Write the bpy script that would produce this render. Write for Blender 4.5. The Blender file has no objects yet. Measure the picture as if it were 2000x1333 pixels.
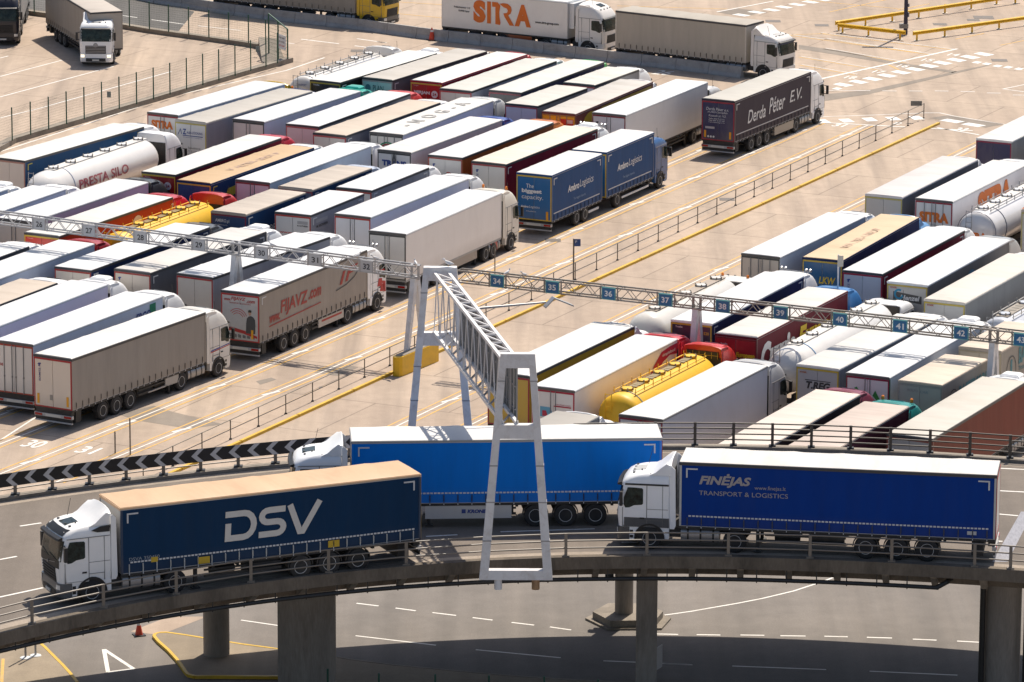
import bpy, bmesh, math, random
from mathutils import Vector, Matrix
random.seed(7)
SC = bpy.context.scene
COL = SC.collection
R = math.radians
PI = math.pi

# ------------------------------------------------------------------ camera, sky, sun, exposure
FPX, PITCH, ROLL, CAMH = 9645.0, 0.232737, -0.004, 66.096      # focal length in pixels of a 2000 px wide picture
cam_d = bpy.data.cameras.new('camera')
cam_d.sensor_width = 36.0
cam_d.lens = FPX / 2000.0 * 36.0
cam_d.clip_start = 1.0
cam_d.clip_end = 4000.0
cam = bpy.data.objects.new('camera', cam_d)
COL.objects.link(cam)
cam.matrix_world = (Matrix.Translation((0, 0, CAMH)) @ Matrix.Rotation(PI / 2 - PITCH, 4, 'X') @ Matrix.Rotation(-ROLL, 4, 'Z'))
SC.camera = cam

SUN_AZ, SUN_EL = R(23.7), R(59.5)          # azimuth from +Y towards +X
w = bpy.data.worlds.new('World')
SC.world = w
w.use_nodes = True
nt = w.node_tree
nt.nodes.clear()
sky = nt.nodes.new('ShaderNodeTexSky')
sky.sky_type = 'NISHITA'
sky.sun_disc = False
sky.sun_elevation = SUN_EL
sky.sun_rotation = SUN_AZ
sky.air_density = 1.0
sky.dust_density = 2.0
sky.ozone_density = 1.0
bgn = nt.nodes.new('ShaderNodeBackground')
bgn.inputs['Strength'].default_value = 0.088
out = nt.nodes.new('ShaderNodeOutputWorld')
nt.links.new(sky.outputs[0], bgn.inputs[0])
nt.links.new(bgn.outputs[0], out.inputs[0])

sun_d = bpy.data.lights.new('sun', 'SUN')
sun_d.energy = 4.25
sun_d.angle = R(0.5)
sun_d.color = (1.0, 0.905, 0.775)
sun = bpy.data.objects.new('sun', sun_d)
COL.objects.link(sun)
sdir = Vector((math.sin(SUN_AZ) * math.cos(SUN_EL), math.cos(SUN_AZ) * math.cos(SUN_EL), math.sin(SUN_EL)))
sun.rotation_euler = sdir.to_track_quat('Z', 'Y').to_euler()
sun.location = (0, 260, 200)

SC.view_settings.view_transform = 'Standard'
SC.view_settings.look = 'None'
SC.view_settings.exposure = 0.42
SC.view_settings.gamma = 1.0
SC.view_settings.use_curve_mapping = False


def G(px, py, z=0.0):
    """Surveying helper: the point of the horizontal plane at height z seen at a pixel of the 2000x1333 photograph."""
    X = px - 1000.0
    Y = 666.5 - py
    c, s = math.cos(ROLL), math.sin(ROLL)
    a = c * X + s * Y
    b = -s * X + c * Y
    d = Vector((a, FPX * math.cos(PITCH) + b * math.sin(PITCH), -FPX * math.sin(PITCH) + b * math.cos(PITCH)))
    t = (z - CAMH) / d.z
    return Vector((0, 0, CAMH)) + d * t


# ------------------------------------------------------------------ materials
_M = {}


def mat(name, col, rough=0.5, metal=0.0, var=0.06, scale=2.0, stretch=(1, 1, 1), bump=0.0, bscale=None, fine=0.0, spec=0.5,
        coat=0.0, emit=None, rnd=0.0, zdirt=None, dirt=None, dirtamt=0.0, dirtscale=0.6):
    key = name
    if key in _M:
        return _M[key]
    m = bpy.data.materials.new(name)
    m.use_nodes = True
    n = m.node_tree.nodes
    l = m.node_tree.links
    b = n['Principled BSDF']
    b.inputs['Roughness'].default_value = rough
    b.inputs['Metallic'].default_value = metal
    b.inputs['Specular IOR Level'].default_value = spec
    b.inputs['Coat Weight'].default_value = coat
    b.inputs['Coat Roughness'].default_value = 0.08
    tc = n.new('ShaderNodeTexCoord')
    oi = n.new('ShaderNodeObjectInfo')
    mp = n.new('ShaderNodeMapping')
    mp.inputs['Scale'].default_value = stretch
    cx = n.new('ShaderNodeCombineXYZ')
    mul = n.new('ShaderNodeMath')
    mul.operation = 'MULTIPLY'
    mul.inputs[1].default_value = 71.3
    l.new(oi.outputs['Random'], mul.inputs[0])
    for i in range(3):
        l.new(mul.outputs[0], cx.inputs[i])
    l.new(cx.outputs[0], mp.inputs['Location'])
    l.new(tc.outputs['Object'], mp.inputs['Vector'])
    no = n.new('ShaderNodeTexNoise')
    no.inputs['Scale'].default_value = scale
    no.inputs['Detail'].default_value = 6
    no.inputs['Roughness'].default_value = 0.62
    l.new(mp.outputs[0], no.inputs['Vector'])
    mr = n.new('ShaderNodeMapRange')
    mr.inputs[1].default_value = 0.3
    mr.inputs[2].default_value = 0.7
    mr.inputs[3].default_value = 1 - var
    mr.inputs[4].default_value = 1 + var
    l.new(no.outputs[0], mr.inputs[0])
    mx = n.new('ShaderNodeVectorMath')
    mx.operation = 'SCALE'
    mx.inputs[0].default_value = col[:3]
    l.new(mr.outputs[0], mx.inputs['Scale'])
    last = mx.outputs[0]
    if fine:
        nf = n.new('ShaderNodeTexNoise')
        nf.inputs['Scale'].default_value = scale * 14
        nf.inputs['Detail'].default_value = 3
        l.new(mp.outputs[0], nf.inputs['Vector'])
        mf = n.new('ShaderNodeMapRange')
        mf.inputs[1].default_value = 0.25
        mf.inputs[2].default_value = 0.75
        mf.inputs[3].default_value = 1 - fine
        mf.inputs[4].default_value = 1 + fine
        l.new(nf.outputs[0], mf.inputs[0])
        m2 = n.new('ShaderNodeVectorMath')
        m2.operation = 'SCALE'
        l.new(last, m2.inputs[0])
        l.new(mf.outputs[0], m2.inputs['Scale'])
        last = m2.outputs[0]
    if rnd:
        mq = n.new('ShaderNodeMapRange')
        mq.inputs[3].default_value = 1 - rnd
        mq.inputs[4].default_value = 1.0
        l.new(oi.outputs['Random'], mq.inputs[0])
        m4 = n.new('ShaderNodeVectorMath')
        m4.operation = 'SCALE'
        l.new(last, m4.inputs[0])
        l.new(mq.outputs[0], m4.inputs['Scale'])
        last = m4.outputs[0]
    if zdirt:
        sx = n.new('ShaderNodeSeparateXYZ')
        l.new(tc.outputs['Object'], sx.inputs[0])
        mz = n.new('ShaderNodeMapRange')
        mz.inputs[1].default_value = 1.0
        mz.inputs[2].default_value = 1.9
        mz.inputs[3].default_value = zdirt
        mz.inputs[4].default_value = 0.0
        l.new(sx.outputs[2], mz.inputs[0])
        mw = n.new('ShaderNodeMath')
        mw.operation = 'MULTIPLY'
        l.new(mz.outputs[0], mw.inputs[0])
        l.new(no.outputs[0], mw.inputs[1])
        mm = n.new('ShaderNodeMix')
        mm.data_type = 'RGBA'
        l.new(mw.outputs[0], mm.inputs[0])
        l.new(last, mm.inputs[6])
        mm.inputs[7].default_value = (0.17, 0.14, 0.115, 1)
        last = mm.outputs[2]
    if dirt:
        nd = n.new('ShaderNodeTexNoise')
        nd.inputs['Scale'].default_value = dirtscale
        nd.inputs['Detail'].default_value = 8
        nd.inputs['Roughness'].default_value = 0.7
        nd.inputs['Distortion'].default_value = 0.6
        l.new(mp.outputs[0], nd.inputs['Vector'])
        md = n.new('ShaderNodeMapRange')
        md.inputs[1].default_value = 0.48
        md.inputs[2].default_value = 0.72
        md.inputs[3].default_value = 0.0
        md.inputs[4].default_value = dirtamt
        l.new(nd.outputs[0], md.inputs[0])
        mm = n.new('ShaderNodeMix')
        mm.data_type = 'RGBA'
        l.new(md.outputs[0], mm.inputs[0])
        l.new(last, mm.inputs[6])
        mm.inputs[7].default_value = (*dirt, 1)
        last = mm.outputs[2]
    l.new(last, b.inputs['Base Color'])
    if bump:
        nb = n.new('ShaderNodeTexNoise')
        nb.inputs['Scale'].default_value = bscale or scale * 3
        nb.inputs['Detail'].default_value = 4
        l.new(mp.outputs[0], nb.inputs['Vector'])
        bp = n.new('ShaderNodeBump')
        bp.inputs['Strength'].default_value = bump
        bp.inputs['Distance'].default_value = 0.04
        l.new(nb.outputs[0], bp.inputs['Height'])
        l.new(bp.outputs[0], b.inputs['Normal'])
    if emit:
        b.inputs['Emission Color'].default_value = (*emit[:3], 1)
        b.inputs['Emission Strength'].default_value = emit[3]
    _M[key] = m
    return m


def ckey(c):
    return '%03d_%03d_%03d' % tuple(int(round(v * 999)) for v in c[:3])


def curtain(c):
    return mat('curtain_' + ckey(c), c, rough=0.55, var=0.07, scale=0.9, stretch=(1, 1.5, 0.25), bump=0.5, bscale=1.3, zdirt=0.28,
               dirt=tuple(0.75 * v + 0.014 for v in c), dirtamt=0.4, dirtscale=0.8, spec=0.12)


def panel(c):
    return mat('panel_' + ckey(c), c, rough=0.32, var=0.03, scale=0.7, stretch=(1, 1, 0.4), zdirt=0.5, dirt=(0.42, 0.36, 0.3), dirtamt=0.14, dirtscale=0.7)


def roofm(c):
    c = tuple(v * .79 for v in c)
    return mat('roof_' + ckey(c), c, rough=0.6, var=0.05, scale=0.8, stretch=(0.35, 1.3, 1), bump=0.4, bscale=1.3, rnd=0.13,
               dirt=tuple(0.78 * v for v in (c[0], c[1] * .97, c[2] * .92)), dirtamt=0.75, dirtscale=0.6)


def roofrib(c):
    return mat('ribbed_roof_' + ckey(c), c, rough=0.6, var=0.09, scale=0.9, stretch=(0.25, 2.4, 1), bump=0.5, bscale=1.4,
               dirt=tuple(0.7 * v for v in c), dirtamt=0.5, dirtscale=0.5)


def gloss(c):
    return mat('paint_' + ckey(c), c, rough=0.3, var=0.03, scale=1.5, coat=0.25)


def flat(c):
    return mat('print_' + ckey(c), c, rough=0.5, var=0.05, scale=4)


def plain(c, rough=0.6):
    return mat('matt_' + ckey(c), c, rough=rough, var=0.08, scale=3)


BLACK = mat('black_plastic', (0.016, 0.016, 0.018), rough=0.5, var=0.2, scale=4)
DARK = mat('dark_chassis', (0.028, 0.027, 0.027), rough=0.65, var=0.3, scale=4, dirt=(0.12, 0.1, 0.08), dirtamt=0.4)
RUBBER = mat('tyre_rubber', (0.022, 0.022, 0.023), rough=0.8, var=0.2, scale=5, dirt=(0.10, 0.085, 0.07), dirtamt=0.35)
RIM = mat('steel_rim', (0.52, 0.52, 0.52), rough=0.45, metal=0.15, var=0.12, scale=6)
ALU = mat('aluminium', (0.34, 0.34, 0.35), rough=0.4, metal=0.6, var=0.06, scale=3)
GLASS = mat('dark_window_glass', (0.014, 0.024, 0.022), rough=0.12, var=0.9, scale=3.5, spec=0.3, dirt=(0.07, 0.085, 0.06), dirtamt=0.6, dirtscale=2.2)
RAILD = mat('dark_roof_rail', (0.05, 0.05, 0.055), rough=0.45, var=0.1)
RAILG = mat('grey_roof_rail', (0.32, 0.32, 0.32), rough=0.4, var=0.1)
REDL = mat('red_lamp', (0.35, 0.012, 0.01), rough=0.2)
ORL = mat('orange_lamp', (0.7, 0.2, 0.02), rough=0.25)
CLEAR = mat('lamp_glass', (0.7, 0.7, 0.68), rough=0.1, metal=0.2)
LIT = mat('lit_lamp', (0.9, 0.85, 0.7), rough=0.1, emit=(1, 0.88, 0.62, 1.0))
PLATE = mat('number_plate', (0.62, 0.6, 0.55), rough=0.4)
TAPE = mat('reflective_tape', (0.62, 0.62, 0.62), rough=0.35)
STEELW = mat('white_painted_steel', (0.72, 0.71, 0.71), rough=0.4, var=0.07, scale=1.5, dirt=(0.26, 0.17, 0.1), dirtamt=0.35, dirtscale=1.6)
STEELG = mat('galvanised_steel', (0.33, 0.33, 0.34), rough=0.45, metal=0.3, var=0.12, scale=3, dirt=(0.18, 0.12, 0.08), dirtamt=0.3, dirtscale=2)
STEELO = mat('old_weathered_steel', (0.27, 0.24, 0.21), rough=0.5, var=0.15, scale=2, dirt=(0.13, 0.085, 0.05), dirtamt=0.5, dirtscale=1.3)
RAILBR = mat('brown_grey_rail_paint', (0.21, 0.175, 0.14), rough=0.45, var=0.1, scale=2)
WHITEP = mat('white_road_paint', (0.72, 0.70, 0.66), rough=0.6, var=0.05, scale=4, dirt=(0.42, 0.36, 0.29), dirtamt=0.55, dirtscale=1.8)
YELP = mat('yellow_road_paint', (0.62, 0.36, 0.07), rough=0.6, var=0.08, scale=4, dirt=(0.42, 0.33, 0.22), dirtamt=0.6, dirtscale=1.5)
YELK = mat('yellow_kerb_paint', (0.62, 0.38, 0.02), rough=0.55, var=0.08, scale=2, dirt=(0.3, 0.2, 0.05), dirtamt=0.45, dirtscale=1.2)
YELB = mat('yellow_barrier_paint', (0.80, 0.47, 0.01), rough=0.4, var=0.06, scale=1.5, dirt=(0.38, 0.22, 0.03), dirtamt=0.4)
GREENP = mat('dark_green_paint', (0.012, 0.075, 0.045), rough=0.4, var=0.1)
CONC = mat('weathered_concrete', (0.25, 0.215, 0.175), rough=0.85, var=0.12, scale=1.1, fine=0.15, bump=0.3, dirt=(0.09, 0.075, 0.055), dirtamt=0.6, dirtscale=0.7)
PIERC = mat('pier_concrete', (0.30, 0.255, 0.215), rough=0.9, var=0.14, scale=0.8, stretch=(1.5, 1.5, 0.25), fine=0.12, bump=0.3, dirt=(0.11, 0.085, 0.062), dirtamt=0.6, dirtscale=0.7)
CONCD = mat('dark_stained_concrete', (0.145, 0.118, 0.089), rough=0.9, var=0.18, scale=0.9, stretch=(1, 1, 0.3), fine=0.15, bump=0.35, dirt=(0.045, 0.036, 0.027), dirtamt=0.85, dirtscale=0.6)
CONCG = mat('grey_barrier_concrete', (0.34, 0.33, 0.32), rough=0.8, var=0.1, scale=1.6, fine=0.1, dirt=(0.17, 0.15, 0.13), dirtamt=0.5, dirtscale=1.0)
BLUESIGN = mat('blue_sign_face', (0.012, 0.12, 0.27), rough=0.4, var=0.06)
SIGNG = mat('grey_sign_face', (0.50, 0.50, 0.51), rough=0.4, var=0.04)
TEALED = mat('teal_sign_edge', (0.10, 0.33, 0.34), rough=0.4)
SIGNB = mat('grey_green_sign_back', (0.17, 0.20, 0.20), rough=0.5, var=0.15, scale=1.2, dirt=(0.1, 0.09, 0.07), dirtamt=0.4)


def ground_mat(name, c, c2, patch, amt, bump=0.25, joint=False, grain=0.09, tracks=None):
    m = bpy.data.materials.new(name)
    m.use_nodes = True
    n, l = m.node_tree.nodes, m.node_tree.links
    b = n['Principled BSDF']
    b.inputs['Roughness'].default_value = 0.85
    b.inputs['Specular IOR Level'].default_value = 0.3
    tc = n.new('ShaderNodeTexCoord')

    def noise(scale, det, rough=0.6, dist=0.0, vec=None):
        q = n.new('ShaderNodeTexNoise')
        q.inputs['Scale'].default_value = scale
        q.inputs['Detail'].default_value = det
        q.inputs['Roughness'].default_value = rough
        q.inputs['Distortion'].default_value = dist
        l.new(vec or tc.outputs['Object'], q.inputs['Vector'])
        return q.outputs[0]

    def rng(src, a, bb, c0, c1):
        q = n.new('ShaderNodeMapRange')
        for i, v in enumerate((a, bb, c0, c1)):
            q.inputs[i + 1].default_value = v
        l.new(src, q.inputs[0])
        return q.outputs[0]

    def mix(f, a, bb):
        q = n.new('ShaderNodeMix')
        q.data_type = 'RGBA'
        if isinstance(f, float):
            q.inputs[0].default_value = f
        else:
            l.new(f, q.inputs[0])
        for i, v in ((6, a), (7, bb)):
            if isinstance(v, tuple):
                q.inputs[i].default_value = (*v, 1)
            else:
                l.new(v, q.inputs[i])
        return q.outputs[2]

    def scale(src, f):
        q = n.new('ShaderNodeVectorMath')
        q.operation = 'SCALE'
        l.new(src, q.inputs[0])
        l.new(f, q.inputs['Scale'])
        return q.outputs[0]

    base = mix(rng(noise(0.06, 4, 0.6, 0.3), 0.38, 0.62, 0, 1), c, c2)
    base = scale(base, rng(noise(0.9, 7, 0.7), 0.3, 0.7, 0.9, 1.1))
    # drive lanes polished and oiled along the lane heading
    mp = n.new('ShaderNodeMapping')
    mp.inputs['Rotation'].default_value = (0, 0, tracks if tracks is not None else 0.45)
    mp.inputs['Scale'].default_value = (1.1, 0.05, 1)
    l.new(tc.outputs['Object'], mp.inputs['Vector'])
    base = mix(rng(noise(0.55, 5, 0.6, 0.0, mp.outputs[0]), 0.5, 0.75, 0, amt), base, patch)
    base = mix(rng(noise(0.33, 8, 0.75, 1.0), 0.56, 0.75, 0, amt * 0.9), base, patch)
    mp2 = n.new('ShaderNodeMapping')
    mp2.inputs['Rotation'].default_value = (0, 0, tracks if tracks is not None else 0.45)
    mp2.inputs['Scale'].default_value = (0.55, 0.02, 1)
    l.new(tc.outputs['Object'], mp2.inputs['Vector'])
    base = scale(base, rng(noise(1.3, 3, 0.5, 0.0, mp2.outputs[0]), 0.35, 0.65, 0.90, 1.08))
    base = scale(base, rng(noise(14.0, 2, 0.5), 0.25, 0.75, 1 - grain, 1 + grain))
    if joint:
        br = n.new('ShaderNodeTexBrick')
        br.inputs['Scale'].default_value = 1.0
        br.inputs['Mortar Size'].default_value = 0.05
        br.inputs['Mortar Smooth'].default_value = 0.1
        br.inputs['Brick Width'].default_value = 9.0
        br.inputs['Row Height'].default_value = 7.1
        br.inputs['Color1'].default_value = (1, 1, 1, 1)
        br.inputs['Color2'].default_value = (0.93, 0.93, 0.93, 1)
        br.inputs['Mortar'].default_value = (0.55, 0.55, 0.55, 1)
        mq = n.new('ShaderNodeMapping')
        mq.inputs['Rotation'].default_value = (0, 0, 0.45)
        l.new(tc.outputs['Object'], mq.inputs['Vector'])
        l.new(mq.outputs[0], br.inputs['Vector'])
        q = n.new('ShaderNodeMix')
        q.data_type = 'RGBA'
        q.blend_type = 'MULTIPLY'
        q.inputs[0].default_value = 0.8
        l.new(base, q.inputs[6])
        l.new(br.outputs[0], q.inputs[7])
        base = q.outputs[2]
    l.new(base, b.inputs['Base Color'])
    bp = n.new('ShaderNodeBump')
    bp.inputs['Strength'].default_value = bump
    bp.inputs['Distance'].default_value = 0.02
    l.new(noise(20, 3), bp.inputs['Height'])
    l.new(bp.outputs[0], b.inputs['Normal'])
    return m


YARD = ground_mat('yard_concrete', (0.435, 0.346, 0.27), (0.385, 0.303, 0.238), (0.27, 0.218, 0.178), 0.75, joint=True)
ASPH = ground_mat('worn_asphalt', (0.163, 0.148, 0.135), (0.195, 0.175, 0.158), (0.215, 0.188, 0.163), 0.5, grain=0.12, tracks=1.5)
ASPHD = ground_mat('flyover_asphalt', (0.158, 0.134, 0.113), (0.178, 0.15, 0.126), (0.125, 0.108, 0.094), 0.45, grain=0.14, tracks=1.45)
ASPHB = ground_mat('dark_asphalt', (0.11, 0.105, 0.10), (0.13, 0.125, 0.12), (0.08, 0.078, 0.075), 0.4, tracks=1.3)
PAVE = ground_mat('footway_concrete', (0.43, 0.335, 0.258), (0.40, 0.31, 0.24), (0.30, 0.24, 0.19), 0.4)
ISLE = ground_mat('island_paving', (0.30, 0.245, 0.18), (0.275, 0.225, 0.165), (0.2, 0.165, 0.125), 0.5)
PATCH = ground_mat('repair_patch', (0.25, 0.212, 0.175), (0.225, 0.195, 0.165), (0.19, 0.16, 0.135), 0.5)


# ------------------------------------------------------------------ mesh helpers
class MB:
    def __init__(self):
        self.v, self.f, self.mi = [], [], []

    def add(self, vs, fs, m=0):
        o = len(self.v)
        self.v += [tuple(p) for p in vs]
        self.f += [tuple(o + i for i in f) for f in fs]
        self.mi += [m] * len(fs)
        return self

    def box(self, x0, x1, y0, y1, z0, z1, m=0):
        vs = [(x0, y0, z0), (x1, y0, z0), (x1, y1, z0), (x0, y1, z0), (x0, y0, z1), (x1, y0, z1), (x1, y1, z1), (x0, y1, z1)]
        return self.add(vs, [(3, 2, 1, 0), (4, 5, 6, 7), (0, 1, 5, 4), (1, 2, 6, 5), (2, 3, 7, 6), (3, 0, 4, 7)], m)

    def prism_x(self, poly, x0, x1, m=0):       # poly in (y,z), extruded along x
        n = len(poly)
        a = sum(poly[i][0] * poly[(i + 1) % n][1] - poly[(i + 1) % n][0] * poly[i][1] for i in range(n))
        if a < 0:
            poly = poly[::-1]
        vs = [(x0, y, z) for y, z in poly] + [(x1, y, z) for y, z in poly]
        fs = [tuple(range(n))[::-1], tuple(range(n, 2 * n))] + [(i, (i + 1) % n, n + (i + 1) % n, n + i) for i in range(n)]
        return self.add(vs, fs, m)

    def prism_z(self, poly, z0, z1, m=0):
        n = len(poly)
        a = sum(poly[i][0] * poly[(i + 1) % n][1] - poly[(i + 1) % n][0] * poly[i][1] for i in range(n))
        if a < 0:
            poly = poly[::-1]
        vs = [(p[0], p[1], z0) for p in poly] + [(p[0], p[1], z1) for p in poly]
        fs = [tuple(range(n))[::-1], tuple(range(n, 2 * n))] + [(i, (i + 1) % n, n + (i + 1) % n, n + i) for i in range(n)]
        return self.add(vs, fs, m)

    def sheet(self, poly, z, m=0):
        n = len(poly)
        a = sum(poly[i][0] * poly[(i + 1) % n][1] - poly[(i + 1) % n][0] * poly[i][1] for i in range(n))
        if a < 0:
            poly = poly[::-1]
        return self.add([(p[0], p[1], z) for p in poly], [tuple(range(n))], m)

    def lathe(self, prof, axis='x', c=(0, 0, 0), n=20, m=0, caps=True):   # prof: (offset along axis, radius)
        vs, fs = [], []
        for o, r in prof:
            for k in range(n):
                a = 2 * PI * k / n
                p, q = r * math.cos(a), r * math.sin(a)
                if axis == 'x':
                    vs.append((c[0] + o, c[1] + p, c[2] + q))
                elif axis == 'y':
                    vs.append((c[0] + q, c[1] + o, c[2] + p))
                else:
                    vs.append((c[0] + p, c[1] + q, c[2] + o))
        for i in range(len(prof) - 1):
            for k in range(n):
                k2 = (k + 1) % n
                fs.append((i * n + k, i * n + k2, (i + 1) * n + k2, (i + 1) * n + k))
        if caps:
            fs.append(tuple(range(n))[::-1])
            fs.append(tuple(range((len(prof) - 1) * n, len(prof) * n)))
        return self.add(vs, fs, m)

    def tube(self, p0, p1, r, n=6, m=0, r1=None):
        p0, p1 = Vector(p0), Vector(p1)
        d = (p1 - p0).normalized()
        u = d.orthogonal().normalized()
        v = d.cross(u)
        r1 = r if r1 is None else r1
        vs = [p0 + (u * math.cos(2 * PI * k / n) + v * math.sin(2 * PI * k / n)) * r for k in range(n)]
        vs += [p1 + (u * math.cos(2 * PI * k / n) + v * math.sin(2 * PI * k / n)) * r1 for k in range(n)]
        fs = [(k, (k + 1) % n, n + (k + 1) % n, n + k) for k in range(n)] + [tuple(range(n))[::-1], tuple(range(n, 2 * n))]
        return self.add(vs, fs, m)

    def loft(self, rings, m=0, cap0=True, cap1=True, closed=True):
        n = len(rings[0])
        vs = [p for r in rings for p in r]
        fs = []
        for i in range(len(rings) - 1):
            for k in range(n if closed else n - 1):
                k2 = (k + 1) % n
                fs.append((i * n + k, i * n + k2, (i + 1) * n + k2, (i + 1) * n + k))
        if cap0:
            fs.append(tuple(range(n))[::-1])
        if cap1:
            fs.append(tuple(range((len(rings) - 1) * n, len(rings) * n)))
        return self.add(vs, fs, m)

    def mesh(self, name, mats, smooth=True, angle=35):
        me = bpy.data.meshes.new(name)
        me.from_pydata(self.v, [], self.f)
        for q in (mats if isinstance(mats, (list, tuple)) else [mats]):
            me.materials.append(q)
        me.polygons.foreach_set('material_index', self.mi)
        if smooth:
            me.polygons.foreach_set('use_smooth', [True] * len(me.polygons))
            me.set_sharp_from_angle(angle=R(angle))
        me.update()
        return me

    def build(self, name, mats, parent=None, **k):
        return link(name, self.mesh(name, mats, **k), parent)


def link(name, data, parent=None, m=None):
    o = bpy.data.objects.new(name, data)
    COL.objects.link(o)
    if parent is not None:
        o.parent = parent
    if m is not None:
        o.matrix_local = m
    return o


def thing(name, label, cat, loc=(0, 0, 0), rz=0.0, group=None):
    o = bpy.data.objects.new(name, None)
    o.empty_display_size = 0.3
    COL.objects.link(o)
    o.location = loc
    o.rotation_euler = (0, 0, rz)
    tag(o, label, cat, group)
    return o


def tag(o, label, cat, group=None):
    o['label'] = label
    o['category'] = cat
    if group:
        o['group'] = group
    return o


def struct(o):
    o['kind'] = 'structure'
    return o


_UB = {}


def bar(name, p0, p1, wx, wy, m, parent=None, round_=False):
    """A straight bar as an object of its own; alike bars share one unit mesh."""
    k = (m.name, round_)
    if k not in _UB:
        b = MB()
        if round_:
            b.tube((0, 0, 0), (0, 0, 1), 0.5, n=8)
        else:
            b.box(-.5, .5, -.5, .5, 0, 1)
        _UB[k] = b.mesh(name, m)
    p0, p1 = Vector(p0), Vector(p1)
    d = p1 - p0
    q = d.to_track_quat('Z', 'Y') if abs(d.normalized().z) < 0.999 else Vector((0, 0, 1)).rotation_difference(d)
    return link(name, _UB[k], parent, Matrix.LocRotScale(p0, q, Vector((wx, wy, d.length))))


_T = {}


def text_mesh(s, bold=0.0, shear=0.0, space=1.0):
    k = (s, bold, shear, space)
    if k in _T:
        return _T[k]
    cu = bpy.data.curves.new('lettering', 'FONT')
    cu.body = s
    cu.size = 1.0
    cu.offset = bold
    cu.shear = shear
    cu.space_character = space
    cu.resolution_u = 3
    o = bpy.data.objects.new('lettering', cu)
    me = bpy.data.meshes.new_from_object(o)
    bpy.data.objects.remove(o)
    xs = [v.co.x for v in me.vertices]
    ys = [v.co.y for v in me.vertices]
    x0, x1, y0, y1 = min(xs), max(xs), min(ys), max(ys)
    for v in me.vertices:
        v.co.x = (v.co.x - x0)
        v.co.y = (v.co.y - y0)
    me.name = 'lettering'
    _T[k] = (me, x1 - x0, y1 - y0)
    return _T[k]


def text(parent, s, org, xd, yd, m, h=None, wd=None, bold=0.0, shear=0.0, space=1.0, name='lettering'):
    """Lettering whose lower left corner is org, written along xd with its tops towards yd."""
    me, tw, th = text_mesh(s, bold, shear, space)
    me = me.copy()
    me.materials.clear()
    me.materials.append(m)
    if h is None:
        h = th * wd / tw
    if wd is None:
        wd = tw * h / th
    xd, yd = Vector(xd).normalized(), Vector(yd).normalized()
    zd = xd.cross(yd)
    M = Matrix((xd * (wd / tw), yd * (h / th), zd)).transposed().to_4x4()
    M.translation = Vector(org)
    return link(name, me, parent, M)


def stroke(pts, wdt, closed=False):
    """A flat ribbon outline round a centre line (x,y): used for drawn letters and emblems."""
    n = len(pts)
    L_, R_ = [], []
    for i, p in enumerate(pts):
        a = Vector(pts[i - 1]) if i > 0 else None
        c = Vector(pts[i + 1]) if i < n - 1 else None
        p = Vector(p)
        d1 = (p - a).normalized() if a is not None else None
        d2 = (c - p).normalized() if c is not None else None
        if d1 is None:
            t, k = d2, 1.0
        elif d2 is None:
            t, k = d1, 1.0
        else:
            t = (d1 + d2).normalized()
            k = 1.0 / max(0.5, t.dot(d2))
        nn = Vector((-t.y, t.x)) * wdt * 0.5 * k
        L_.append(p + nn)
        R_.append(p - nn)
    vs = [(q.x, q.y, 0) for q in L_] + [(q.x, q.y, 0) for q in R_]
    fs = [(i, n + i, n + i + 1, i + 1) for i in range(n - 1)]
    return vs, fs


def onplane(org, xd, yd):
    xd, yd = Vector(xd), Vector(yd)
    return lambda p: Vector(org) + xd * p[0] + yd * p[1]


# ------------------------------------------------------------------ the ground, roads and paint
Z0 = 0.0
HD = 0.45                                   # heading of the lorry lanes, from +Y towards +X
DIR = Vector((math.sin(HD), math.cos(HD), 0))
RGT = Vector((math.cos(HD), -math.sin(HD), 0))


def lat(l, a, z=0.0):
    p = RGT * l + DIR * a
    return Vector((p.x, p.y, z))


g = MB()
g.sheet([(-1500, -400), (1500, -400), (1500, 2500), (-1500, 2500)], 0.0)
yard = struct(g.build('yard_ground', YARD, smooth=False))

lr = MB()
lr.sheet([(-120, 150), (120, 150), (120, 238), (60, 240), (8, 240), (-4, 239), (-9, 234), (-16, 225), (-22, 221), (-40, 212), (-120, 190)], 0.004)
lower = struct(lr.build('lower_road', ASPH, smooth=False))
Z1, Z2, Z3 = 0.008, 0.012, 0.016


def line(parent, name, pts, wdt, m, z):
    vs, fs = stroke([(p[0], p[1]) for p in pts], wdt)
    b = MB()
    b.add([(v[0], v[1], z) for v in vs], [f for f in fs])
    o = b.build(name, m, parent, smooth=False)
    # face up
    me = o.data
    if me.polygons and me.polygons[0].normal.z < 0:
        me.flip_normals()
    return o


def pxline(parent, name, pxs, wdt, m, z, zg=0.0):
    return line(parent, name, [G(x, y, zg) for x, y in pxs], wdt, m, z)


def quad(parent, name, pxs, m, z, zg=0.0):
    b = MB()
    b.sheet([tuple(G(x, y, zg))[:2] for x, y in pxs], z)
    return b.build(name, m, parent, smooth=False)


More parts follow.
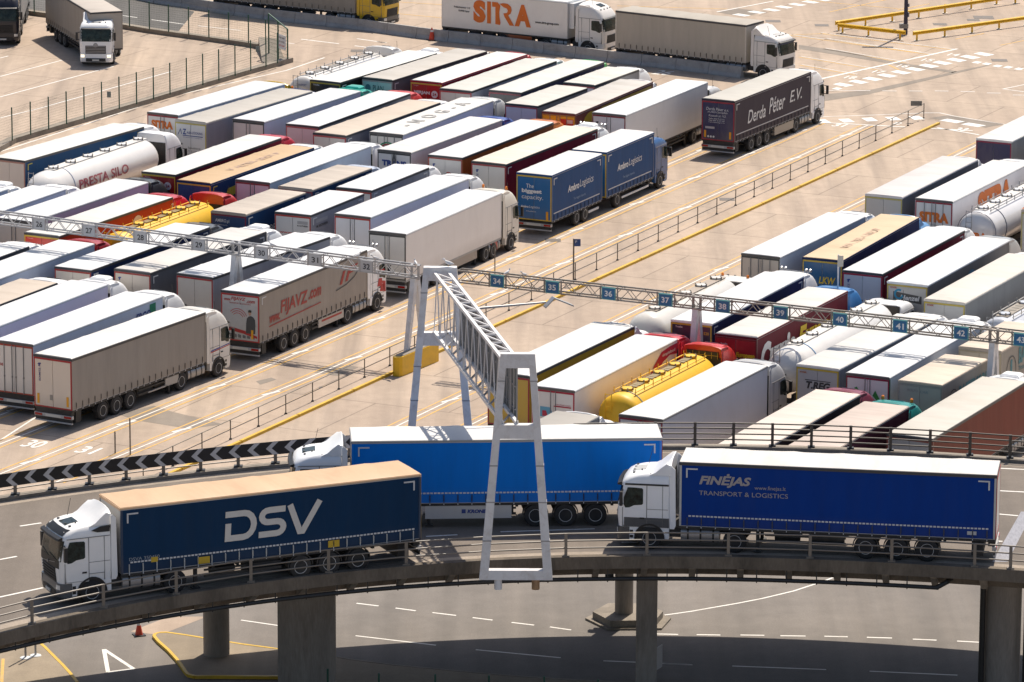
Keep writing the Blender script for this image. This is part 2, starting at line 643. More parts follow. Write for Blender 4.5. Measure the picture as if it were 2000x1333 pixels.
# lane dividers: yellow, white, yellow with cross ticks
for k, l0 in enumerate((-127.7, -131.15, -134.6, -138.1, -141.6, -145.1, -148.6, -152.1, -155.6, -159.1, -118.15, -114.7)):
    a0, a1 = (212, 322.5)
    if l0 > -120:
        a0, a1 = (215, 324)
    KN = [(a0, 0), (a1, 0)]
    if l0 < -120:
        KN = [(212, -.85), (225.5, -.36), (238, .12), (250, .3), (275, .1), (300, .05), (a1, 0)]

    def bend(a, KN=KN):
        for (p_, u_), (q_, v_) in zip(KN, KN[1:]):
            if a <= q_:
                return u_ + (v_ - u_) * (a - p_) / (q_ - p_)
        return KN[-1][1]
    for off_, wd_, m_, nm_ in ((-.42, .11, YELP, 'yellow_lane_line'), (.42, .11, YELP, 'yellow_lane_line'), (0, .10, WHITEP, 'white_lane_line')):
        line(yard, nm_, [lat(l0 + off_ + u_, p_) for p_, u_ in KN], wd_, m_, Z1)
    n = 0
    a = a0 + 3
    while a < a1:
        line(yard, 'lane_tick', [lat(l0 + bend(a) - 0.22, a - 0.7), lat(l0 + bend(a) + 0.20, a + 0.6)], 0.2, WHITEP, Z2)
        a += 9.4
# diagonal paint round the nearest parked lorry and the number row below it
pxline(yard, 'white_edge_line', [(0, 861), (66, 818), (140, 786)], 0.12, WHITEP, Z1)
pxline(yard, 'stop_line', [(1568, 238), (1900, 256)], 0.22, WHITEP, Z3)
pxline(yard, 'stop_line', [(1830, 250), (1912, 264)], 0.22, WHITEP, Z3)
pxline(yard, 'curved_edge_line', [(1592, 229), (1700, 225.5), (1810, 221), (1835, 221), (1862, 227), (1956, 242.5), (2040, 256)], 0.13, WHITEP, Z1)
for cx_, cy_ in ((1653.4, 236.2), (1698.9, 234), (1744.5, 232.2), (1790.6, 230.8)):
    quad(yard, 'white_block_marking', [(cx_ - 17, cy_ - 2.8), (cx_ + 4, cy_ - 4), (cx_ + 16.5, cy_ + 2.8), (cx_ - 4.8, cy_ + 4)], WHITEP, Z2)
for cx_, cy_ in ((1607, 237.5),):
    quad(yard, 'white_block_marking', [(cx_ - 14, cy_ - 2.8), (cx_ + 4, cy_ - 4), (cx_ + 16.5, cy_ + 2.8), (cx_ - 4.8, cy_ + 4)], WHITEP, Z2)
for cx_, cy_ in ((1859.4, 237), (1901, 244.6)):
    quad(yard, 'white_block_marking', [(cx_ - 25, cy_ - 1), (cx_ - 9, cy_ - 4.4), (cx_ + 25, cy_ + 1), (cx_ + 9, cy_ + 4.4)], WHITEP, Z2)
quad(yard, 'repair_patch', [(1815, 231), (1850, 226), (1960, 243), (1925, 250)], PATCH, Z1)
for cx_, cy_ in ((1585, 560), (1443, 590), (1303, 620), (1160, 650), (1020, 680), (880, 715), (733, 747), (590, 780), (440, 815), (297, 845), (140, 875)):
    P = [(cx_ - 108, cy_ - 5), (cx_ - 35, cy_ - 22), (cx_ + 115, cy_ + 5), (cx_ + 30, cy_ + 22)]
    quad(yard, 'white_block_marking', [(1620 + x / 5.263, y / 5.263) for x, y in P], WHITEP, Z2)
for cx_, cy_ in ((80, 915), (1517, 645), (1617, 660), (1728, 682), (1838, 695), (1950, 712), (2060, 730)):
    P = [(cx_ - 58, cy_ + 3), (cx_ - 8, cy_ - 13), (cx_ + 58, cy_ - 3), (cx_ + 10, cy_ + 13)]
    quad(yard, 'white_block_marking', [(1620 + x / 5.263, y / 5.263) for x, y in P], WHITEP, Z2)
for x0, x1, yy in ((545, 690, 937), (818, 957, 938), (1083, 1223, 938), (1348, 1495, 944), (1620, 1760, 959), (1885, 2010, 980)):
    pxline(yard, 'white_dash', [(1620 + x0 / 5.263, yy / 5.263), (1620 + x1 / 5.263, (yy + 2) / 5.263)], 0.16, WHITEP, Z2)
pxline(yard, 'white_stop_line', [(1598, 156), (1870, 96)], 0.28, WHITEP, Z2)
pxline(yard, 'white_edge_line', [(1595, 177.6), (1700, 177.6)], 0.14, WHITEP, Z2)
pxline(yard, 'white_box_marking', [(2030, 160), (1959, 174.5), (2030, 184)], 0.14, WHITEP, Z2)
quad(yard, 'repair_patch', [(1597, 186), (1700, 176), (1890, 135), (1936, 126), (1930, 129), (1700, 184), (1597, 200)], PATCH, Z1)
quad(yard, 'repair_patch', [(1560, 88), (1640, 100), (1750, 122), (1870, 140), (1860, 143), (1740, 125), (1630, 107), (1560, 96)], PATCH, Z1)
# lanes of the far block, pale double lines running towards the lower right
for (x0, y0), (x1, y1) in (((1610, 77), (1795, 104)), ((1608, 96), (1770, 124)), ((1560, 112), (1718, 138)), ((1562, 128), (1670, 147)), ((1500, 64), (1820, 108)), ((1600, 66), (1860, 98))):
    pxline(yard, 'pale_lane_line', [(x0, y0), (x1, y1)], 0.13, YELP, Z1)
    pxline(yard, 'pale_lane_line', [(x0 + 4, y0 - 1.6), (x1 + 5, y1 - 1.6)], 0.1, WHITEP, Z1)
for (x0, y0), (x1, y1) in (((1735, 127), (1756, 137)), ((1560, 0), (1760, 18)), ((1620, 24), (1735, -1)), ((1752, 20), (1815, 8)), ((1866, 77), (1922, 66)), ((1953, 89), (2010, 78)),
                           ((700, 20), (870, 36)), ((640, -4), (870, 10)), ((1205, 12), (1420, 18)), ((1500, 70), (1620, 66))):
    pxline(yard, 'pale_lane_line', [(x0, y0), (x1, y1)], 0.14, YELP, Z1)
pxline(yard, 'white_edge_line', [(1400, 24), (1510, 3)], 0.2, WHITEP, Z2)
for cx_, cy_ in ((1448, 30), (1478, 24.5), (1507, 20), (1531, 14.5), (1557, 9.5), (1583, 4.5), (1606, 0)):
    quad(yard, 'white_block_marking', [(cx_ - 19, cy_ - 0.8), (cx_ - 6, cy_ - 3), (cx_ + 19, cy_ + 0.8), (cx_ + 6, cy_ + 3)], WHITEP, Z2)
quad(yard, 'repair_patch', [(1400, 24), (1440, 17), (1500, 24), (1450, 33)], PATCH, Z1)
# area in front of the concrete barrier and behind the green fence
for pts in ([(697, 76), (752, 84)], [(693, 90), (730, 95)], [(588, 77), (662, 86)], [(736, 82), (755, 84)], [(1050, 88), (1160, 100)]):
    pxline(yard, 'white_lane_line', pts, 0.2, WHITEP, Z1)
for pts in ([(0, 150), (122, 118)], [(0, 190), (222, 130)], [(0, 231), (70, 214), (335, 140)], [(0, 114), (16, 110)], [(0, 297), (140, 252), (330, 190), (560, 138), (634, 113)], [(60, 262), (240, 205)],
            [(387, 51), (470, 60)], [(296, 39), (360, 48)], [(240, 31), (268, 35)], [(530, 81), (575, 86)]):
    pxline(yard, 'white_lane_line', pts, 0.15, WHITEP, Z1)
quad(yard, 'dark_asphalt_patch', [(200, -6), (262, -2), (380, 23), (345, 66), (240, 55), (60, 26), (40, -6)], ASPHB, 0.006)
for px in ([(300, 793), (338, 805), (270, 822), (232, 810)], [(338, 805), (435, 829), (370, 838), (270, 822)], [(655, 712), (700, 718), (660, 735), (612, 728)], [(500, 745), (530, 738), (540, 742), (508, 752)]):
    quad(yard, 'repair_patch', px, PATCH, 0.006)
for x, y, s_ in ((1921, 34.5, .8), (1901, 39.5, .5), (1836, 48, .55), (1952, 118.5, .6), (1510, 42, .6), (1605, 50, .55), (1080, 470, .5), (905, 640, .45), (640, 760, .5), (1420, 390, .5), (700, 100, .6), (345, 715, .4), (1690, 300, .5)):
    p = G(x, y)
    b_ = MB()
    b_.sheet([(p.x - s_, p.y - s_ * .8), (p.x + s_, p.y - s_ * .9), (p.x + s_, p.y + s_ * .9), (p.x - s_, p.y + s_)], Z2)
    b_.build('drain_cover', mat('iron_cover', (0.13, 0.11, 0.095), rough=.6, var=.2, scale=6), yard, smooth=False)
# numbers painted on the lanes
for s, x, y, hgt, m in (('30', 36, 872, 1.05, WHITEP), ('31', 142, 884, 1.0, WHITEP), ('31', 1622, 247, .85, WHITEP), ('33', 1862, 255, .8, WHITEP), ('32', 1740, 243, .6, WHITEP),
                        ('18', 1646, 153.5, .8, WHITEP), ('17', 1701, 142.5, .8, WHITEP), ('16', 1749, 131, .8, WHITEP), ('15', 1797, 119.5, .8, WHITEP), ('14', 1848, 109, .8, WHITEP), ('26', 1270, 145, 1.3, WHITEP)):
    p = G(x, y)
    text(yard, s, (p.x, p.y, Z2), RGT, DIR, m, h=hgt * 1.45, wd=hgt * 1.05, bold=0.02, name='painted_number')

# lower road paint
for pts in ([(132, 893), (255, 908)], [(350, 920), (463, 935)], [(555, 945), (687, 961)], [(780, 973), (890, 987)], [(997, 1000), (1122, 1015)], [(1210, 1025), (1328, 1042)]):
    pxline(lower, 'white_dash', [(650 + x / 2.854, 866 + y / 2.854) for x, y in pts], 0.13, WHITEP, Z1)
for pts in ([(-60, 1064), (70, 1067)], [(173, 1068), (305, 1070)], [(417, 1070), (550, 1072)], [(640, 1074), (780, 1076)], [(885, 1077), (1015, 1080)], [(1122, 1083), (1262, 1087)], [(1378, 1093), (1510, 1099)], [(1625, 1104), (1760, 1111)]):
    pxline(lower, 'white_dash', [(1300 + x / 2.854, 866 + y / 2.854) for x, y in pts], 0.14, WHITEP, Z1)
for pts in ([(127, 1074), (575, 1127)], [(797, 1152), (1270, 1197)], [(1508, 1214), (2000, 1235)]):
    pxline(lower, 'long_white_dash', [(650 + x / 2.854, 866 + y / 2.854) for x, y in pts], 0.12, WHITEP, Z1)
for pts in ([(-120, 1225), (150, 1237)], [(372, 1243), (895, 1263)], [(1137, 1272), (1627, 1294)]):
    pxline(lower, 'long_white_dash', [(1300 + x / 2.854, 866 + y / 2.854) for x, y in pts], 0.12, WHITEP, Z1)
pxline(lower, 'long_white_dash', [(470.6, 1211.8), (543, 1222.3)], 0.12, WHITEP, Z1)
pxline(lower, 'curved_white_line', [(1282.5, 1204), (1300, 1201.7), (1350, 1194.7), (1388, 1188), (1440, 1179), (1489, 1169.5), (1550, 1155), (1608, 1136), (1670, 1112)], 0.12, WHITEP, Z1)
P = [G(203, 1269), G(261, 1307), G(211, 1313.5)]
for i in range(3):
    a, b_ = P[i], P[(i + 1) % 3]
    line(lower, 'give_way_triangle', [a, b_], 0.19, WHITEP, Z1 + 0.001 * i)
quad(lower, 'pale_concrete_wedge', [(255, 1234), (330, 1205), (405, 1205), (312, 1241)], PAVE, Z1)

# islands with yellow kerbs
def island(name, pxs, h, kerb_runs, label=None, inset=0.3, kerbm=None):
    b = MB()
    poly = [tuple(G(x, y))[:2] for x, y in pxs]
    b.prism_z(poly, 0.0, h)
    o = struct(b.build(name, ISLE, smooth=False))
    for run in kerb_runs:
        P = [G(x, y) for x, y in run]
        for i in range(len(P) - 1):
            d = (P[i + 1] - P[i]).normalized()
            nrm = Vector((-d.y, d.x, 0)) * 0.075
            k = MB()
            k.prism_z([tuple((P[i] + nrm))[:2], tuple((P[i + 1] + nrm))[:2], tuple((P[i + 1] - nrm))[:2], tuple((P[i] - nrm))[:2]], 0.0, h + 0.012 + 0.002 * (i % 2))
            k.build('kerb_stone', kerbm or YELK, o, smooth=False)
    return o


isl = [(858, 1088), (866, 1077), (885, 1071), (930, 1069), (1020, 1082), (1150, 1103), (1350, 1135), (1560, 1163), (1700, 1185), (1700, 1310), (1570, 1314), (1250, 1312), (1085, 1312), (1050, 1303), (1033, 1285), (1010, 1250), (985, 1217), (940, 1168), (885, 1120)]
isl = [(x / 2.854, 866 + y / 2.854) for x, y in isl]
island('traffic_island', isl, 0.13, [isl[14:] + isl[:9], isl[9:15]])
isl2 = [(-60, 1190), (205, 1112), (250, 1150), (300, 1200), (350, 1250), (395, 1300), (430, 1345), (430, 1420), (-60, 1420)]
isl2 = [(x / 2.854, 866 + y / 2.854) for x, y in isl2]
island('left_traffic_island', isl2, 0.12, [isl2[1:7]])
pxline(None, 'yellow_paint_line', [(6, 1287), (3, 1340)], 0.14, YELP, 0.126, 0.12)
bpy.data.objects['yellow_paint_line'].parent = bpy.data.objects['left_traffic_island']
# pavement at the bottom edge
pv = [(28, 1207), (120, 1222), (340, 1250), (600, 1275), (870, 1300), (1100, 1318), (1330, 1333), (1700, 1352), (1900, 1420), (-40, 1500), (-60, 1200)]
pv = [(650 + x / 2.854, 866 + y / 2.854) for x, y in pv]
island('lower_pavement', pv, 0.12, [pv[:8]], kerbm=CONC)

# raised footway between the lane blocks with its yellow kerb
ka, kb = G(480, 862), G(1835, 243)
kd = (kb - ka).normalized()
kn = Vector((-kd.y, kd.x, 0))
ka = ka - kd * 26
fw = MB()
wid0, wid1 = 2.0, 1.55
fw.prism_z([tuple(ka)[:2], tuple(kb)[:2], tuple(kb + kn * wid1 * 0.4 + kd * 0.6)[:2], tuple(kb + kn * wid1)[:2], tuple(ka + kn * wid0)[:2]], 0.0, 0.12)
footway = struct(fw.build('footway', PAVE, smooth=False))
LK = (kb - ka).length
n = int(LK / 6.1)
for i in range(n):
    p, q = ka + kd * (LK * i / n + 0.05), ka + kd * (LK * (i + 1) / n - 0.05)
    k = MB()
    k.prism_z([tuple(p - kn * 0.06)[:2], tuple(q - kn * 0.06)[:2], tuple(q + kn * 0.13)[:2], tuple(p + kn * 0.13)[:2]], 0.0, 0.155)
    k.build('kerb_stone', YELK, footway, smooth=False)
line(footway, 'yellow_edge_line', [ka + kn * (wid0 + 0.16), kb + kn * (wid1 + 0.16)], 0.12, YELP, Z2)

#@@PART2

# ------------------------------------------------------------------ lorry parts
W = 2.5
CABS = {
    'high': [(0.98, 2.25, 1.20, .30), (1.5, 2.30, 1.235, .30), (2.0, 2.28, 1.24, .30), (2.82, 2.13, 1.225, .32), (3.0, 2.06, 1.215, .36), (3.3, 1.9, 1.18, .45),
             (3.55, 1.68, 1.13, .5), (3.72, 1.40, 1.07, .5), (3.82, 1.05, .99, .45), (3.85, .8, .93, .4)],
    'low': [(0.98, 2.25, 1.20, .28), (1.5, 2.30, 1.235, .28), (2.0, 2.28, 1.24, .28), (2.82, 2.14, 1.225, .30), (2.97, 2.09, 1.21, .36), (3.12, 1.97, 1.18, .42),
            (3.24, 1.78, 1.12, .45), (3.32, 1.5, 1.05, .45), (3.36, 1.2, .98, .4)],
}


def cprof(style, z):
    t = CABS[style]
    if z <= t[0][0]:
        return t[0][1:]
    for a, b in zip(t, t[1:]):
        if z <= b[0]:
            k = (z - a[0]) / (b[0] - a[0])
            return tuple(a[i] + (b[i] - a[i]) * k for i in (1, 2, 3))
    return t[-1][1:]


def cring(style, z, off=0.0, yr=0.0):
    yf, hw, rf = cprof(style, z)
    yf, hw, rf = yf + off, hw + off, rf + off
    pts = [(hw - .06, yr), (hw, yr + .06), (hw, yr + 0.9)]
    for k in range(7):
        a = PI / 2 * k / 6
        pts.append((hw - rf + rf * math.cos(a), yf - rf + rf * math.sin(a)))
    pts.append((0, yf + 0.04))
    for k in range(7):
        a = PI / 2 + PI / 2 * k / 6
        pts.append((-hw + rf + rf * math.cos(a), yf - rf + rf * math.sin(a)))
    pts += [(-hw, yr + 0.9), (-hw, yr + .06), (-hw + .06, yr)]
    return [(x, y, z) for x, y in pts]


def cfront(style, z, x, off):
    yf, hw, rf = cprof(style, z)
    yf, hw, rf = yf + off, hw + off, rf + off
    ax = abs(x)
    if ax <= hw - rf:
        return yf + 0.04 * (1 - ax / (hw - rf))
    return yf - rf + math.sqrt(max(0.0, rf * rf - (ax - hw + rf) ** 2))


def cpatch(b, style, z0, z1, x0, x1, off, nx=10, nz=4, m=0, z0c=None):
    vs = []
    for j in range(nz + 1):
        for i in range(nx + 1):
            x = x0 + (x1 - x0) * i / nx
            za = z0
            z = za + (z1 - za) * j / nz
            vs.append((x, cfront(style, z, x, off), z))
    fs = []
    for j in range(nz):
        for i in range(nx):
            a = j * (nx + 1) + i
            fs.append((a, a + nx + 1, a + nx + 2, a + 1))
    b.add(vs, fs, m)


_CM = {}


def cached(key, fn):
    if key not in _CM:
        _CM[key] = fn()
    return _CM[key]


def make_cab(root, y0, col, style='high', full=True, lit=False, opts=(), z0=0.0):
    paint = gloss(col)
    low = opts.get('low', None) if isinstance(opts, dict) else None
    ck = ckey(col)
    bumperm = gloss(opts.get('bumper', col)) if isinstance(opts, dict) else paint
    grille_m = (opts.get('grille') if isinstance(opts, dict) else None) or BLACK

    def shell():
        b = MB()
        zs = [t[0] for t in CABS[style]]
        zs = sorted(set(zs + [2.4]))
        b.loft([cring(style, z) for z in zs], 0)
        return b.mesh('cab', paint, angle=30)
    cab = link('cab', cached(('cab', style, ck), shell), root, Matrix.Translation((0, y0, z0)))

    def add(name, key, fn):
        return link(name, cached((name, style) + key, fn), cab)

    def ws():
        b = MB()
        cpatch(b, style, 1.93, 2.81, -1.17, 1.17, 0.012, nx=16, nz=4)
        return b.mesh('windscreen', GLASS)
    add('windscreen', (), ws)

    def vis():
        b = MB()
        vs = []
        for j, (dz, off) in enumerate(((2.80, .03), (2.82, .20), (2.90, .17), (2.96, .02))):
            for i in range(13):
                x = -1.1 + 2.2 * i / 12
                vs.append((x, cfront(style, 2.85, x, off), dz))
        fs = []
        for j in range(4):
            for i in range(12):
                a, c = j * 13 + i, ((j + 1) % 4) * 13 + i
                fs.append((a, c, c + 1, a + 1))
        fs += [tuple(j * 13 for j in range(4)), tuple(j * 13 + 12 for j in range(3, -1, -1))]
        b.add(vs, fs)
        return b.mesh('sun_visor', BLACK)
    add('sun_visor', (), vis)
    # low front: bumper with headlamps
    def bump():
        b = MB()
        rs = []
        for z, off in ((0.34, -.06), (0.42, 0.02), (0.7, 0.05), (0.98, 0.03)):
            yf, hw, rf = cprof(style, 1.2)
            pts = []
            y1 = 1.62
            for (x, y) in [(hw, y1)] + [(hw - rf + rf * math.cos(PI / 2 * k / 5), yf + off - rf + rf * math.sin(PI / 2 * k / 5)) for k in range(6)] + \
                    [(-hw + rf + rf * math.cos(PI / 2 + PI / 2 * k / 5), yf + off - rf + rf * math.sin(PI / 2 + PI / 2 * k / 5)) for k in range(6)] + [(-hw, y1)]:
                pts.append((x, y, z))
            rs.append(pts)
        b.loft(rs)
        return b.mesh('bumper', bumperm, angle=40)
    add('bumper', (ckey(opts.get('bumper', col)) if isinstance(opts, dict) else ck,), bump)

    def arch():
        b = MB()
        for r0, xx in ((.60, 1.218), (.67, 1.212)):
            poly = [(0.87 + r0 * math.cos(PI * k / 12), 0.5 + r0 * math.sin(PI * k / 12)) for k in range(13)]
            b.prism_x(poly, 0.8, xx)
        ou = [(0.87 + .67 * math.cos(PI * k / 12), 0.5 + .67 * math.sin(PI * k / 12)) for k in range(13)]
        inn = [(0.87 + .59 * math.cos(PI * k / 12), 0.5 + .59 * math.sin(PI * k / 12)) for k in range(12, -1, -1)]
        b.prism_x(ou + inn, 1.1, 1.262)
        return b.mesh('wheel_arch', BLACK)
    for s in (-1, 1):
        a_ = add('wheel_arch', (), arch)
        if s < 0:
            a_.scale.x = -1

    def low_side(y0_, y1_, z0_):
        def f():
            b = MB()
            arcp = [(0.87 + .66 * math.cos(PI * k / 24), 0.5 + .66 * math.sin(PI * k / 24)) for k in range(25)]
            arcp = [p for p in arcp if p[1] < 0.99]
            if y0_ < 1:
                pl = [p for p in arcp if p[0] < .87]
                b.prism_x([(0.02, .5)] + pl[::-1] + [(pl[0][0] + .02, .995), (0.02, .995)], 0.95, 1.224)
            else:
                pl = [p for p in arcp if p[0] > .87]
                b.prism_x(pl + [(pl[-1][0] - .02, .995), (1.74, .995), (1.74, .42), (1.54, .42)], 0.95, 1.224)
            return b.mesh('step_panel', paint)
        return f
    for s in (-1, 1):
        for y0_, y1_, z0_ in ((0.02, 0.24, 0.5), (1.47, 1.72, 0.4)):
            a_ = add('step_panel', (ck, y0_), low_side(y0_, y1_, z0_))
            if s < 0:
                a_.scale.x = -1

    def sidewin(s):
        def f():
            b = MB()
            poly = [(1.16, 2.04), (1.16, 2.68), (1.21, 2.73), (1.55, 2.75), (1.83, 2.75), (2.0, 2.3), (2.0, 1.98), (1.93, 1.84), (1.75, 1.86), (1.55, 1.96), (1.22, 1.99)]
            x0, x1 = sorted((s * 1.15, s * 1.248))
            b.prism_x(poly, x0, x1)
            return b.mesh('side_window', GLASS)
        return f
    for s in (-1, 1):
        add('side_window', (s,), sidewin(s))
    if full:
        def door(s):
            def f():
                b = MB()
                poly = [(1.02, 1.0), (1.02, 1.80), (1.5, 1.80), (2.0, 1.86), (2.03, 1.5), (1.98, 1.0)]
                x0, x1 = sorted((s * 1.15, s * 1.2465))
                b.prism_x(poly, x0, x1)
                return b.mesh('door', paint)
            return f

        def handle(s):
            def f():
                b = MB()
                x0, x1 = sorted((s * 1.235, s * 1.268))
                b.box(x0, x1, 1.1, 1.3, 1.36, 1.43)
                return b.mesh('door_handle', BLACK)
            return f
        for s in (-1, 1):
            add('door', (s, ck), door(s))
            add('door_handle', (s,), handle(s))

        def grille():
            b = MB()
            cpatch(b, style, 0.99, 1.62, -.78, .78, 0.014, nx=8, nz=3)
            for z in (1.08, 1.2, 1.32, 1.44, 1.56):
                vs = []
                for i in range(9):
                    x = -.74 + 1.48 * i / 8
                    y = cfront(style, z, x, 0.02)
                    vs += [(x, y, z - .03), (x, y + .03, z - .02), (x, y + .03, z + .02), (x, y, z + .03)]
                fs = []
                for i in range(8):
                    for k in range(3):
                        a = i * 4 + k
                        fs.append((a, a + 1, a + 5, a + 4))
                b.add(vs, fs, 1)
            return b.mesh('grille', [BLACK, grille_m])
        add('grille', (grille_m.name,), grille)

        def seam():
            b = MB()
            for s in (1,):
                x0, x1 = sorted((s * 1.2, s * 1.2475))
                b.box(x0, x1, 0.985, 1.012, 1.0, 2.85)
                b.box(x0, x1, 0.06, 1.0, 1.795, 1.815)
                b.box(x0, x1, 0.06, 1.95, 2.865, 2.89)
                b.box(x0, x1, 0.3, 0.985, 1.30, 1.318)
                b.box(x0, x1, 2.04, 2.06, 1.0, 1.85)
                b.box(x0, x1, 0.30, 0.318, 1.0, 2.865)
                b.box(x0, x1, 1.02, 2.04, 1.02, 1.04)
            return b.mesh('panel_seam', plain((0.16, 0.16, 0.16)))
        for s in (-1, 1):
            a_ = add('panel_seam', (), seam)
            if s < 0:
                a_.scale.x = -1

    def lamp(s):
        def f():
            b = MB()
            cpatch(b, style, 0.72, 0.92, min(s * .86, s * 1.14), max(s * .86, s * 1.14), 0.075, nx=6, nz=2)
            return b.mesh('headlamp', LIT if lit else CLEAR)
        return f
    for s in (-1, 1):
        add('headlamp', (s, lit), lamp(s))

    def lowgrille():
        b = MB()
        cpatch(b, style, 0.40, 0.66, -.75, .75, 0.075, nx=8, nz=1)
        return b.mesh('lower_grille', BLACK)
    add('lower_grille', (), lowgrille)

    def plate():
        b = MB()
        b.box(-.26, .26, 2.34, 2.40, .46, .58)
        return b.mesh('number_plate', PLATE)
    add('number_plate', (), plate)

    def mirror(s):
        def f():
            b = MB()
            b.box(*sorted((s * 1.36, s * 1.52)), 2.03, 2.15, 1.98, 2.6)
            b.tube((s * 1.2, 2.05, 2.62), (s * 1.45, 2.1, 2.55), .03)
            b.tube((s * 1.2, 2.05, 2.0), (s * 1.45, 2.1, 2.05), .03)
            return b.mesh('mirror', BLACK)
        return f
    for s in (-1, 1):
        add('mirror', (s,), mirror(s))

    # roof fairing behind / above the cab
    def spoiler():
        b = MB()
        if style == 'low':
            rs = []
            for x in (-1.12, -1.0, -.8, -.4, 0, .4, .8, 1.0, 1.12):
                e = abs(x) / 1.12
                top = 3.98 - 0.22 * e ** 4
                prof = [(1.0 - .1 * e, 3.30), (0.72 - .08 * e, 3.42), (0.42, 3.62), (0.16, 3.82), (0.0, top), (-0.05, top - .02), (-.04, 3.3)]
                rs.append([(x, y, z) for y, z in prof])
            b.loft(rs[::-1])
        else:
            rs = []
            for x in (-1.1, -.95, -.5, 0, .5, .95, 1.1):
                e = abs(x) / 1.1
                top = 3.97 - 0.14 * e ** 4
                prof = [(0.95, 3.80 - .07 * e), (0.5, 3.90 - .09 * e), (0.0, top), (-0.06, top - .03), (-.04, 3.5), (0.9, 3.5)]
                rs.append([(x, y, z) for y, z in prof])
            b.loft(rs[::-1])
        return b.mesh('roof_spoiler', paint, angle=30)
    if opts.get('spoiler', True):
        add('roof_spoiler', (ck,), spoiler)

    def fairing(s):
        def f():
            b = MB()
            b.prism_x([(-.005, .95), (-.005, 3.70), (-.08, 3.74), (-.23, 3.6), (-.27, 1.1), (-.2, .95)], *sorted((s * 1.17, s * 1.213)))
            return b.mesh('side_fairing', paint)
        return f
    for s in (-1, 1) if opts.get('spoiler', True) else ():
        add('side_fairing', (s, ck), fairing(s))

    def rear_wall():
        b = MB()
        b.box(-1.1, 1.1, -.03, -.004, 1.0, 3.3)
        return b.mesh('rear_wall', DARK)
    add('rear_wall', (), rear_wall)

    def chass():
        b = MB()
        b.box(-1.0, 1.0, -.6, .3, .55, .98)
        return b.mesh('engine_frame', DARK)
    add('engine_frame', (), chass)
    if full:
        def wip():
            b = MB()
            for x0, x1 in ((-.9, -.1), (.05, .85)):
                p0, p1 = (x0, cfront(style, 1.97, x0, .03), 1.97), (x1, cfront(style, 2.12, x1, .03), 2.12)
                b.tube(p0, p1, .012, 4)
            return b.mesh('wiper', BLACK)
        add('wiper', (), wip)

        def mk():
            b = MB()
            zt_ = 3.30 if style == 'low' else 3.55
            for x in (-.7, -.25, .25, .7):
                y = cfront(style, zt_ - .02, x, 0)
                b.box(x - .05, x + .05, y - .06, y + .03, zt_ - .04, zt_ + .03)
            b.tube((.85, 1.2, zt_ - .1), (.9, 1.0, zt_ + .75), .012, 4)
            b.tube((-.5, 1.3, zt_), (-.5, 1.3, zt_ + .12), .03, 5)
            return b.mesh('roof_marker', BLACK)
        add('roof_marker', (), mk)

        def foot():
            b = MB()
            for z in (.5, .72):
                b.box(1.05, 1.232, 1.58, 1.73, z, z + .13)
            return b.mesh('step', BLACK, smooth=False)
        for s in (-1, 1):
            a_ = add('step', (), foot)
            if s < 0:
                a_.scale.x = -1
    if isinstance(opts, dict):
        ztop = cprof(style, 9)
        zt = CABS[style][-1][0]
        if opts.get('sunroof', True):
            def sr():
                b = MB()
                if style == 'low':
                    b.prism_x([(1.15, zt - .02), (1.15, zt + .03), (1.72, 3.30), (1.72, 3.24)], -.38, .38)
                else:
                    b.prism_x([(1.05, 3.82), (1.05, 3.87), (1.5, 3.72), (1.5, 3.66)], -.35, .35)
                return b.mesh('roof_hatch', GLASS if opts.get('hatch') == 'glass' else plain((0.4, 0.4, 0.4)))
            add('roof_hatch', (opts.get('hatch'),), sr)
        if opts.get('louvre'):
            def lv():
                b = MB()
                b.box(-.95, .95, -.10, -.062, 3.22, 3.62)
                for k in range(6):
                    b.box(-.95 + k * .37, -.92 + k * .37, -.112, -.10, 3.24, 3.60, 1)
                b.box(-.95, .95, -.114, -.10, 3.40, 3.43, 1)
                return b.mesh('rear_louvre', [BLACK, plain((0.45, 0.28, 0.03))], smooth=False)
            add('rear_louvre', (), lv)
        if opts.get('ac'):
            def ac():
                b = MB()
                zz = 3.84 if style == 'high' else 3.33
                b.loft([[(x * k, .75 + y * k, z) for x, y in ((.55, -.4), (.55, .4), (.42, .5), (-.42, .5), (-.55, .4), (-.55, -.4))] for z, k in ((zz, 1), (zz + .12, 1), (zz + .2, .8))])
                return b.mesh('air_conditioner', paint)
            add('air_conditioner', (ck,), ac)
        if opts.get('beacons'):
            for s in (-1, 1):
                def bc():
                    b = MB()
                    b.lathe([(0, .06), (.03, .09), (.2, .085), (.25, .03)], 'z', (0, 0, 0), 10)
                    return b.mesh('beacon', ORL)
                link('beacon', cached(('beacon',), bc), cab, Matrix.Translation((s * .8, 1.1, CABS[style][-1][0] - .06)))
        if opts.get('horns'):
            def hn():
                b = MB()
                for x in (-.9, -.65, .65, .9):
                    b.lathe([(0, .05), (.1, .11), (.13, .11)], 'y', (x, 1.35, 3.88), 8)
                b.tube((-1.0, 1.38, 3.8), (1.0, 1.38, 3.8), .03)
                return b.mesh('roof_lamp_bar', ALU)
            add('roof_lamp_bar', (), hn)
        if opts.get('stripe'):
            for z, c in ((1.72, (0.03, 0.05, 0.3)), (1.64, (0.45, 0.02, 0.02))):
                b = MB()
                b.prism_x([(0.1, z - .12), (2.0, z - .02), (2.0, z + .03), (0.1, z - .07)], 1.2, 1.252)
                b.build('cab_stripe', flat(c), cab)
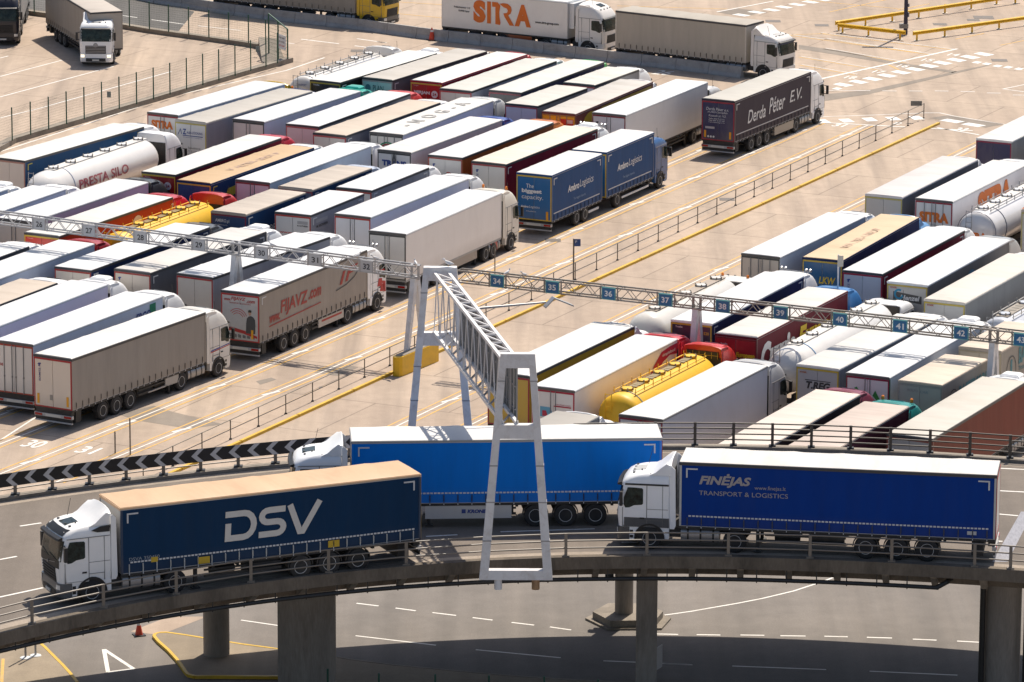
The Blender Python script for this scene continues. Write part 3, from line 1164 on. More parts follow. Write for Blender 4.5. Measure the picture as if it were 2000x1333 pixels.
        if opts.get('lower'):
            for s in (-1, 1):
                b = MB()
                b.box(*sorted((s * 1.1, s * 1.2475)), 0.03, 1.98, 1.0, 1.42)
                b.build('lower_cab_panel', plain(opts['lower'], 0.4), cab)
                b = MB()
                b.box(*sorted((s * 1.1, s * 1.2485)), 0.05, 1.95, 2.86, 2.93)
                b.build('roof_band', BLACK, cab)
    return cab


def tyre_mesh():
    b = MB()
    b.lathe([(-.15, .28), (-.165, .42), (-.145, .485), (-.10, .51), (.10, .51), (.145, .485), (.165, .42), (.15, .28)], 'x', n=22)
    return b.mesh('wheel', RUBBER)


def rim_mesh():
    b = MB()
    b.lathe([(.10, .30), (.158, .295), (.155, .275), (.10, .255), (.07, .20), (.07, .13), (.14, .115), (.145, .02)], 'x', n=22)
    for k in range(10):
        a = 2 * PI * k / 10
        b.lathe([(0.06, .034), (0.105, .034)], 'x', (0, .222 * math.cos(a), .222 * math.sin(a)), 6, 1)
    b.lathe([(0.12, .07), (0.149, .06)], 'x', n=8, m=1)
    return b.mesh('rim', [RIM, BLACK])


def wheel(root, x, y, z=0.51):
    s = 1 if x > 0 else -1
    M = Matrix.Translation((x, y, z)) @ Matrix.Rotation(0 if s > 0 else PI, 4, 'Z')
    o = link('wheel', cached(('tyre',), tyre_mesh), root, M)
    link('rim', cached(('rim',), rim_mesh), o)
    return o


_colors = {}


def body(root, name, y0, L, sp, bot=1.15, top=4.0, tail=True):
    """A trailer or lorry body: sides, roof, rails, rear doors, all under one part."""
    kind = sp.get('kind', 'curtain')
    if kind == 'box':
        sp['side'] = tuple(min(.88, v * 1.27) for v in sp['side'])
    sm = curtain(sp['side']) if kind == 'curtain' else panel(sp['side'])
    rm = (roofrib if sp.get('rib') else roofm)(sp['roof'])
    h = W / 2
    b = MB()
    fm = panel(sp.get('front', (0.5, 0.5, 0.5)))
    n = 14
    for s in (-1, 1):                                             # sides, slightly bellied between the posts
        vs, fs = [], []
        for i in range(n + 1):
            y = .02 + (L - .04) * i / n
            bulge = (0.010 if i % 2 else -0.006) if kind == 'curtain' else 0.0
            for z in (bot, bot + .35, 2.6, top - .14):
                vs.append((s * (h - .012 + (bulge if z > bot + .1 and z < 3.5 else 0)), y, z))
        for i in range(n):
            for j in range(3):
                a = i * 4 + j
                q = (a, a + 4, a + 5, a + 1)
                fs.append(q if s > 0 else q[::-1])
        b.add(vs, fs, 0)
    b.box(-h + .02, h - .02, .01, L - .01, bot - .04, top - .1, 1)
    bd = b.build(name, [sm, fm], root)
    bd.location.y = y0
    # roof
    r = MB()
    sag = 0.0
    rs = []
    NR = 26 if kind == 'curtain' else 8
    for i in range(NR + 1):
        y = 0.0 + L * i / NR
        dip = 0.0 if kind != 'curtain' else (0.02 * (i % 2) + 0.02 * math.sin(i * 1.3 + L * 3 + sp['roof'][0] * 9))
        e = 0.02
        rs.append([(h - e, y, top - .05), (h - e, y, top - .008), (h - .10, y, top + .008 + dip), (0, y, top + .02 + dip), (-h + .10, y, top + .008 + dip), (-h + e, y, top - .008), (-h + e, y, top - .05)])
    r.loft(rs[::-1], 0)
    ro = r.build('roof', rm, bd, angle=50)
    # roof rails
    rail = sp.get('rail', 'dark' if kind == 'curtain' else 'grey')
    rmat = {'dark': RAILD, 'grey': RAILG, 'side': sm}.get(rail, None) or plain(sp['roof'])
    hgt = 0.13 if rail == 'dark' else 0.07
    for s in (-1, 1):
        q = MB()
        x0, x1 = sorted((s * (h - .03), s * (h + .012)))
        q.box(x0, x1, -.01, L + .01, top - hgt - .03, top - .03)
        q.build('roof_rail', rmat, bd, smooth=False)
    q = MB()
    q.box(-h, h, -.03, 0, top - .14, top - .025)
    q.build('rear_header', plain((0.12, 0.11, 0.10)) if kind != 'curtain' else rmat, bd, smooth=False)
    q = MB()
    q.box(-h, h, L, L + .03, top - .14, top - .025)
    q.build('front_header', rmat, bd, smooth=False)
    # corner posts and bottom rail
    for s in (-1, 1):
        for yy in (0.0, L - .09):
            q = MB()
            q.box(*sorted((s * (h - .06), s * (h + .004))), yy, yy + .09, bot - .02, top - .15)
            q.build('corner_post', panel(sp.get('post', sp['side'])), bd, smooth=False)
    q = MB()
    q.box(-h + .01, h - .01, 0, L, bot - .14, bot - .03)
    q.build('floor_frame', DARK if not sp.get('silverframe') else RAILG, bd, smooth=False)
    # rear doors
    fr, pn = sp.get('rear', ((0.4, 0.02, 0.02), (0.55, 0.53, 0.5)))
    pm = panel(tuple(min(.85, v * 1.18) for v in pn))
    zt = top - .16
    for s in (-1, 1):
        q = MB()
        q.box(*sorted((s * .015, s * (h - .10))), -.03, .02, bot + .05, zt - .10)
        q.build('rear_door', pm, bd, smooth=False)
    fmat = flat(fr)
    q = MB()
    q.box(-h + .03, h - .03, -.036, .0, zt - .09, zt)
    q.box(-h + .03, h - .03, -.036, .0, bot - .02, bot + .045)
    q.box(-h + .03, -h + .095, -.036, .0, bot + .046, zt - .091)
    q.box(h - .095, h - .03, -.036, .0, bot + .046, zt - .091)
    q.build('rear_frame', fmat, bd, smooth=False)
    if kind == 'box' or sp.get('rods'):
        for x in (-.62, -.12, .12, .62) if sp.get('rods4') else (-.14, .14):
            q = MB()
            q.tube((x, -.06, bot), (x, -.06, zt - .02), .022, 6)
            q.box(x - .035, x + .035, -.07, -.03, 2.0, 2.1)
            q.build('lock_rod', plain((0.2, 0.2, 0.2), 0.35), bd)
    if tail:
        rear_end(root, y0, sp)
    return bd


def rear_end(root, y0, sp):
    h = W / 2

    def f():
        b = MB()
        b.box(-h + .02, h - .02, -.05, .12, .62, .80, 0)
        b.box(-.5, .5, -.06, -.045, .64, .78, 1)
        for s in (-1, 1):
            b.box(*sorted((s * .72, s * 1.18)), -.075, -.045, .65, .77, 2)
        b.box(-h + .06, h - .06, .0, .05, .36, .60, 3)
        b.box(-h + .04, h - .04, -.04, .06, .34, .42, 0)
        b.box(-h + .1, h - .1, .0, .3, .8, 1.02, 3)
        return b.mesh('rear_bumper', [plain((0.42, 0.42, 0.42), 0.4), PLATE, REDL, DARK], smooth=False)
    o = link('rear_bumper', cached(('rear_bumper',), f), root, Matrix.Translation((0, y0, 0)))
    return o


def undercarriage(root, L, y_cab, semi=True, z=0, tank=True):
    """Frame, axles, tanks, landing legs."""
    def f():
        b = MB()
        for s in (-1, 1):
            b.box(*sorted((s * .38, s * .50)), .2, L - .2, .80, 1.02, 0)
            b.box(*sorted((s * .36, s * .46)), L - 2.6, L + .4, .62, .86, 0)
            b.box(*sorted((s * .9, s * 1.02)), L - 3.45, L - 3.3, .12, 1.0, 0)
            b.box(*sorted((s * .8, s * 1.12)), L - 3.55, L - 3.2, .06, .12, 0)
        for y in (2.9, 4.22, 5.54):
            b.tube((-1.0, y, .51), (1.0, y, .51), .08, 8, 0)
        b.box(-1.1, 1.1, .5, 1.0, .35, .95, 0)
        for y in (2.1, 6.3, 8.3, 9.4):
            b.box(-1.12, 1.12, y, y + .12, .9, 1.03, 0)
        for s in (-1, 1):
            b.box(*sorted((s * .52, s * 1.0)), 6.5, 8.0, .5, .95, 0)
            b.box(*sorted((s * 1.12, s * 1.18)), 6.4, L - 3.7, .55, .66, 0)
            b.box(*sorted((s * 1.12, s * 1.18)), 6.4, L - 3.7, .82, .9, 0)
            b.tube((s * .75, 8.4, .72), (s * .75, 9.5, .72), .17, 8, 0)
        return b.mesh('undercarriage', [DARK])
    o = link('undercarriage', cached(('undercarriage', round(L, 1)), f), root)

    def t():
        b = MB()
        for s in (-1, 1):
            cs = [(.91 + .29 * math.copysign(abs(math.cos(2 * PI * k / 16)) ** .6, math.cos(2 * PI * k / 16)), .70 + .29 * math.copysign(abs(math.sin(2 * PI * k / 16)) ** .6, math.sin(2 * PI * k / 16))) for k in range(16)]
            for y0_, y1_, m_, e in ((L - 1.72, L - .05, 0, 0), (L - 1.5, L - 1.42, 1, .012), (L - .95, L - .87, 1, .012), (L - .4, L - .32, 1, .012)):
                rg = [[(s * (x + (x - .91) * e * 3), y, z + (z - .70) * e * 3) for x, z in cs] for y in (y0_, y1_)]
                b.loft(rg if s < 0 else rg[::-1], m_)
        return b.mesh('fuel_tank', [ALU, DARK])
    if tank:
        link('fuel_tank', cached(('tank', round(L, 1)), t), root)
    return o


def straps(bd, L, c, sides=(1,), n=22, z0=1.10, z1=1.52):
    m = plain(c)

    def f():
        b = MB()
        b.box(-.006, .016, -.014, .014, z0, z1, 1)
        b.box(-.002, .03, -.024, .024, z0 + .14, z1 - .03)
        b.box(-.002, .036, -.016, .016, z0 - .04, z0 + .03, 2)
        return b.mesh('strap', [m, plain(tuple(min(1, v * 1.6 + .02) for v in c)), TAPE], smooth=False)
    me = cached(('strap', m.name, z0, z1), f)
    for s in sides:
        for i in range(n):
            y = .35 + (L - .7) * i / (n - 1)
            link('strap', me, bd, Matrix.Translation((s * W / 2, y, 0)) @ Matrix.Rotation(0 if s > 0 else PI, 4, 'Z'))


def hemtape(bd, L, sides=(1,), z=1.56, y0=.3, y1=None, seg=.16):
    b = MB()
    y1 = y1 or L - .3
    k = int((y1 - y0) / seg)
    for s in sides:
        for i in range(k):
            a = y0 + i * seg
            b.box(*sorted((s * (W / 2 - .02), s * (W / 2 + .014))), a, a + seg * .72, z, z + .065)
    o = b.build('reflective_tape', TAPE, bd, smooth=False)
    o['kind'] = 'stuff'


def corners(bd, L, sides=(1,), z=3.72, c=TAPE, ends=(0, 1)):
    for s in sides:
        for e in ends:
            b = MB()
            x0, x1 = sorted((s * (W / 2 - .02), s * (W / 2 + .016)))
            y = .28 if e == 0 else L - .28
            d = 1 if e == 0 else -1
            b.box(x0, x1, *sorted((y, y + d * .50)), z - .06, z)
            b.box(x0, x1, *sorted((y, y + d * .065)), z - .42, z - .062)
            b.build('corner_marking', c, bd, smooth=False)


def plane_poly(parent, name, side, pts, m, off=0.014, L=0):
    """Flat print on a face: 'R'/'L' sides take (y,z), 'B' rear takes (x,z), 'T' roof takes (x,y)."""
    b = MB()
    h = W / 2
    if side == 'R':
        v = [(h + off, p[0], p[1]) for p in pts]
    elif side == 'L':
        v = [(-h - off, p[0], p[1]) for p in pts]
    elif side == 'B':
        v = [(p[0], -.032 - off, p[1]) for p in pts]
    else:
        v = [(p[0], p[1], 4.03 + off) for p in pts]
    b.add(v, [tuple(range(len(v)))])
    return b.build(name, m, parent, smooth=False)


def write(bd, items):
    h = W / 2
    for it in items:
        side, s, u, z, hh, ww, c = it[:7]
        bold = it[7] if len(it) > 7 else 0.0
        sh = it[8] if len(it) > 8 else 0.0
        m = flat(c)
        if side == 'R':
            text(bd, s, (h + .016, u, z), (0, 1, 0), (0, 0, 1), m, hh, ww, bold, sh)
        elif side == 'L':
            text(bd, s, (-h - .016, u, z), (0, -1, 0), (0, 0, 1), m, hh, ww, bold, sh)
        elif side == 'B':
            text(bd, s, (u, -.042, z), (1, 0, 0), (0, 0, 1), m, hh, ww, bold, sh)
        else:
            text(bd, s, (u, z, 4.05), (0, 1, 0), (-1, 0, 0), m, hh, ww, bold, sh)


def pose(rr, fr, z=4.0, L=None, edge='R'):
    a, b = G(*rr, z) if rr else None, G(*fr, z) if fr else None
    if a is None:
        L = L or 13.6
        th = 0.452
        d = Vector((math.sin(th), math.cos(th), 0))
        a = b - d * L
    elif b is None:
        L = L or 13.6
        th = 0.452
        d = Vector((math.sin(th), math.cos(th), 0))
    else:
        d = b - a
        d.z = 0
        if L is None:
            L = d.length
        th = math.atan2(d.x, d.y)
        d.normalize()
    r = Vector((math.cos(th), -math.sin(th), 0))
    o = a - r * (W / 2) if edge == 'R' else a + r * (W / 2)
    return Vector((o.x, o.y, 0)), th, L


PARKED = 'lorries parked in rows in the port yard'


def reefer_unit(bd, L):
    def f():
        b = MB()
        b.box(-.95, .95, 0, .42, 1.9, 3.85)
        b.box(-.8, .8, .42, .46, 2.1, 2.9, 1)
        return b.mesh('cooling_unit', [gloss((0.7, 0.7, 0.7)), BLACK], smooth=False)
    link('cooling_unit', cached(('reefer',), f), bd, Matrix.Translation((0, L, 0)))


def semi(label, rr=None, fr=None, roof=(0.80, 0.79, 0.77), side=(0.6, 0.6, 0.62), rear=None, cab=(0.75, 0.75, 0.75), kind='curtain', wheels=False, texts=(), style='high',
         copts=None, L=None, z=0.0, loc=None, group=PARKED, name='articulated_lorry', cabfull=None, cabpose=None, strap=None, tape=False, mark=None, lit=False, gap=0.42, **kw):
    if loc is not None:
        o, th, L = loc
    else:
        o, th, L = pose(rr, fr, 4.0 + z, None)
        if L < 12.9 or L > 14.1:
            L = 13.6
    root = thing(name, label, 'lorry', (o.x, o.y, z), -th, group)
    sp = dict(kind=kind, roof=roof, side=side, **kw)
    if rear:
        sp['rear'] = rear
    bd = body(root, 'trailer_body', 0.0, L, sp)
    if kind == 'box':
        reefer_unit(bd, L)
        gap = max(gap, .62)
    undercarriage(root, L, 0, tank=not cabpose)
    yc = L + gap
    co = copts or {}
    cb = make_cab(root, yc, cab, style, wheels if cabfull is None else cabfull, lit, co)
    if cabpose:
        cb.matrix_local = cabpose
        q = MB()
        for s in (-1, 1):
            q.box(*sorted((s * .36, s * .48)), -3.6, 0.2, .62, .9)
            q.box(*sorted((s * .6, s * 1.15)), -2.0, -.3, .4, .95)
        q.box(-.8, .8, -3.4, -2.4, .9, 1.12)
        tc_ = q.build('tractor_chassis', DARK, root)
        tc_.matrix_local = cabpose
    both = (-1, 1) if wheels else ()
    for s in both:
        for y in (2.9, 4.22, 5.54):
            wheel(root, s * 1.08, y)
            if kind == 'curtain' or True:
                def ml():
                    b = MB()
                    b.loft([[(x, .58 * math.cos(PI * k / 10), .55 * math.sin(PI * k / 10)) for k in range(11)] + [(x, .54 * math.cos(PI * k / 10), .51 * math.sin(PI * k / 10)) for k in range(10, -1, -1)] for x in (-.16, .17)])
                    return b.mesh('mudguard', DARK)
                link('mudguard', cached(('mud',), ml), root, Matrix.Translation((s * 1.06, y, .55)))
        if not cabpose:
            wheel(root, s * 1.10, yc + 0.87)
            wheel(root, s * 1.06, yc + 0.87 - 3.7)
        else:
            for yy in (0.87, 0.87 - 3.7):
                p = cabpose @ Vector((s * 1.08, yy, .51))
                wh = wheel(root, s * 1.08, 0)
                wh.matrix_local = cabpose @ Matrix.Translation((s * 1.08, yy, .51)) @ Matrix.Rotation(0 if s > 0 else PI, 4, 'Z')
    if strap:
        straps(bd, L, strap, sides=kw.get('ssides', (1,)))
    if tape:
        hemtape(bd, L, sides=kw.get('ssides', (1,)))
    if mark:
        corners(bd, L, sides=kw.get('ssides', (1,)), c=mark)
    write(bd, texts)
    return root, bd, L, cb


def drawbar(label, t_rr, t_fr, c_rr, c_fr, roof, side, rear, cab, texts1=(), texts2=(), wheels=False, rear2=None, copts=None, mark=None, strap=None, style='high', **kw):
    o, th, L1 = pose(t_rr, t_fr)
    a, b = G(*c_rr, 4.0), G(*c_fr, 4.0)
    d = Vector((math.sin(th), math.cos(th), 0))
    L2 = (b - a).length
    y2 = (a - G(*t_rr, 4.0)).dot(d)
    root = thing('drawbar_lorry', label, 'lorry', (o.x, o.y, 0), -th, PARKED)
    sp = dict(roof=roof, side=side, rear=rear, **kw)
    b1 = body(root, 'trailer_body', 0.0, L1, sp, bot=1.0)
    sp2 = dict(sp)
    if rear2:
        sp2['rear'] = rear2
    b2 = body(root, 'cargo_body', y2, L2, sp2, bot=1.0, tail=False)
    q = MB()
    q.box(-.4, .4, .3, y2 + L2, .62, .9)
    q.box(-.08, .08, L1 - 1, y2 + .5, .5, .62)
    q.build('undercarriage', DARK, root)
    make_cab(root, y2 + L2 + .25, cab, style, wheels, False, copts or {})
    for s in ((-1, 1) if wheels else (1,)):
        for y in (L1 * .5, L1 * .5 + 1.3, y2 + 1.8, y2 + L2 + 1.12):
            wheel(root, s * 1.08, y)
    for bb, LL in ((b1, L1), (b2, L2)):
        if mark:
            corners(bb, LL, c=mark)
        if strap:
            straps(bb, LL, strap, n=13, z0=.95, z1=1.38)
    write(b1, texts1)
    write(b2, texts2)
    return root, b1, b2, L1, L2, y2


def tanker(label, o, th, L, col, cab, zc=2.35, r=1.25, rz=1.25, dome=0.7, ladder=True, lids=5, walk=None, grating=None, texts=(), cabstyle='high', copts=None, hoops=(), railing=False, hose=None, rim=None, gap=0.5):
    root = thing('tanker_lorry', label, 'lorry', (o.x, o.y, 0), -th, PARKED)
    tm = mat('tank_' + ckey(col), col, rough=0.22, var=0.03, scale=0.8, coat=0.4, dirt=tuple(.8 * v for v in col), dirtamt=.3)
    b = MB()
    rs = []
    N = 28
    # ellipse: y from 0 (pole) to dome (shoulder), radius from 0 to 1
    prof = [(dome * (1 - math.cos(a)), max(.02, math.sin(a))) for a in [PI / 2 * k / 8 for k in range(9)]]
    front = [(L - y * .6, rr_) for y, rr_ in prof][::-1]
    for y, q in prof + front:
        rs.append([(r * q * math.sin(2 * PI * k / N), y, zc + rz * q * math.cos(2 * PI * k / N)) for k in range(N)])
    b.loft(rs)
    tk = b.build('tank_barrel', tm, root, angle=60)
    # walkway
    if walk:
        q = MB()
        q.box(-.42, .30, dome + .4, L - .5, zc + rz - .02, zc + rz + .035)
        q.build('walkway', walk, tk, smooth=False)
    for i in range(lids):
        y = dome + .9 + (L - dome - 2.0) * i / max(1, lids - 1)

        def f():
            c = MB()
            c.lathe([(0, .30), (.09, .30), (.10, .33), (.13, .33), (.16, .2)], 'z', n=14)
            for k in range(6):
                a = 2 * PI * k / 6
                c.box(.34 * math.cos(a) - .03, .34 * math.cos(a) + .03, .34 * math.sin(a) - .03, .34 * math.sin(a) + .03, .02, .18, 1)
            return c.mesh('manhole_lid', [tm, plain((0.25, 0.22, 0.18))])
        link('manhole_lid', cached(('lid', tm.name), f), tk, Matrix.Translation((-.05, y, zc + rz)))
        if grating and i < lids - 1:
            step = (L - dome - 2.0) / max(1, lids - 1)
            for k in (0.32, 0.52, .70):
                q = MB()
                q.box(-.27, .18, y + step * k, y + step * k + .33, zc + rz + .036, zc + rz + .05)
                q.build('grating_panel', grating, tk, smooth=False)
    if ladder:
        q = MB()
        for x in (-.62, -.25):
            q.tube((x, dome * .15 - .12, .9), (x, dome * .25 - .1, zc + rz + .1), .025, 6)
        for k in range(9):
            z = 1.0 + k * (zc + rz - .95) / 8
            q.tube((-.62, dome * .2 - .11, z), (-.25, dome * .2 - .11, z), .02, 6)
        q.build('ladder', ALU if col[0] - col[2] < .3 else tm, root)
    for y in hoops:
        q = MB()
        q.loft([[((r + e) * math.sin(2 * PI * k / N), y + dy, zc + (rz + e) * math.cos(2 * PI * k / N)) for k in range(N)] for dy, e in ((0, .004), (0, .03), (.07, .03), (.07, .004))], cap0=False, cap1=False)
        q.build('tank_hoop', rim or plain((0.12, 0.13, 0.16)), tk)
    if railing:
        q = MB()
        for s in (-1, 1):
            q.tube((s * .62, dome + .4, zc + rz + .02), (s * .62, L - .5, zc + rz + .02), .03, 6)
            for k in range(9):
                y = dome + .5 + (L - dome - 1.2) * k / 8
                q.tube((s * .62, y, zc + rz - .1), (s * .62, y, zc + rz + .22), .025, 5)
        q.build('top_rail', railing, tk)
    q = MB()
    for s in (-1, 1):
        q.box(*sorted((s * .38, s * .52)), .4, L, .85, 1.2)
        q.box(*sorted((s * .85, s * 1.2)), 2.0, 6.2, 1.02, 1.1)
    q.build('undercarriage', DARK, root)
    rear_end(root, 0, {})
    cb = make_cab(root, L + gap, cab, cabstyle, True, False, copts or {})
    for s in (1,):
        for y in (2.9, 4.22, 5.54, L + gap + .87, L + gap + .87 - 3.7):
            wheel(root, s * 1.08, y)
    for (s, y, z, hh, ww, c, bold, side) in texts:
        me, tw, th_ = text_mesh(s, bold, 0)
        me = me.copy()
        me.materials.clear()
        me.materials.append(flat(c))
        for v in me.vertices:
            u, t = v.co.x / tw * ww, v.co.y / th_ * hh
            if side == 'R':
                zz = z + t
                x = r * math.sqrt(max(0, 1 - ((zz - zc) / rz) ** 2)) + .012
                v.co = (x + .035, y + u, zz)
            else:                                         # rear dome
                xx, zz = y + u, z + t
                k = min(.999, (xx / r) ** 2 + ((zz - zc) / rz) ** 2)
                v.co = (xx, dome * (1 - math.sqrt(1 - k)) - .02, zz)
        link('lettering', me, tk)
    return root, tk


def lane_pose(latv, along_front, L):
    """A lorry whose front end stands at a given place of a lane."""
    o = lat(latv, along_front - L)
    return Vector((o.x, o.y, 0)), 0.452, L
#@@

# ------------------------------------------------------------------ the lorries parked in the yard
WHITE = (0.785, 0.80, 0.82)
OFFW = (0.69, 0.69, 0.67)
GREIGE = (0.56, 0.525, 0.475)
TAN = (0.47, 0.40, 0.33)
BEIGE = (0.60, 0.51, 0.42)
CREAM = (0.67, 0.455, 0.245)
WSIDE = (0.70, 0.69, 0.69)
BSIDE = (0.58, 0.63, 0.72)
LILAC = (0.60, 0.56, 0.66)
GSIDE = (0.27, 0.27, 0.285)
MGREY = (0.38, 0.38, 0.40)
NAVY = (0.018, 0.036, 0.10)
ROYAL = (0.012, 0.055, 0.165)
RED = (0.36, 0.008, 0.012)
DRED = (0.22, 0.012, 0.03)
WCAB = (0.85, 0.85, 0.85)
REDF = (0.38, 0.02, 0.025)
YELF = (0.62, 0.42, 0.05)
DKF = (0.07, 0.07, 0.065)
WDOOR = (0.66, 0.64, 0.61)
PDOOR = (0.68, 0.58, 0.56)
BDOOR = (0.60, 0.53, 0.45)
GDOOR = (0.50, 0.50, 0.49)
INK = (0.03, 0.03, 0.035)
ORANGE = (0.72, 0.17, 0.015)
WTXT = (0.72, 0.72, 0.72)
BTXT = (0.03, 0.06, 0.25)

# --- the lorries whose whole flank shows, beside the empty lane
def bull(bd, x, z, c=BTXT):
    """Little upright maker's mark on a rear door."""
    plane_poly(bd, 'emblem', 'B', [(x - .07, z), (x + .02, z), (x + .03, z + .1), (x + .12, z + .16), (x + .06, z + .2), (x - .05, z + .19), (x - .13, z + .12), (x - .06, z + .1)], flat(c))
    text(bd, 'SCHMITZ', (x + .07, -.048, z - .8), (0, 0, 1), (-1, 0, 0), flat(c), wd=.72, h=.12, bold=.02)


r, bd, L, cb = semi('grey-brown curtain-sided lorry with bare flank, nearest the flyover beside the empty lane', (140.3, 701.5), (401.3, 609.8), roof=(0.78, 0.77, 0.74), side=(0.335, 0.305, 0.27),
                    rear=(REDF, BDOOR), cab=(0.72, 0.70, 0.66), wheels=True, strap=(0.13, 0.115, 0.10), copts={'stripe': 1, 'ac': 0}, post=(0.3, 0.27, 0.24))
bull(bd, -.85, 3.35, (0.05, 0.05, 0.2))
plane_poly(bd, 'reflector', 'B', [(-1.03, 1.3), (-.88, 1.3), (-.88, 1.85), (-1.03, 1.85)], flat((0.75, 0.36, 0.01)))
plane_poly(bd, 'reflector', 'B', [(.88, 1.3), (1.03, 1.3), (1.03, 1.85), (.88, 1.85)], flat((0.75, 0.36, 0.01)))
plane_poly(bd, 'hatch_plate', 'B', [(-.2, 1.55), (-.02, 1.55), (-.02, 1.85), (-.2, 1.85)], flat((0.3, 0.28, 0.25)))
q = MB()
q.box(1.15, 1.22, 7.3, 9.6, .55, .62)
q.box(1.15, 1.22, 9.0, 10.3, .55, 1.05)
q.build('side_guard', plain((0.4, 0.38, 0.35)), r)

r, bd, L, cb = semi('grey-brown lorry with big dark red web address along its flank and a printed rear', (506.7, 574.6), (717, 488), roof=WHITE, side=(0.37, 0.325, 0.28), rear=((0.42, 0.03, 0.03), (0.42, 0.41, 0.40)),
                    cab=WCAB, wheels=True, strap=(0.10, 0.09, 0.08), copts={'ac': 0, 'horns': 1}, mark=TAPE, post=(0.3, 0.26, 0.22))
FR = (0.36, 0.035, 0.03)
write(bd, [('R', 'www.', 1.15, 2.02, .42, 1.25, FR, .03, .25), ('R', 'FIJAVZ', 2.5, 2.12, .98, 3.3, FR, .02, .12), ('R', '.com', 5.9, 2.45, .52, 1.55, FR, .03, .25),
           ('B', 'www.', -1.02, 3.42, .13, .42, FR, .03, .2), ('B', 'FIJAVZ', -.57, 3.44, .24, .95, FR, .025, .2), ('B', '.com', .42, 3.40, .15, .55, FR, .03, .2), ('B', 'TRANSPORT & LOGISTIKA', -.7, 3.28, .08, 1.4, FR, .01)])
plane_poly(bd, 'underline_print', 'R', [(1.1, 1.82), (7.4, 1.98), (7.4, 2.05), (1.1, 1.90)], flat(FR))
for vs_ in ([(9.75, 2.55), (10.05, 2.55), (10.5, 3.3), (10.2, 3.3)], [(10.45, 2.62), (10.75, 2.62), (11.2, 3.4), (10.9, 3.4)], [(10.8, 2.98), (11.7, 3.06), (11.8, 3.2), (10.9, 3.14)], [(10.9, 3.28), (12.0, 3.32), (12.05, 3.46), (11.0, 3.42)]):
    plane_poly(bd, 'emblem', 'R', vs_, flat(FR))
vs_, fs_ = stroke([(9.3, 2.3), (10.6, 2.44), (11.6, 2.7), (12.2, 3.1), (12.3, 3.4)], .07)
b = MB()
b.add([(W / 2 + .016, p[0], p[1]) for p in vs_], [f[::-1] for f in fs_])
b.build('emblem', flat((0.06, 0.06, 0.06)), bd)
# the printed rear: a grey picture with a man in dark clothes, a red swoosh and a strip of small lorries
plane_poly(bd, 'print_panel', 'B', [(-1.1, 1.28), (1.1, 1.28), (1.1, 3.26), (-1.1, 3.26)], flat((0.46, 0.46, 0.45)), off=.004)
plane_poly(bd, 'print_band', 'B', [(-1.1, 1.72), (-.6, 1.7), (.2, 1.58), (1.1, 1.36), (1.1, 1.5), (.3, 1.76), (-.5, 1.9), (-1.1, 1.93)], flat((0.40, 0.03, 0.03)))
for i in range(7):
    x = -1.0 + i * .29
    plane_poly(bd, 'print_lorry', 'B', [(x, 1.33), (x + .2, 1.31), (x + .2, 1.52 - i * .012), (x, 1.6 - i * .02)], flat((0.14, 0.14, 0.145)))
for k in range(3):
    rr_ = .36 + .13 * k
    vs_, fs_ = stroke([(-.15 + rr_ * math.cos(t * .26 + .35), 2.42 + rr_ * .95 * math.sin(t * .26 + .35)) for t in range(9)], .035)
    b = MB()
    b.add([(p[0], -.052, p[1]) for p in vs_], [f[::-1] for f in fs_])
    b.build('print_arc', flat((0.45, 0.05, 0.05)), bd)
MAN = [(.38, 1.62), (.98, 1.62), (1.0, 2.1), (.98, 2.45), (.86, 2.6), (.72, 2.66), (.56, 2.62), (.45, 2.5), (.40, 2.2)]
plane_poly(bd, 'print_figure', 'B', MAN, flat((0.055, 0.06, 0.065)), off=.018)
plane_poly(bd, 'print_face', 'B', [(.64 + .10 * math.cos(t * PI / 5), 2.82 + .15 * math.sin(t * PI / 5)) for t in range(10)], flat((0.42, 0.27, 0.20)), off=.022)
plane_poly(bd, 'print_hair', 'B', [(.53, 2.86), (.75, 2.86), (.76, 2.97), (.66, 3.02), (.55, 2.98)], flat((0.03, 0.025, 0.02)), off=.024)
plane_poly(bd, 'reflector', 'B', [(.72, 1.32), (.86, 1.32), (.86, 1.85), (.72, 1.85)], flat((0.75, 0.36, 0.01)), off=.026)
q = MB()
q.box(1.12, 1.2, 7.2, 10.35, .5, 1.08)
q.build('side_skirt', panel((0.50, 0.48, 0.46)), r)
b = MB()
b.box(1.19, 1.206, 7.6, 10.1, .78, .90)
b.build('skirt_stripe', flat(FR), r)
b = MB()
for (y0_, z0_, y1_, z1_) in ((.9, 1.5, 1.5, 1.9), (1.2, 1.15, 1.8, 1.5), (1.5, 1.75, 1.95, 1.0), (1.0, 2.35, 1.8, 2.42)):
    b.prism_x([(y0_, z0_), (y1_, z0_ - .1), (y1_, z1_), (y0_ + .2, z1_ + .05)], 1.23, 1.256)
b.build('cab_graphic', flat((0.5, 0.03, 0.03)), cb)

r, bd, L, cb = semi('plain white box lorry with white and red cab, ahead of the web-address lorry', (793.3, 457.4), (979.5, 376.3), kind='box', roof=WHITE, side=(0.66, 0.63, 0.60), rear=(DKF, (0.62, 0.60, 0.56)),
                    cab=(0.72, 0.68, 0.60), wheels=True, copts={'beacons': 1}, rail='none', silverframe=True)
q = MB()
q.box(1.12, 1.2, 6.5, 10.2, .5, 1.0)
q.build('side_skirt', panel((0.3, 0.27, 0.25)), r)
q = MB()
q.box(.7, 1.21, 12.3, 13.2, .45, .98)
q.build('battery_box', gloss((0.42, 0.02, 0.02)), r)
wheel(r, 1.08, L + .62 + .87 - 2.6)

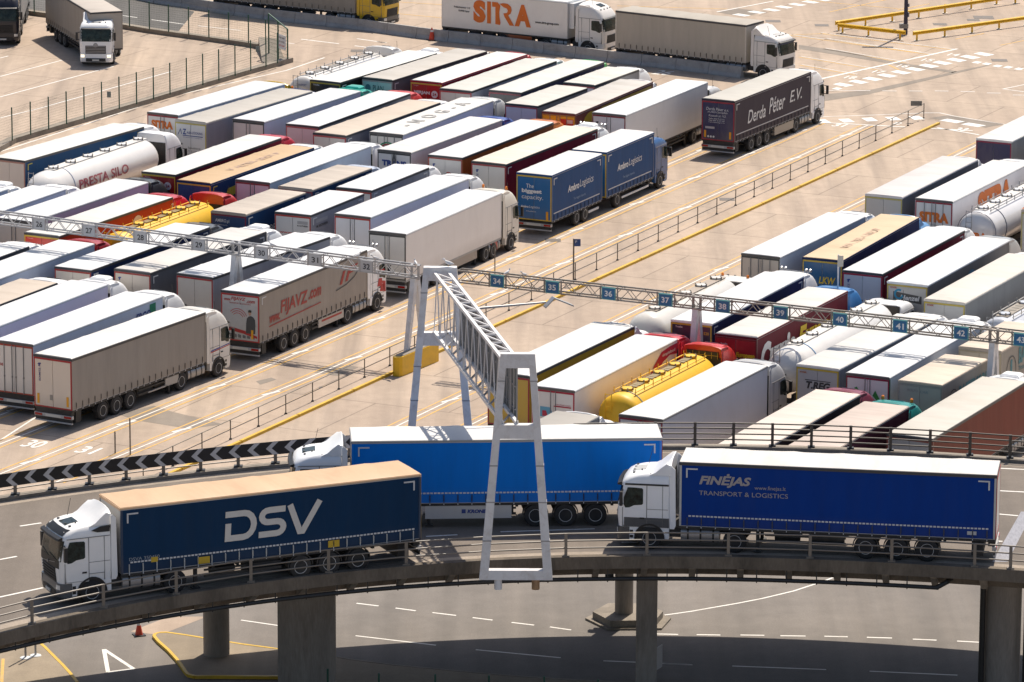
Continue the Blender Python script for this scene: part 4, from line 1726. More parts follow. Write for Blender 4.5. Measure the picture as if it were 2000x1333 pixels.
r, b1, b2, L1, L2, y2 = drawbar('blue drawbar lorry, its two blue boxes lettered in white, beside the empty lane', (1078.2, 342.8), (1176.6, 301.3), (1186, 297.8), (1284.2, 259.3), roof=(0.76, 0.75, 0.74), side=(0.022, 0.075, 0.20), rear=(YELF, (0.008, 0.10, 0.27)),
                                cab=(0.015, 0.085, 0.25), wheels=True, style='low', copts={'spoiler': False}, mark=TAPE, strap=(0.012, 0.03, 0.08), rail='side',
                                texts1=[('R', 'Ambro', 2.4, 2.42, .46, 1.75, WTXT, .035, .15), ('R', 'Logistics', 4.25, 2.32, .62, 2.1, WTXT, 0, .15), ('R', 'The biggest capacity.', 3.3, 1.75, .2, 1.9, (0.2, 0.3, 0.42), 0, 0),
                                        ('B', 'The', -.55, 3.05, .26, .55, WTXT), ('B', 'biggest', -.85, 2.66, .33, 1.4, WTXT, .045), ('B', 'capacity.', -.85, 2.25, .34, 1.5, WTXT), ('B', 'Ambro', -.92, 1.75, .15, .55, WTXT, .04, .15), ('B', 'Logistics', -.33, 1.71, .2, .75, WTXT, 0, .15), ('B', 'www.ambro.eu', -.55, 1.5, .09, .7, WTXT)],
                                texts2=[('R', 'Ambro', 1.7, 2.42, .46, 1.75, WTXT, .035, .15), ('R', 'Logistics', 3.55, 2.32, .62, 2.1, WTXT, 0, .15), ('R', 'The biggest capacity.', 2.6, 1.75, .2, 1.9, (0.2, 0.3, 0.42), 0, 0)])
plane_poly(b1, 'reflector', 'B', [(.86, 1.05), (1.02, 1.05), (1.02, 1.6), (.86, 1.6)], flat((0.75, 0.33, 0.01)))
for bb, LL in ((b1, L1), (b2, L2)):
    hemtape(bb, LL, z=1.42, seg=.12)
q = MB()
q.box(1.14, 1.2, L1 * .5 + 1.9, L1 - .4, .45, .60)
q.box(1.14, 1.2, y2 + 2.6, y2 + L2 - .7, .45, .58)
q.build('side_guard', plain((0.62, 0.62, 0.62)), r)

r, bd, L, cb = semi('long smooth white box lorry standing behind the dark grey script-lettered lorry', (1222.4, 225.2), (1382.3, 160.5), kind='box', roof=WHITE, side=(0.64, 0.62, 0.60), rear=((0.25, 0.02, 0.03), (0.60, 0.58, 0.60)), cab=(0.6, 0.6, 0.6), wheels=True, rail='none', style='low', copts={'spoiler': False})
bull(bd, -.85, 3.2, INK)

SC1 = (0.68, 0.68, 0.68)
r, bd, L, cb = semi('dark grey curtain lorry with large white script on its flank, farthest beside the empty lane', (1435.6, 198), (1584.5, 140), roof=(0.60, 0.575, 0.52), side=(0.055, 0.044, 0.060), rear=((0.32, 0.02, 0.04), (0.022, 0.022, 0.075)),
                    cab=WCAB, wheels=True, strap=(0.04, 0.04, 0.05), tape=True, mark=TAPE, rail='side',
                    texts=[('R', 'Derda', 2.15, 2.05, .92, 3.0, SC1, .01, .25), ('R', 'Péter', 5.75, 2.12, 1.12, 2.75, SC1, .01, .25), ('R', 'E.V.', 9.3, 2.35, .82, 2.1, SC1, .01, .25),
                           ('B', 'Derda Péter e.v.', -.9, 3.22, .2, 1.7, SC1, 0, .2), ('B', 'H-3423 Cserépfalu', -.78, 3.0, .17, 1.5, SC1, 0, .2), ('B', 'Kossuth út 112.', -.7, 2.78, .16, 1.3, SC1, 0, .2),
                           ('B', 'Tel/fax: 0036 49 423 512', -.7, 2.6, .09, 1.2, SC1), ('B', 'Mobil: 0036 20 359 1265', -.7, 2.47, .09, 1.2, SC1), ('B', 'E-mail: derdapeter@gmail.com', -.7, 2.34, .09, 1.2, SC1)])
plane_poly(bd, 'emblem', 'B', [(-.95, 1.93), (-.25, 1.93), (-.25, 2.08), (-.95, 2.08)], flat((0.4, 0.38, 0.4)))
for x in (-1.03, .86):
    plane_poly(bd, 'reflector', 'B', [(x, 1.3), (x + .15, 1.3), (x + .15, 1.8), (x, 1.8)], flat((0.75, 0.33, 0.01)))
for x in (-.72, -.52, -.32):
    plane_poly(bd, 'speed_sticker', 'B', [(x + .075 * math.cos(t * PI / 5), 1.38 + .075 * math.sin(t * PI / 5)) for t in range(10)], flat((0.66, 0.66, 0.66)))
q = MB()
q.box(.75, 1.2, 6.9, 10.2, .42, 1.05)
q.build('pallet_box', panel((0.36, 0.33, 0.28)), r)

# --- nearest row of the block under the grey number signs
semi('white reefer with blue-grey flank and red-edged doors, behind the grey-brown lorry nearest the flyover', (65.1, 673.3), (317.5, 578.2), kind='box', roof=WHITE, side=(0.50, 0.56, 0.66), rear=((0.40, 0.05, 0.03), (0.64, 0.61, 0.57)), cab=WCAB, wheels=True, rods=1, rods4=1, rail='none',
     texts=[('R', 'ERGO', 10.6, 3.0, .5, 1.6, BTXT, .03, .2), ('R', 'KRONE', .9, 3.05, .35, 1.2, INK, .05), ('B', 'KRONE', -1.1, 2.6, .16, .4, (0.4, 0.02, 0.02), .03)])
semi('white reefer with a green square near the front of its lilac flank', None, (210.3, 555.2), kind='box', roof=WHITE, side=LILAC, cab=WCAB, copts={'ac': 1}, rail='none')
plane_poly(bpy.data.objects['trailer_body.006'] if 'trailer_body.006' in bpy.data.objects else bd, 'green_square', 'R', [(12.1, 3.25), (12.75, 3.25), (12.75, 3.78), (12.1, 3.78)], flat((0.01, 0.22, 0.12)))
semi('tan-roofed lorry with dark roof edge and blue-glazed cab roof hatch, at the picture edge', None, (112.2, 552.2), roof=BEIGE, side=(0.06, 0.06, 0.08), cab=WCAB, copts={'hatch': 'glass'})
semi('white box lorry with light blue flank and dark red cab, under the sign truss', None, (184.3, 476.1), kind='box', roof=WHITE, side=(0.52, 0.57, 0.66), cab=(0.36, 0.012, 0.02), rail='none')
semi('white-roofed lorry with dark roof edge, cut off by the picture edge under the sign truss', None, (57, 481), roof=WHITE, side=(0.12, 0.12, 0.13), cab=WCAB)

semi('white-roofed navy-sided lorry with cream doors, in the truss shadow', (178.3, 528.1), (410.2, 443.2), roof=WHITE, side=(0.02, 0.035, 0.10), rear=((0.4, 0.05, 0.04), BDOOR), cab=(0.06, 0.06, 0.07), mark=TAPE)
r, bd, L, cb = semi('off-white roofed lorry with charcoal flank and cream doors, between navy and pale grey lorries', (294.4, 533.1), (520.4, 452.2), roof=(0.70, 0.68, 0.655), side=(0.12, 0.125, 0.14), rear=((0.4, 0.05, 0.04), BDOOR), cab=WCAB, copts={'ac': 1}, mark=TAPE)
bull(bd, -.85, 3.35)
semi('white-roofed lorry with pale grey flank and ribbed cream doors, by the inverted-V truss leg', (416.2, 542.2), (644.5, 462.1), roof=WHITE, side=(0.36, 0.36, 0.40), rear=((0.4, 0.03, 0.03), (0.50, 0.46, 0.41)), cab=WCAB)

# --- second row
semi('white-roofed lorry whose air-conditioned white cab alone shows at the picture edge', None, (15, 369), roof=WHITE, side=(0.4, 0.45, 0.55), cab=WCAB, copts={'ac': 1}, kind='box', rail='none')
semi('white lorry with pale blue flank, in front of the white silo tanker', None, (128.2, 369.2), kind='box', roof=WHITE, side=BSIDE, cab=WCAB, rail='none')
semi('white lorry with lilac flank and charcoal cab', (61, 433), (274.4, 361.2), kind='box', roof=WHITE, side=(0.55, 0.46, 0.56), rear=(DKF, BDOOR), cab=(0.05, 0.05, 0.055), rail='none', rods=1)
r, bd, L, cb = semi('white-roofed lorry with orange-red flank, beside the yellow tanker under the truss', (116.2, 461.4), (337.5, 385.2), roof=(0.76, 0.75, 0.72), side=(0.42, 0.045, 0.015), rear=(YELF, (0.5, 0.035, 0.025)), cab=(0.5, 0.015, 0.03),
                    texts=[('B', 'MIRJAN', -.95, 3.1, .28, 1.25, WTXT, .06), ('B', '24', .5, 3.1, .2, .3, (0.5, 0.035, 0.025), .03), ('B', 'Transport', -1.0, 3.62, .09, .4, WTXT)])
plane_poly(bd, 'round_logo', 'B', [(.65 + .26 * math.cos(t * PI / 10), 3.2 + .26 * math.sin(t * PI / 10)) for t in range(20)], flat(WTXT), off=.006)
plane_poly(bd, 'round_logo', 'R', [(8.9 + .62 * math.cos(t * PI / 10), 3.0 + .62 * math.sin(t * PI / 10)) for t in range(20)], flat((0.6, 0.5, 0.48)))
text(bd, '7', (W / 2 + .016, 12.9, 3.2), (0, 1, 0), (0, 0, 1), flat(WTXT), h=.4)
r, b1, b2, L1, L2, y2 = drawbar('tan-roofed navy drawbar lorry, its two boxes split by a gap, beside the yellow tanker cab', (481.3, 419.2), (597.5, 376.1), (612.5, 371.1), (725.2, 328.2), roof=(0.42, 0.365, 0.31), side=(0.012, 0.045, 0.125), rear=((0.2, 0.02, 0.05), (0.018, 0.05, 0.13)), cab=(0.5, 0.55, 0.66), mark=TAPE, rail='none', rib=True,
                                texts1=[('B', 'AMBRO.pl', -.92, 3.3, .26, .98, WTXT, .01), ('B', 'the biggest capacity', -.92, 3.15, .08, .85, WTXT), ('R', 'AMBRO.pl', 1.8, 2.2, .6, 3.2, WTXT)])
r, b1, b2, L1, L2, y2 = drawbar('white-roofed silver drawbar lorry with small black logos, next to the tan-roofed navy pair', (607.5, 420.2), (711.1, 378.3), (727.2, 372.3), (840.3, 327.2), roof=WHITE, side=(0.30, 0.30, 0.33), rear=((0.42, 0.04, 0.03), (0.52, 0.52, 0.52)), cab=WCAB, mark=TAPE,
                                texts1=[('B', 'M. KATHREIN', .32, 3.2, .1, .72, INK, .03), ('R', 'M. KATHREIN', .7, 3.05, .16, 1.5, INK, .03), ('B', 'www.', -.9, 2.7, .1, .9, (0.5, 0.05, 0.05), .02)])
for pl, x0, x1 in (('B', .32, 1.04), ('R', .7, 2.2)):
    plane_poly(b1, 'logo_box', pl, [(x0, 3.35), (x1, 3.35), (x1, 3.55), (x0, 3.55)], flat((0.36, 0.36, 0.37)), off=.006)
semi('white reefer with red-edged double doors and bluish flank, behind the plain white box lorry', (724.2, 424.3), (915.4, 348.2), kind='box', roof=WHITE, side=(0.56, 0.58, 0.70), rear=((0.5, 0.05, 0.04), (0.68, 0.69, 0.71)), cab=WCAB, rods=1, rail='none')

# --- third row
semi('white-roofed lorry with dark blue flank, beside the kerb and the white silo tanker', (49.1, 314.1), (265.4, 252), roof=(0.78, 0.78, 0.74), side=(0.012, 0.06, 0.15), rear=((0.5, 0.25, 0.2), (0.62, 0.54, 0.47)), cab=WCAB, mark=mat('yellow_mark', (0.5, 0.42, 0.06)))
r, bd, L, cb = semi('white-roofed dark red lorry with round white logo on its doors, beside the silo tanker', (343.1, 341.4), (549.4, 269.3), roof=(0.76, 0.76, 0.73), side=DRED, rear=(YELF, (0.26, 0.008, 0.015)), cab=(0.5, 0.03, 0.05),
                    texts=[('B', 'MIRJAN', -.95, 3.1, .28, 1.25, WTXT, .06), ('B', '24', .52, 3.1, .2, .3, (0.3, 0.01, 0.02), .03), ('B', 'Transport', -1.0, 3.62, .09, .4, WTXT), ('B', '072 200', .05, 2.6, .2, .8, (0.4, 0.2, 0.2), .04)])
plane_poly(bd, 'round_logo', 'B', [(.67 + .26 * math.cos(t * PI / 10), 3.2 + .26 * math.sin(t * PI / 10)) for t in range(20)], flat(WTXT), off=.006)
plane_poly(bd, 'round_logo', 'R', [(9.2 + .6 * math.cos(t * PI / 10), 3.0 + .6 * math.sin(t * PI / 10)) for t in range(20)], flat((0.42, 0.38, 0.5)))
LY = (0.62, 0.46, 0.03)
r, bd, L, cb = semi('sand-yellow roofed blue lorry with yellow block letters on its doors, beside the dark red lorry', (412.2, 358.7), (613.5, 288.3), roof=CREAM, side=(0.015, 0.04, 0.13), rear=(YELF, (0.01, 0.055, 0.17)), cab=WCAB, mark=mat('yellow_mark', LY), rail='side',
                    texts=[('B', 'LKW', -.3, 2.35, .36, .95, LY, .03, .2), ('B', 'WALTER', -.5, 1.85, .36, 1.5, LY, .03, .2), ('T', 'WALTER-GROUP', .45, 4.0, .5, 6.5, (0.42, 0.28, 0.2), .02), ('R', 'INTERNATIONAL', 2.0, 2.85, .42, 5.5, LY, .03, .2)])
plane_poly(bd, 'yellow_panel', 'R', [(1.7, 2.7), (4.6, 2.9), (4.9, 3.45), (2.1, 3.3)], flat((0.5, 0.42, 0.05)), off=.008)
semi('white reefer with pinkish red-edged doors and bluish flank, beside the sand-yellow roofed lorry', (527.4, 357.1), (724.2, 285.1), kind='box', roof=WHITE, side=(0.55, 0.62, 0.74), rear=((0.36, 0.05, 0.06), (0.70, 0.58, 0.62)), cab=WCAB, rods=1, rail='none')
r, bd, L, cb = semi('white reefer with black-edged doors, pink-white flank and blue cab', (803.3, 298.1), (980.5, 234.1), kind='box', roof=(0.77, 0.75, 0.73), side=(0.62, 0.55, 0.56), rear=(DKF, (0.62, 0.60, 0.58)), cab=(0.03, 0.07, 0.32), rods=1, rail='none',
                    texts=[('B', 'TRANS', -.9, 2.95, .4, 1.8, BTXT, .06)])
q = [(-.25, 2.6), (-.1, 2.6), (0, 3.5), (.1, 2.6), (.25, 2.6), (.06, 3.75), (-.06, 3.75)]
plane_poly(bd, 'emblem', 'B', q, flat((0.10, 0.10, 0.10)), off=.022)
semi('white-roofed lorry with rust-orange flank and orange cab', (903.4, 308.2), (1081.2, 239.2), roof=WHITE, side=(0.36, 0.10, 0.025), rear=((0.4, 0.1, 0.08), (0.58, 0.57, 0.55)), cab=(0.62, 0.17, 0.015))
bd = [o for o in COL.objects if o.name.startswith('trailer_body')][-1]
bull(bd, -.8, 3.25)
vs_, fs_ = stroke([(.25 + .28 * math.cos(t * .3), 2.62 + .32 * math.sin(t * .3)) for t in range(-4, 8)], .06)
b = MB()
b.add([(p[0], -.05, p[1]) for p in vs_], [f[::-1] for f in fs_])
b.build('emblem', flat((0.45, 0.03, 0.03)), bd)
r, bd, L, cb = semi('ribbed cream-roofed crimson lorry with pale doors, behind the blue drawbar lorry', (988.6, 321.2), (1167.3, 251.3), roof=(0.62, 0.54, 0.45), side=(0.20, 0.008, 0.03), rear=((0.4, 0.06, 0.06), (0.60, 0.58, 0.54)), cab=WCAB, copts={'ac': 1, 'horns': 1}, mark=TAPE, rib=True)
bull(bd, -.8, 3.3)

# --- fourth row
STX = ORANGE
semi('white box lorry with orange letters on red-edged doors, nearest the green fence', (348.1, 225.2), (542.4, 168.1), kind='box', roof=WHITE, side=(0.56, 0.60, 0.68), rear=((0.32, 0.02, 0.03), (0.68, 0.66, 0.64)), cab=(0.62, 0.40, 0.03), style='low', copts={'beacons': 1}, rail='none', rods=1,
     texts=[('B', 'SITRA', -.9, 2.95, .55, 1.75, STX, .06), ('B', 'your partner in temperature transport', -.85, 2.72, .09, 1.7, (0.2, 0.1, 0.1))])
r, bd, L, cb = semi('pale tan-roofed lorry with grey flank and yellow-edged doors lettered in blue', (403.2, 240.2), (596.5, 182.2), roof=GREIGE, side=(0.30, 0.29, 0.32), rear=((0.52, 0.44, 0.12), (0.56, 0.56, 0.56)), cab=(0.05, 0.07, 0.2), style='low', rail='none',
                    texts=[('B', 'Z', -.62, 3.05, .38, .28, BTXT, .03), ('B', 'ALBA-ZÖCHLING', -.30, 3.12, .2, 1.25, BTXT, .01), ('B', 'Spedition & Transport', -.6, 2.82, .08, 1.5, BTXT), ('B', 'Székesfehérvár', -.2, 2.1, .13, 1.0, INK), ('B', 'T: 22 510 866', -.2, 1.86, .13, 1.0, INK), ('B', 'F: 22 316 006', -.2, 1.62, .13, 1.0, INK)])
for pts_ in ([(-1.0, 3.0), (-.8, 3.4), (-.7, 3.05)], [(-.62, 2.98), (.98, 2.98)]):
    vs_, fs_ = stroke(pts_, .05)
    b = MB()
    b.add([(p[0], -.05, p[1]) for p in vs_], [f[::-1] for f in fs_])
    b.build('emblem', flat(BTXT), bd)
semi('white box lorry with bluish flank and teal-green cab', (516.4, 238.2), (704.2, 178.2), kind='box', roof=WHITE, side=(0.56, 0.58, 0.68), rear=(DKF, (0.66, 0.58, 0.54)), cab=(0.015, 0.36, 0.29), copts={'ac': 1}, rods=1, rail='none')
semi('white-roofed lorry with dark-edged grey flank, pink-white doors and bright red cab', (623, 247.3), (808.3, 180.2), roof=WHITE, side=(0.30, 0.29, 0.31), rear=((0.5, 0.12, 0.12), (0.66, 0.55, 0.53)), cab=(0.62, 0.05, 0.045))
semi('beige-roofed lorry with slate flank and red-edged pale doors', (676.1, 265.3), (860.4, 200.2), roof=(0.63, 0.53, 0.43), side=(0.17, 0.17, 0.20), rear=((0.5, 0.08, 0.08), (0.58, 0.52, 0.47)), cab=WCAB, mark=TAPE)
r, bd, L, cb = semi('white reefer with large grey letters along its roof', (787.3, 263.3), (963.5, 196.2), kind='box', roof=(0.78, 0.77, 0.74), side=(0.58, 0.58, 0.68), rear=(DKF, (0.60, 0.58, 0.54)), cab=(0.66, 0.66, 0.66), rods=1, rods4=1, rail='none',
                    texts=[('T', '-  N  O  G  -  A', .5, 2.6, 1.0, 9.4, (0.33, 0.32, 0.31), .035)])
for rad, c in ((.62, (0.01, 0.28, 0.12)), (.5, (0.4, 0.03, 0.03))):
    vs_, fs_ = stroke([(.1 + rad * 1.05 * math.cos(PI * t / 10), 2.75 + rad * math.sin(PI * t / 10)) for t in range(11)], .09)
    b = MB()
    b.add([(p[0], -.052, p[1]) for p in vs_], [f[::-1] for f in fs_])
    b.build('emblem', flat(c), bd)

# --- fifth row, farthest
semi('white-roofed black lorry with yellow-edged black doors, beside the white tanker with a railing', (665.1, 161.1), (843.4, 107.1), roof=(0.78, 0.78, 0.74), side=(0.018, 0.02, 0.02), rear=((0.5, 0.38, 0.05), (0.02, 0.022, 0.02)), cab=WCAB, copts={'ac': 1}, mark=TAPE,
     texts=[('B', 'Trouillet', -.95, 3.6, .1, .5, WTXT, .03)])
semi('grey-roofed lorry with pale teal doors', (767.3, 157.1), (938.5, 104.1), roof=GREIGE, side=(0.14, 0.14, 0.15), rear=((0.45, 0.4, 0.4), (0.40, 0.58, 0.58)), cab=(0.25, 0.25, 0.28), style='low', mark=TAPE,
     texts=[('B', 'PLAN', -.35, 3.1, .42, .85, (0.05, 0.12, 0.13), .01)])
plane_poly([o for o in COL.objects if o.name.startswith('trailer_body')][-1], 'round_logo', 'B', [(-.75 + .22 * math.cos(t * PI / 8), 3.3 + .25 * math.sin(t * PI / 8)) for t in range(16)], flat((0.08, 0.22, 0.28)))
r, bd, L, cb = semi('white-roofed red lorry with yellow-edged red doors, in the farthest row', (863.4, 162.2), (1030.1, 106), roof=(0.76, 0.76, 0.73), side=(0.34, 0.012, 0.03), rear=(YELF, (0.34, 0.008, 0.014)), cab=(0.62, 0.05, 0.08), rail='side', style='low',
                    texts=[('B', 'MIRJAN', -.95, 3.02, .28, 1.25, WTXT, .06), ('B', '24', .52, 3.02, .2, .3, (0.3, 0.01, 0.02), .03), ('B', 'Transport', -1.0, 3.6, .09, .4, WTXT)])
plane_poly(bd, 'round_logo', 'B', [(.67 + .26 * math.cos(t * PI / 10), 3.12 + .26 * math.sin(t * PI / 10)) for t in range(20)], flat(WTXT), off=.006)
semi('off-white roofed lorry with blue-grey flank and red-edged cream doors, beside the far red lorry', (921.5, 178.2), (1087.2, 119.1), roof=(0.70, 0.70, 0.65), side=(0.42, 0.42, 0.46), rear=((0.5, 0.07, 0.07), (0.58, 0.53, 0.47)), cab=WCAB)
r, bd, L, cb = semi('white-roofed slate lorry with green marks on its dark doors and bright green cab', (1018.1, 181.2), (1180.3, 121.1), roof=(0.74, 0.73, 0.69), side=(0.05, 0.045, 0.10), rear=((0.36, 0.1, 0.12), (0.10, 0.105, 0.115)), cab=(0.03, 0.42, 0.09), style='low')
plane_poly(bd, 'green_emblem', 'B', [(-.9, 2.85), (-.72, 2.8), (-.62, 3.0), (-.6, 3.35), (-.78, 3.5), (-.92, 3.2)], flat((0.03, 0.38, 0.05)))
plane_poly(bd, 'green_emblem', 'B', [(.45, 3.0), (.75, 2.92), (.9, 3.1), (.7, 3.25), (.5, 3.2)], flat((0.04, 0.2, 0.06)))
drawbar('off-white roofed grey drawbar lorry with lilac red-edged doors, in the farthest row', (1050.2, 207.2), (1147.3, 172.1), (1155.3, 166.1), (1242.4, 135.1), roof=(0.68, 0.66, 0.61), side=(0.30, 0.29, 0.29), rear=((0.45, 0.08, 0.1), (0.56, 0.54, 0.62)), cab=WCAB)
r, bd, L, cb = semi('pale grey roofed lorry with yellow and brown mural flank and red-yellow doors', (1124.3, 223.2), (1288.5, 154.1), roof=(0.60, 0.57, 0.53), side=(0.17, 0.05, 0.045), rear=((0.4, 0.2, 0.03), (0.58, 0.33, 0.015)), cab=WCAB, style='low', rods=1, rods4=1, rail='side')
plane_poly(bd, 'mural_print', 'R', [(5.5, 1.5), (13.3, 1.5), (13.3, 3.75), (4.4, 3.75)], flat((0.40, 0.26, 0.02)), off=.006)
plane_poly(bd, 'mural_print', 'R', [(2.6 + 1.7 * math.cos(t * PI / 10), 2.4 + 1.35 * math.sin(t * PI / 10)) for t in range(20)], flat((0.5, 0.34, 0.02)), off=.008)
plane_poly(bd, 'mural_print', 'R', [(2.6 + .9 * math.cos(t * PI / 10), 2.3 + .75 * math.sin(t * PI / 10)) for t in range(20)], flat((0.22, 0.10, 0.06)), off=.010)
plane_poly(bd, 'rear_print', 'B', [(.1, 3.6), (1.1, 3.6), (1.1, 2.6), (.4, 2.8)], flat((0.5, 0.03, 0.02)), off=.006)
plane_poly(bd, 'rear_print', 'B', [(.62, 3.3), (1.05, 3.3), (1.05, 3.55), (.62, 3.55)], flat((0.6, 0.5, 0.48)), off=.010)
plane_poly(bd, 'rear_print', 'B', [(-1.1, 2.4), (-.2, 3.1), (.3, 2.4)], flat((0.5, 0.05, 0.02)), off=.006)

# --- the block under the blue number signs
def at_fr(lat_right, along_front, L=13.6):
    o = lat(lat_right - 1.25, along_front - L)
    return (Vector((o.x, o.y, 0)), 0.452, L)


semi('white-roofed lorry with navy red-edged doors, farthest in the block under the blue signs', None, None, loc=at_fr(-109.42, 315.7), roof=(0.76, 0.75, 0.73), side=(0.30, 0.30, 0.29), rear=((0.25, 0.02, 0.06), (0.025, 0.028, 0.085)), cab=WCAB, rail='none')
semi('white box lorry with only its dark red framed rear corner in the picture', None, None, loc=at_fr(-105.4, 315.5), kind='box', roof=WHITE, side=WSIDE, rear=((0.2, 0.02, 0.03), (0.62, 0.5, 0.44)), cab=WCAB, rods=1, rail='none')
semi('pale grey roofed lorry with slate flank and yellow-edged blank grey doors', (1763, 385.4), (1916.7, 308), roof=(0.70, 0.67, 0.66), side=(0.14, 0.14, 0.155), rear=((0.5, 0.44, 0.14), (0.42, 0.42, 0.41)), cab=WCAB, style='low', rail='none')
r, bd, L, cb = semi('white box lorry with orange letters on flank and red-edged doors, beside the orange-lettered tanker', None, None, loc=at_fr(-105.89, 295.6), kind='box', roof=(0.78, 0.77, 0.76), side=(0.68, 0.66, 0.66), rear=((0.34, 0.02, 0.035), (0.62, 0.6, 0.58)), cab=WCAB, rods=1, rods4=1, rail='none')
write(bd, [('B', 'SITRA', -.95, 2.55, .65, 1.95, STX, .07), ('R', 'SITRA', 4.4, 2.0, 1.7, 6.0, STX, .07), ('B', 'transport logistics', -.2, 2.35, .09, 1.1, INK)])
r, bd, L, cb = semi('tan-roofed lorry with blue writing on yellow-edged grey doors, at the picture edge', None, None, loc=at_fr(-98.75, 295.2), roof=(0.58, 0.51, 0.44), side=(0.45, 0.45, 0.45), rear=((0.5, 0.44, 0.16), (0.48, 0.48, 0.46)), cab=WCAB, rail='none')
write(bd, [('B', 'PKS GDAŃSK S.A.', -.5, 3.2, .14, 1.4, BTXT, .02), ('B', 'INTERNATIONAL', -.5, 2.75, .1, 1.2, BTXT), ('B', 'tel. 58 302', -.5, 2.5, .1, .9, BTXT)])
for a_ in (PI / 4, -PI / 4):
    vs_, fs_ = stroke([(-.78 - .16 * math.cos(a_), 3.27 - .16 * math.sin(a_)), (-.78 + .16 * math.cos(a_), 3.27 + .16 * math.sin(a_))], .07)
    b = MB()
    b.add([(p[0], -.05 - .003 * (a_ > 0), p[1]) for p in vs_], [f[::-1] for f in fs_])
    b.build('emblem', flat(BTXT), bd)

semi('white box lorry with blue-grey flank and dark-framed cream doors, nearest the empty lane', (1523.9, 502.3), (1690.1, 422.3), kind='box', roof=WHITE, side=(0.52, 0.56, 0.62), rear=(DKF, (0.52, 0.45, 0.38)), cab=WCAB, rods=1, rods4=1, rail='none', texts=[('B', 'SCHMITZ', -1.0, 2.2, .14, .3, INK)])
r, bd, L, cb = semi('cream-roofed navy lorry with yellow block letters on its doors and light blue cab', (1645.6, 509.3), (1808.3, 417.3), roof=(0.69, 0.525, 0.33), side=(0.022, 0.032, 0.10), rear=(YELF, (0.008, 0.085, 0.21)), cab=(0.14, 0.33, 0.62), rail='side', style='low',
                    texts=[('B', 'LKW', -.2, 2.5, .42, 1.05, LY, .03, .2), ('B', 'WALTER', -.75, 1.85, .42, 1.7, LY, .03, .2), ('T', 'WALTER-GROUP', .4, 3.2, .5, 6.0, (0.50, 0.33, 0.22), .02)])
r, bd, L, cb = semi('white-roofed lorry with dark red flank and lilac-grey doors', (1724.2, 535.2), (1884.4, 450), roof=WHITE, side=(0.22, 0.012, 0.035), rear=((0.40, 0.02, 0.05), (0.50, 0.50, 0.55)), cab=WCAB, mark=TAPE)
bull(bd, -.85, 3.3)
r, bd, L, cb = semi('white-roofed lorry with grey flank and a dark name plate on yellow-edged grey doors', (1812.3, 557.2), (1971.6, 469.1), roof=WHITE, side=(0.19, 0.18, 0.18), rear=((0.55, 0.42, 0.08), (0.40, 0.40, 0.39)), cab=(0.36, 0.37, 0.38), rail='none',
                    texts=[('B', 'Henzel', -.42, 2.98, .3, 1.2, WTXT, .03, .2), ('B', 'KOGEL', -1.02, 3.62, .1, .4, (0.4, 0.04, 0.02), .04), ('B', '01579 670', .2, 2.0, .2, .8, INK), ('B', '.nl', .6, 1.6, .2, .3, INK)])
plane_poly(bd, 'name_plate', 'B', [(-.85, 2.98), (.9, 2.82), (.9, 3.28), (-.85, 3.45)], flat((0.07, 0.07, 0.07)), off=.004)
vs_, fs_ = stroke([(-.5 + .24 * math.cos(t * PI / 8 + 1), 3.3 + .26 * math.sin(t * PI / 8 + 1)) for t in range(14)], .12)
b = MB()
b.add([(p[0], -.047, p[1]) for p in vs_], [f[::-1] for f in fs_])
b.build('emblem', flat((0.01, 0.24, 0.42)), bd)
plane_poly(bd, 'blue_emblem', 'R', [(7.2 + .7 * math.cos(t * PI / 8), 2.9 + .6 * math.sin(t * PI / 8)) for t in range(16)], flat((0.015, 0.2, 0.35)))
semi('pale beige roofed grey lorry with yellow-edged silver doors, beside the grey walkway tanker', None, None, loc=at_fr(-95.16, 269.4), roof=(0.70, 0.66, 0.60), side=(0.30, 0.30, 0.29), rear=((0.58, 0.46, 0.08), (0.46, 0.46, 0.45)), cab=WCAB, rail='none', texts=[('B', 'KOGEL', -1.02, 3.62, .1, .4, (0.4, 0.04, 0.02), .04)])

r, bd, L, cb = semi('white-roofed navy lorry with gold lettering on yellow-edged navy doors, behind the inverted-V sign leg', (1391.3, 632.2), (1580.6, 533), roof=WHITE, side=(0.02, 0.026, 0.095), rear=((0.55, 0.36, 0.03), (0.018, 0.018, 0.045)), cab=WCAB, copts={'horns': 1}, rail='none', mark=TAPE,
                    texts=[('B', 'FORCE 520', .02, 3.3, .17, 1.05, (0.5, 0.3, 0.05), .03), ('B', 'Trouillet', -.95, 3.58, .1, .42, WTXT, .03), ('B', '01302 890 99', .1, 2.0, .1, .9, (0.5, 0.34, 0.06)), ('B', 'www.force.com', .1, 1.82, .1, .9, (0.5, 0.34, 0.06))])
vs_, fs_ = stroke([(-.62, 2.45), (-.68, 2.65), (-.52, 3.05), (-.5, 2.72), (-.38, 2.86), (-.2, 2.84), (-.1, 2.66), (-.18, 2.5), (-.3, 2.42), (-.1, 2.36)], .025)
b = MB()
b.add([(p[0], -.05, p[1]) for p in vs_], [f[::-1] for f in fs_])
b.build('line_drawing', flat(WTXT), bd)
for yc_ in (6.5, 7.6):
    vs_, fs_ = stroke([(yc_ + .55 * math.cos(t * PI / 8), 2.7 + .6 * math.sin(t * PI / 8)) for t in range(17)], .09)
    b = MB()
    b.add([(W / 2 + .015, p[0], p[1]) for p in vs_], [f[::-1] for f in fs_])
    b.build('emblem', flat((0.36, 0.3, 0.36)), bd)
CY = (0.66, 0.48, 0.02)
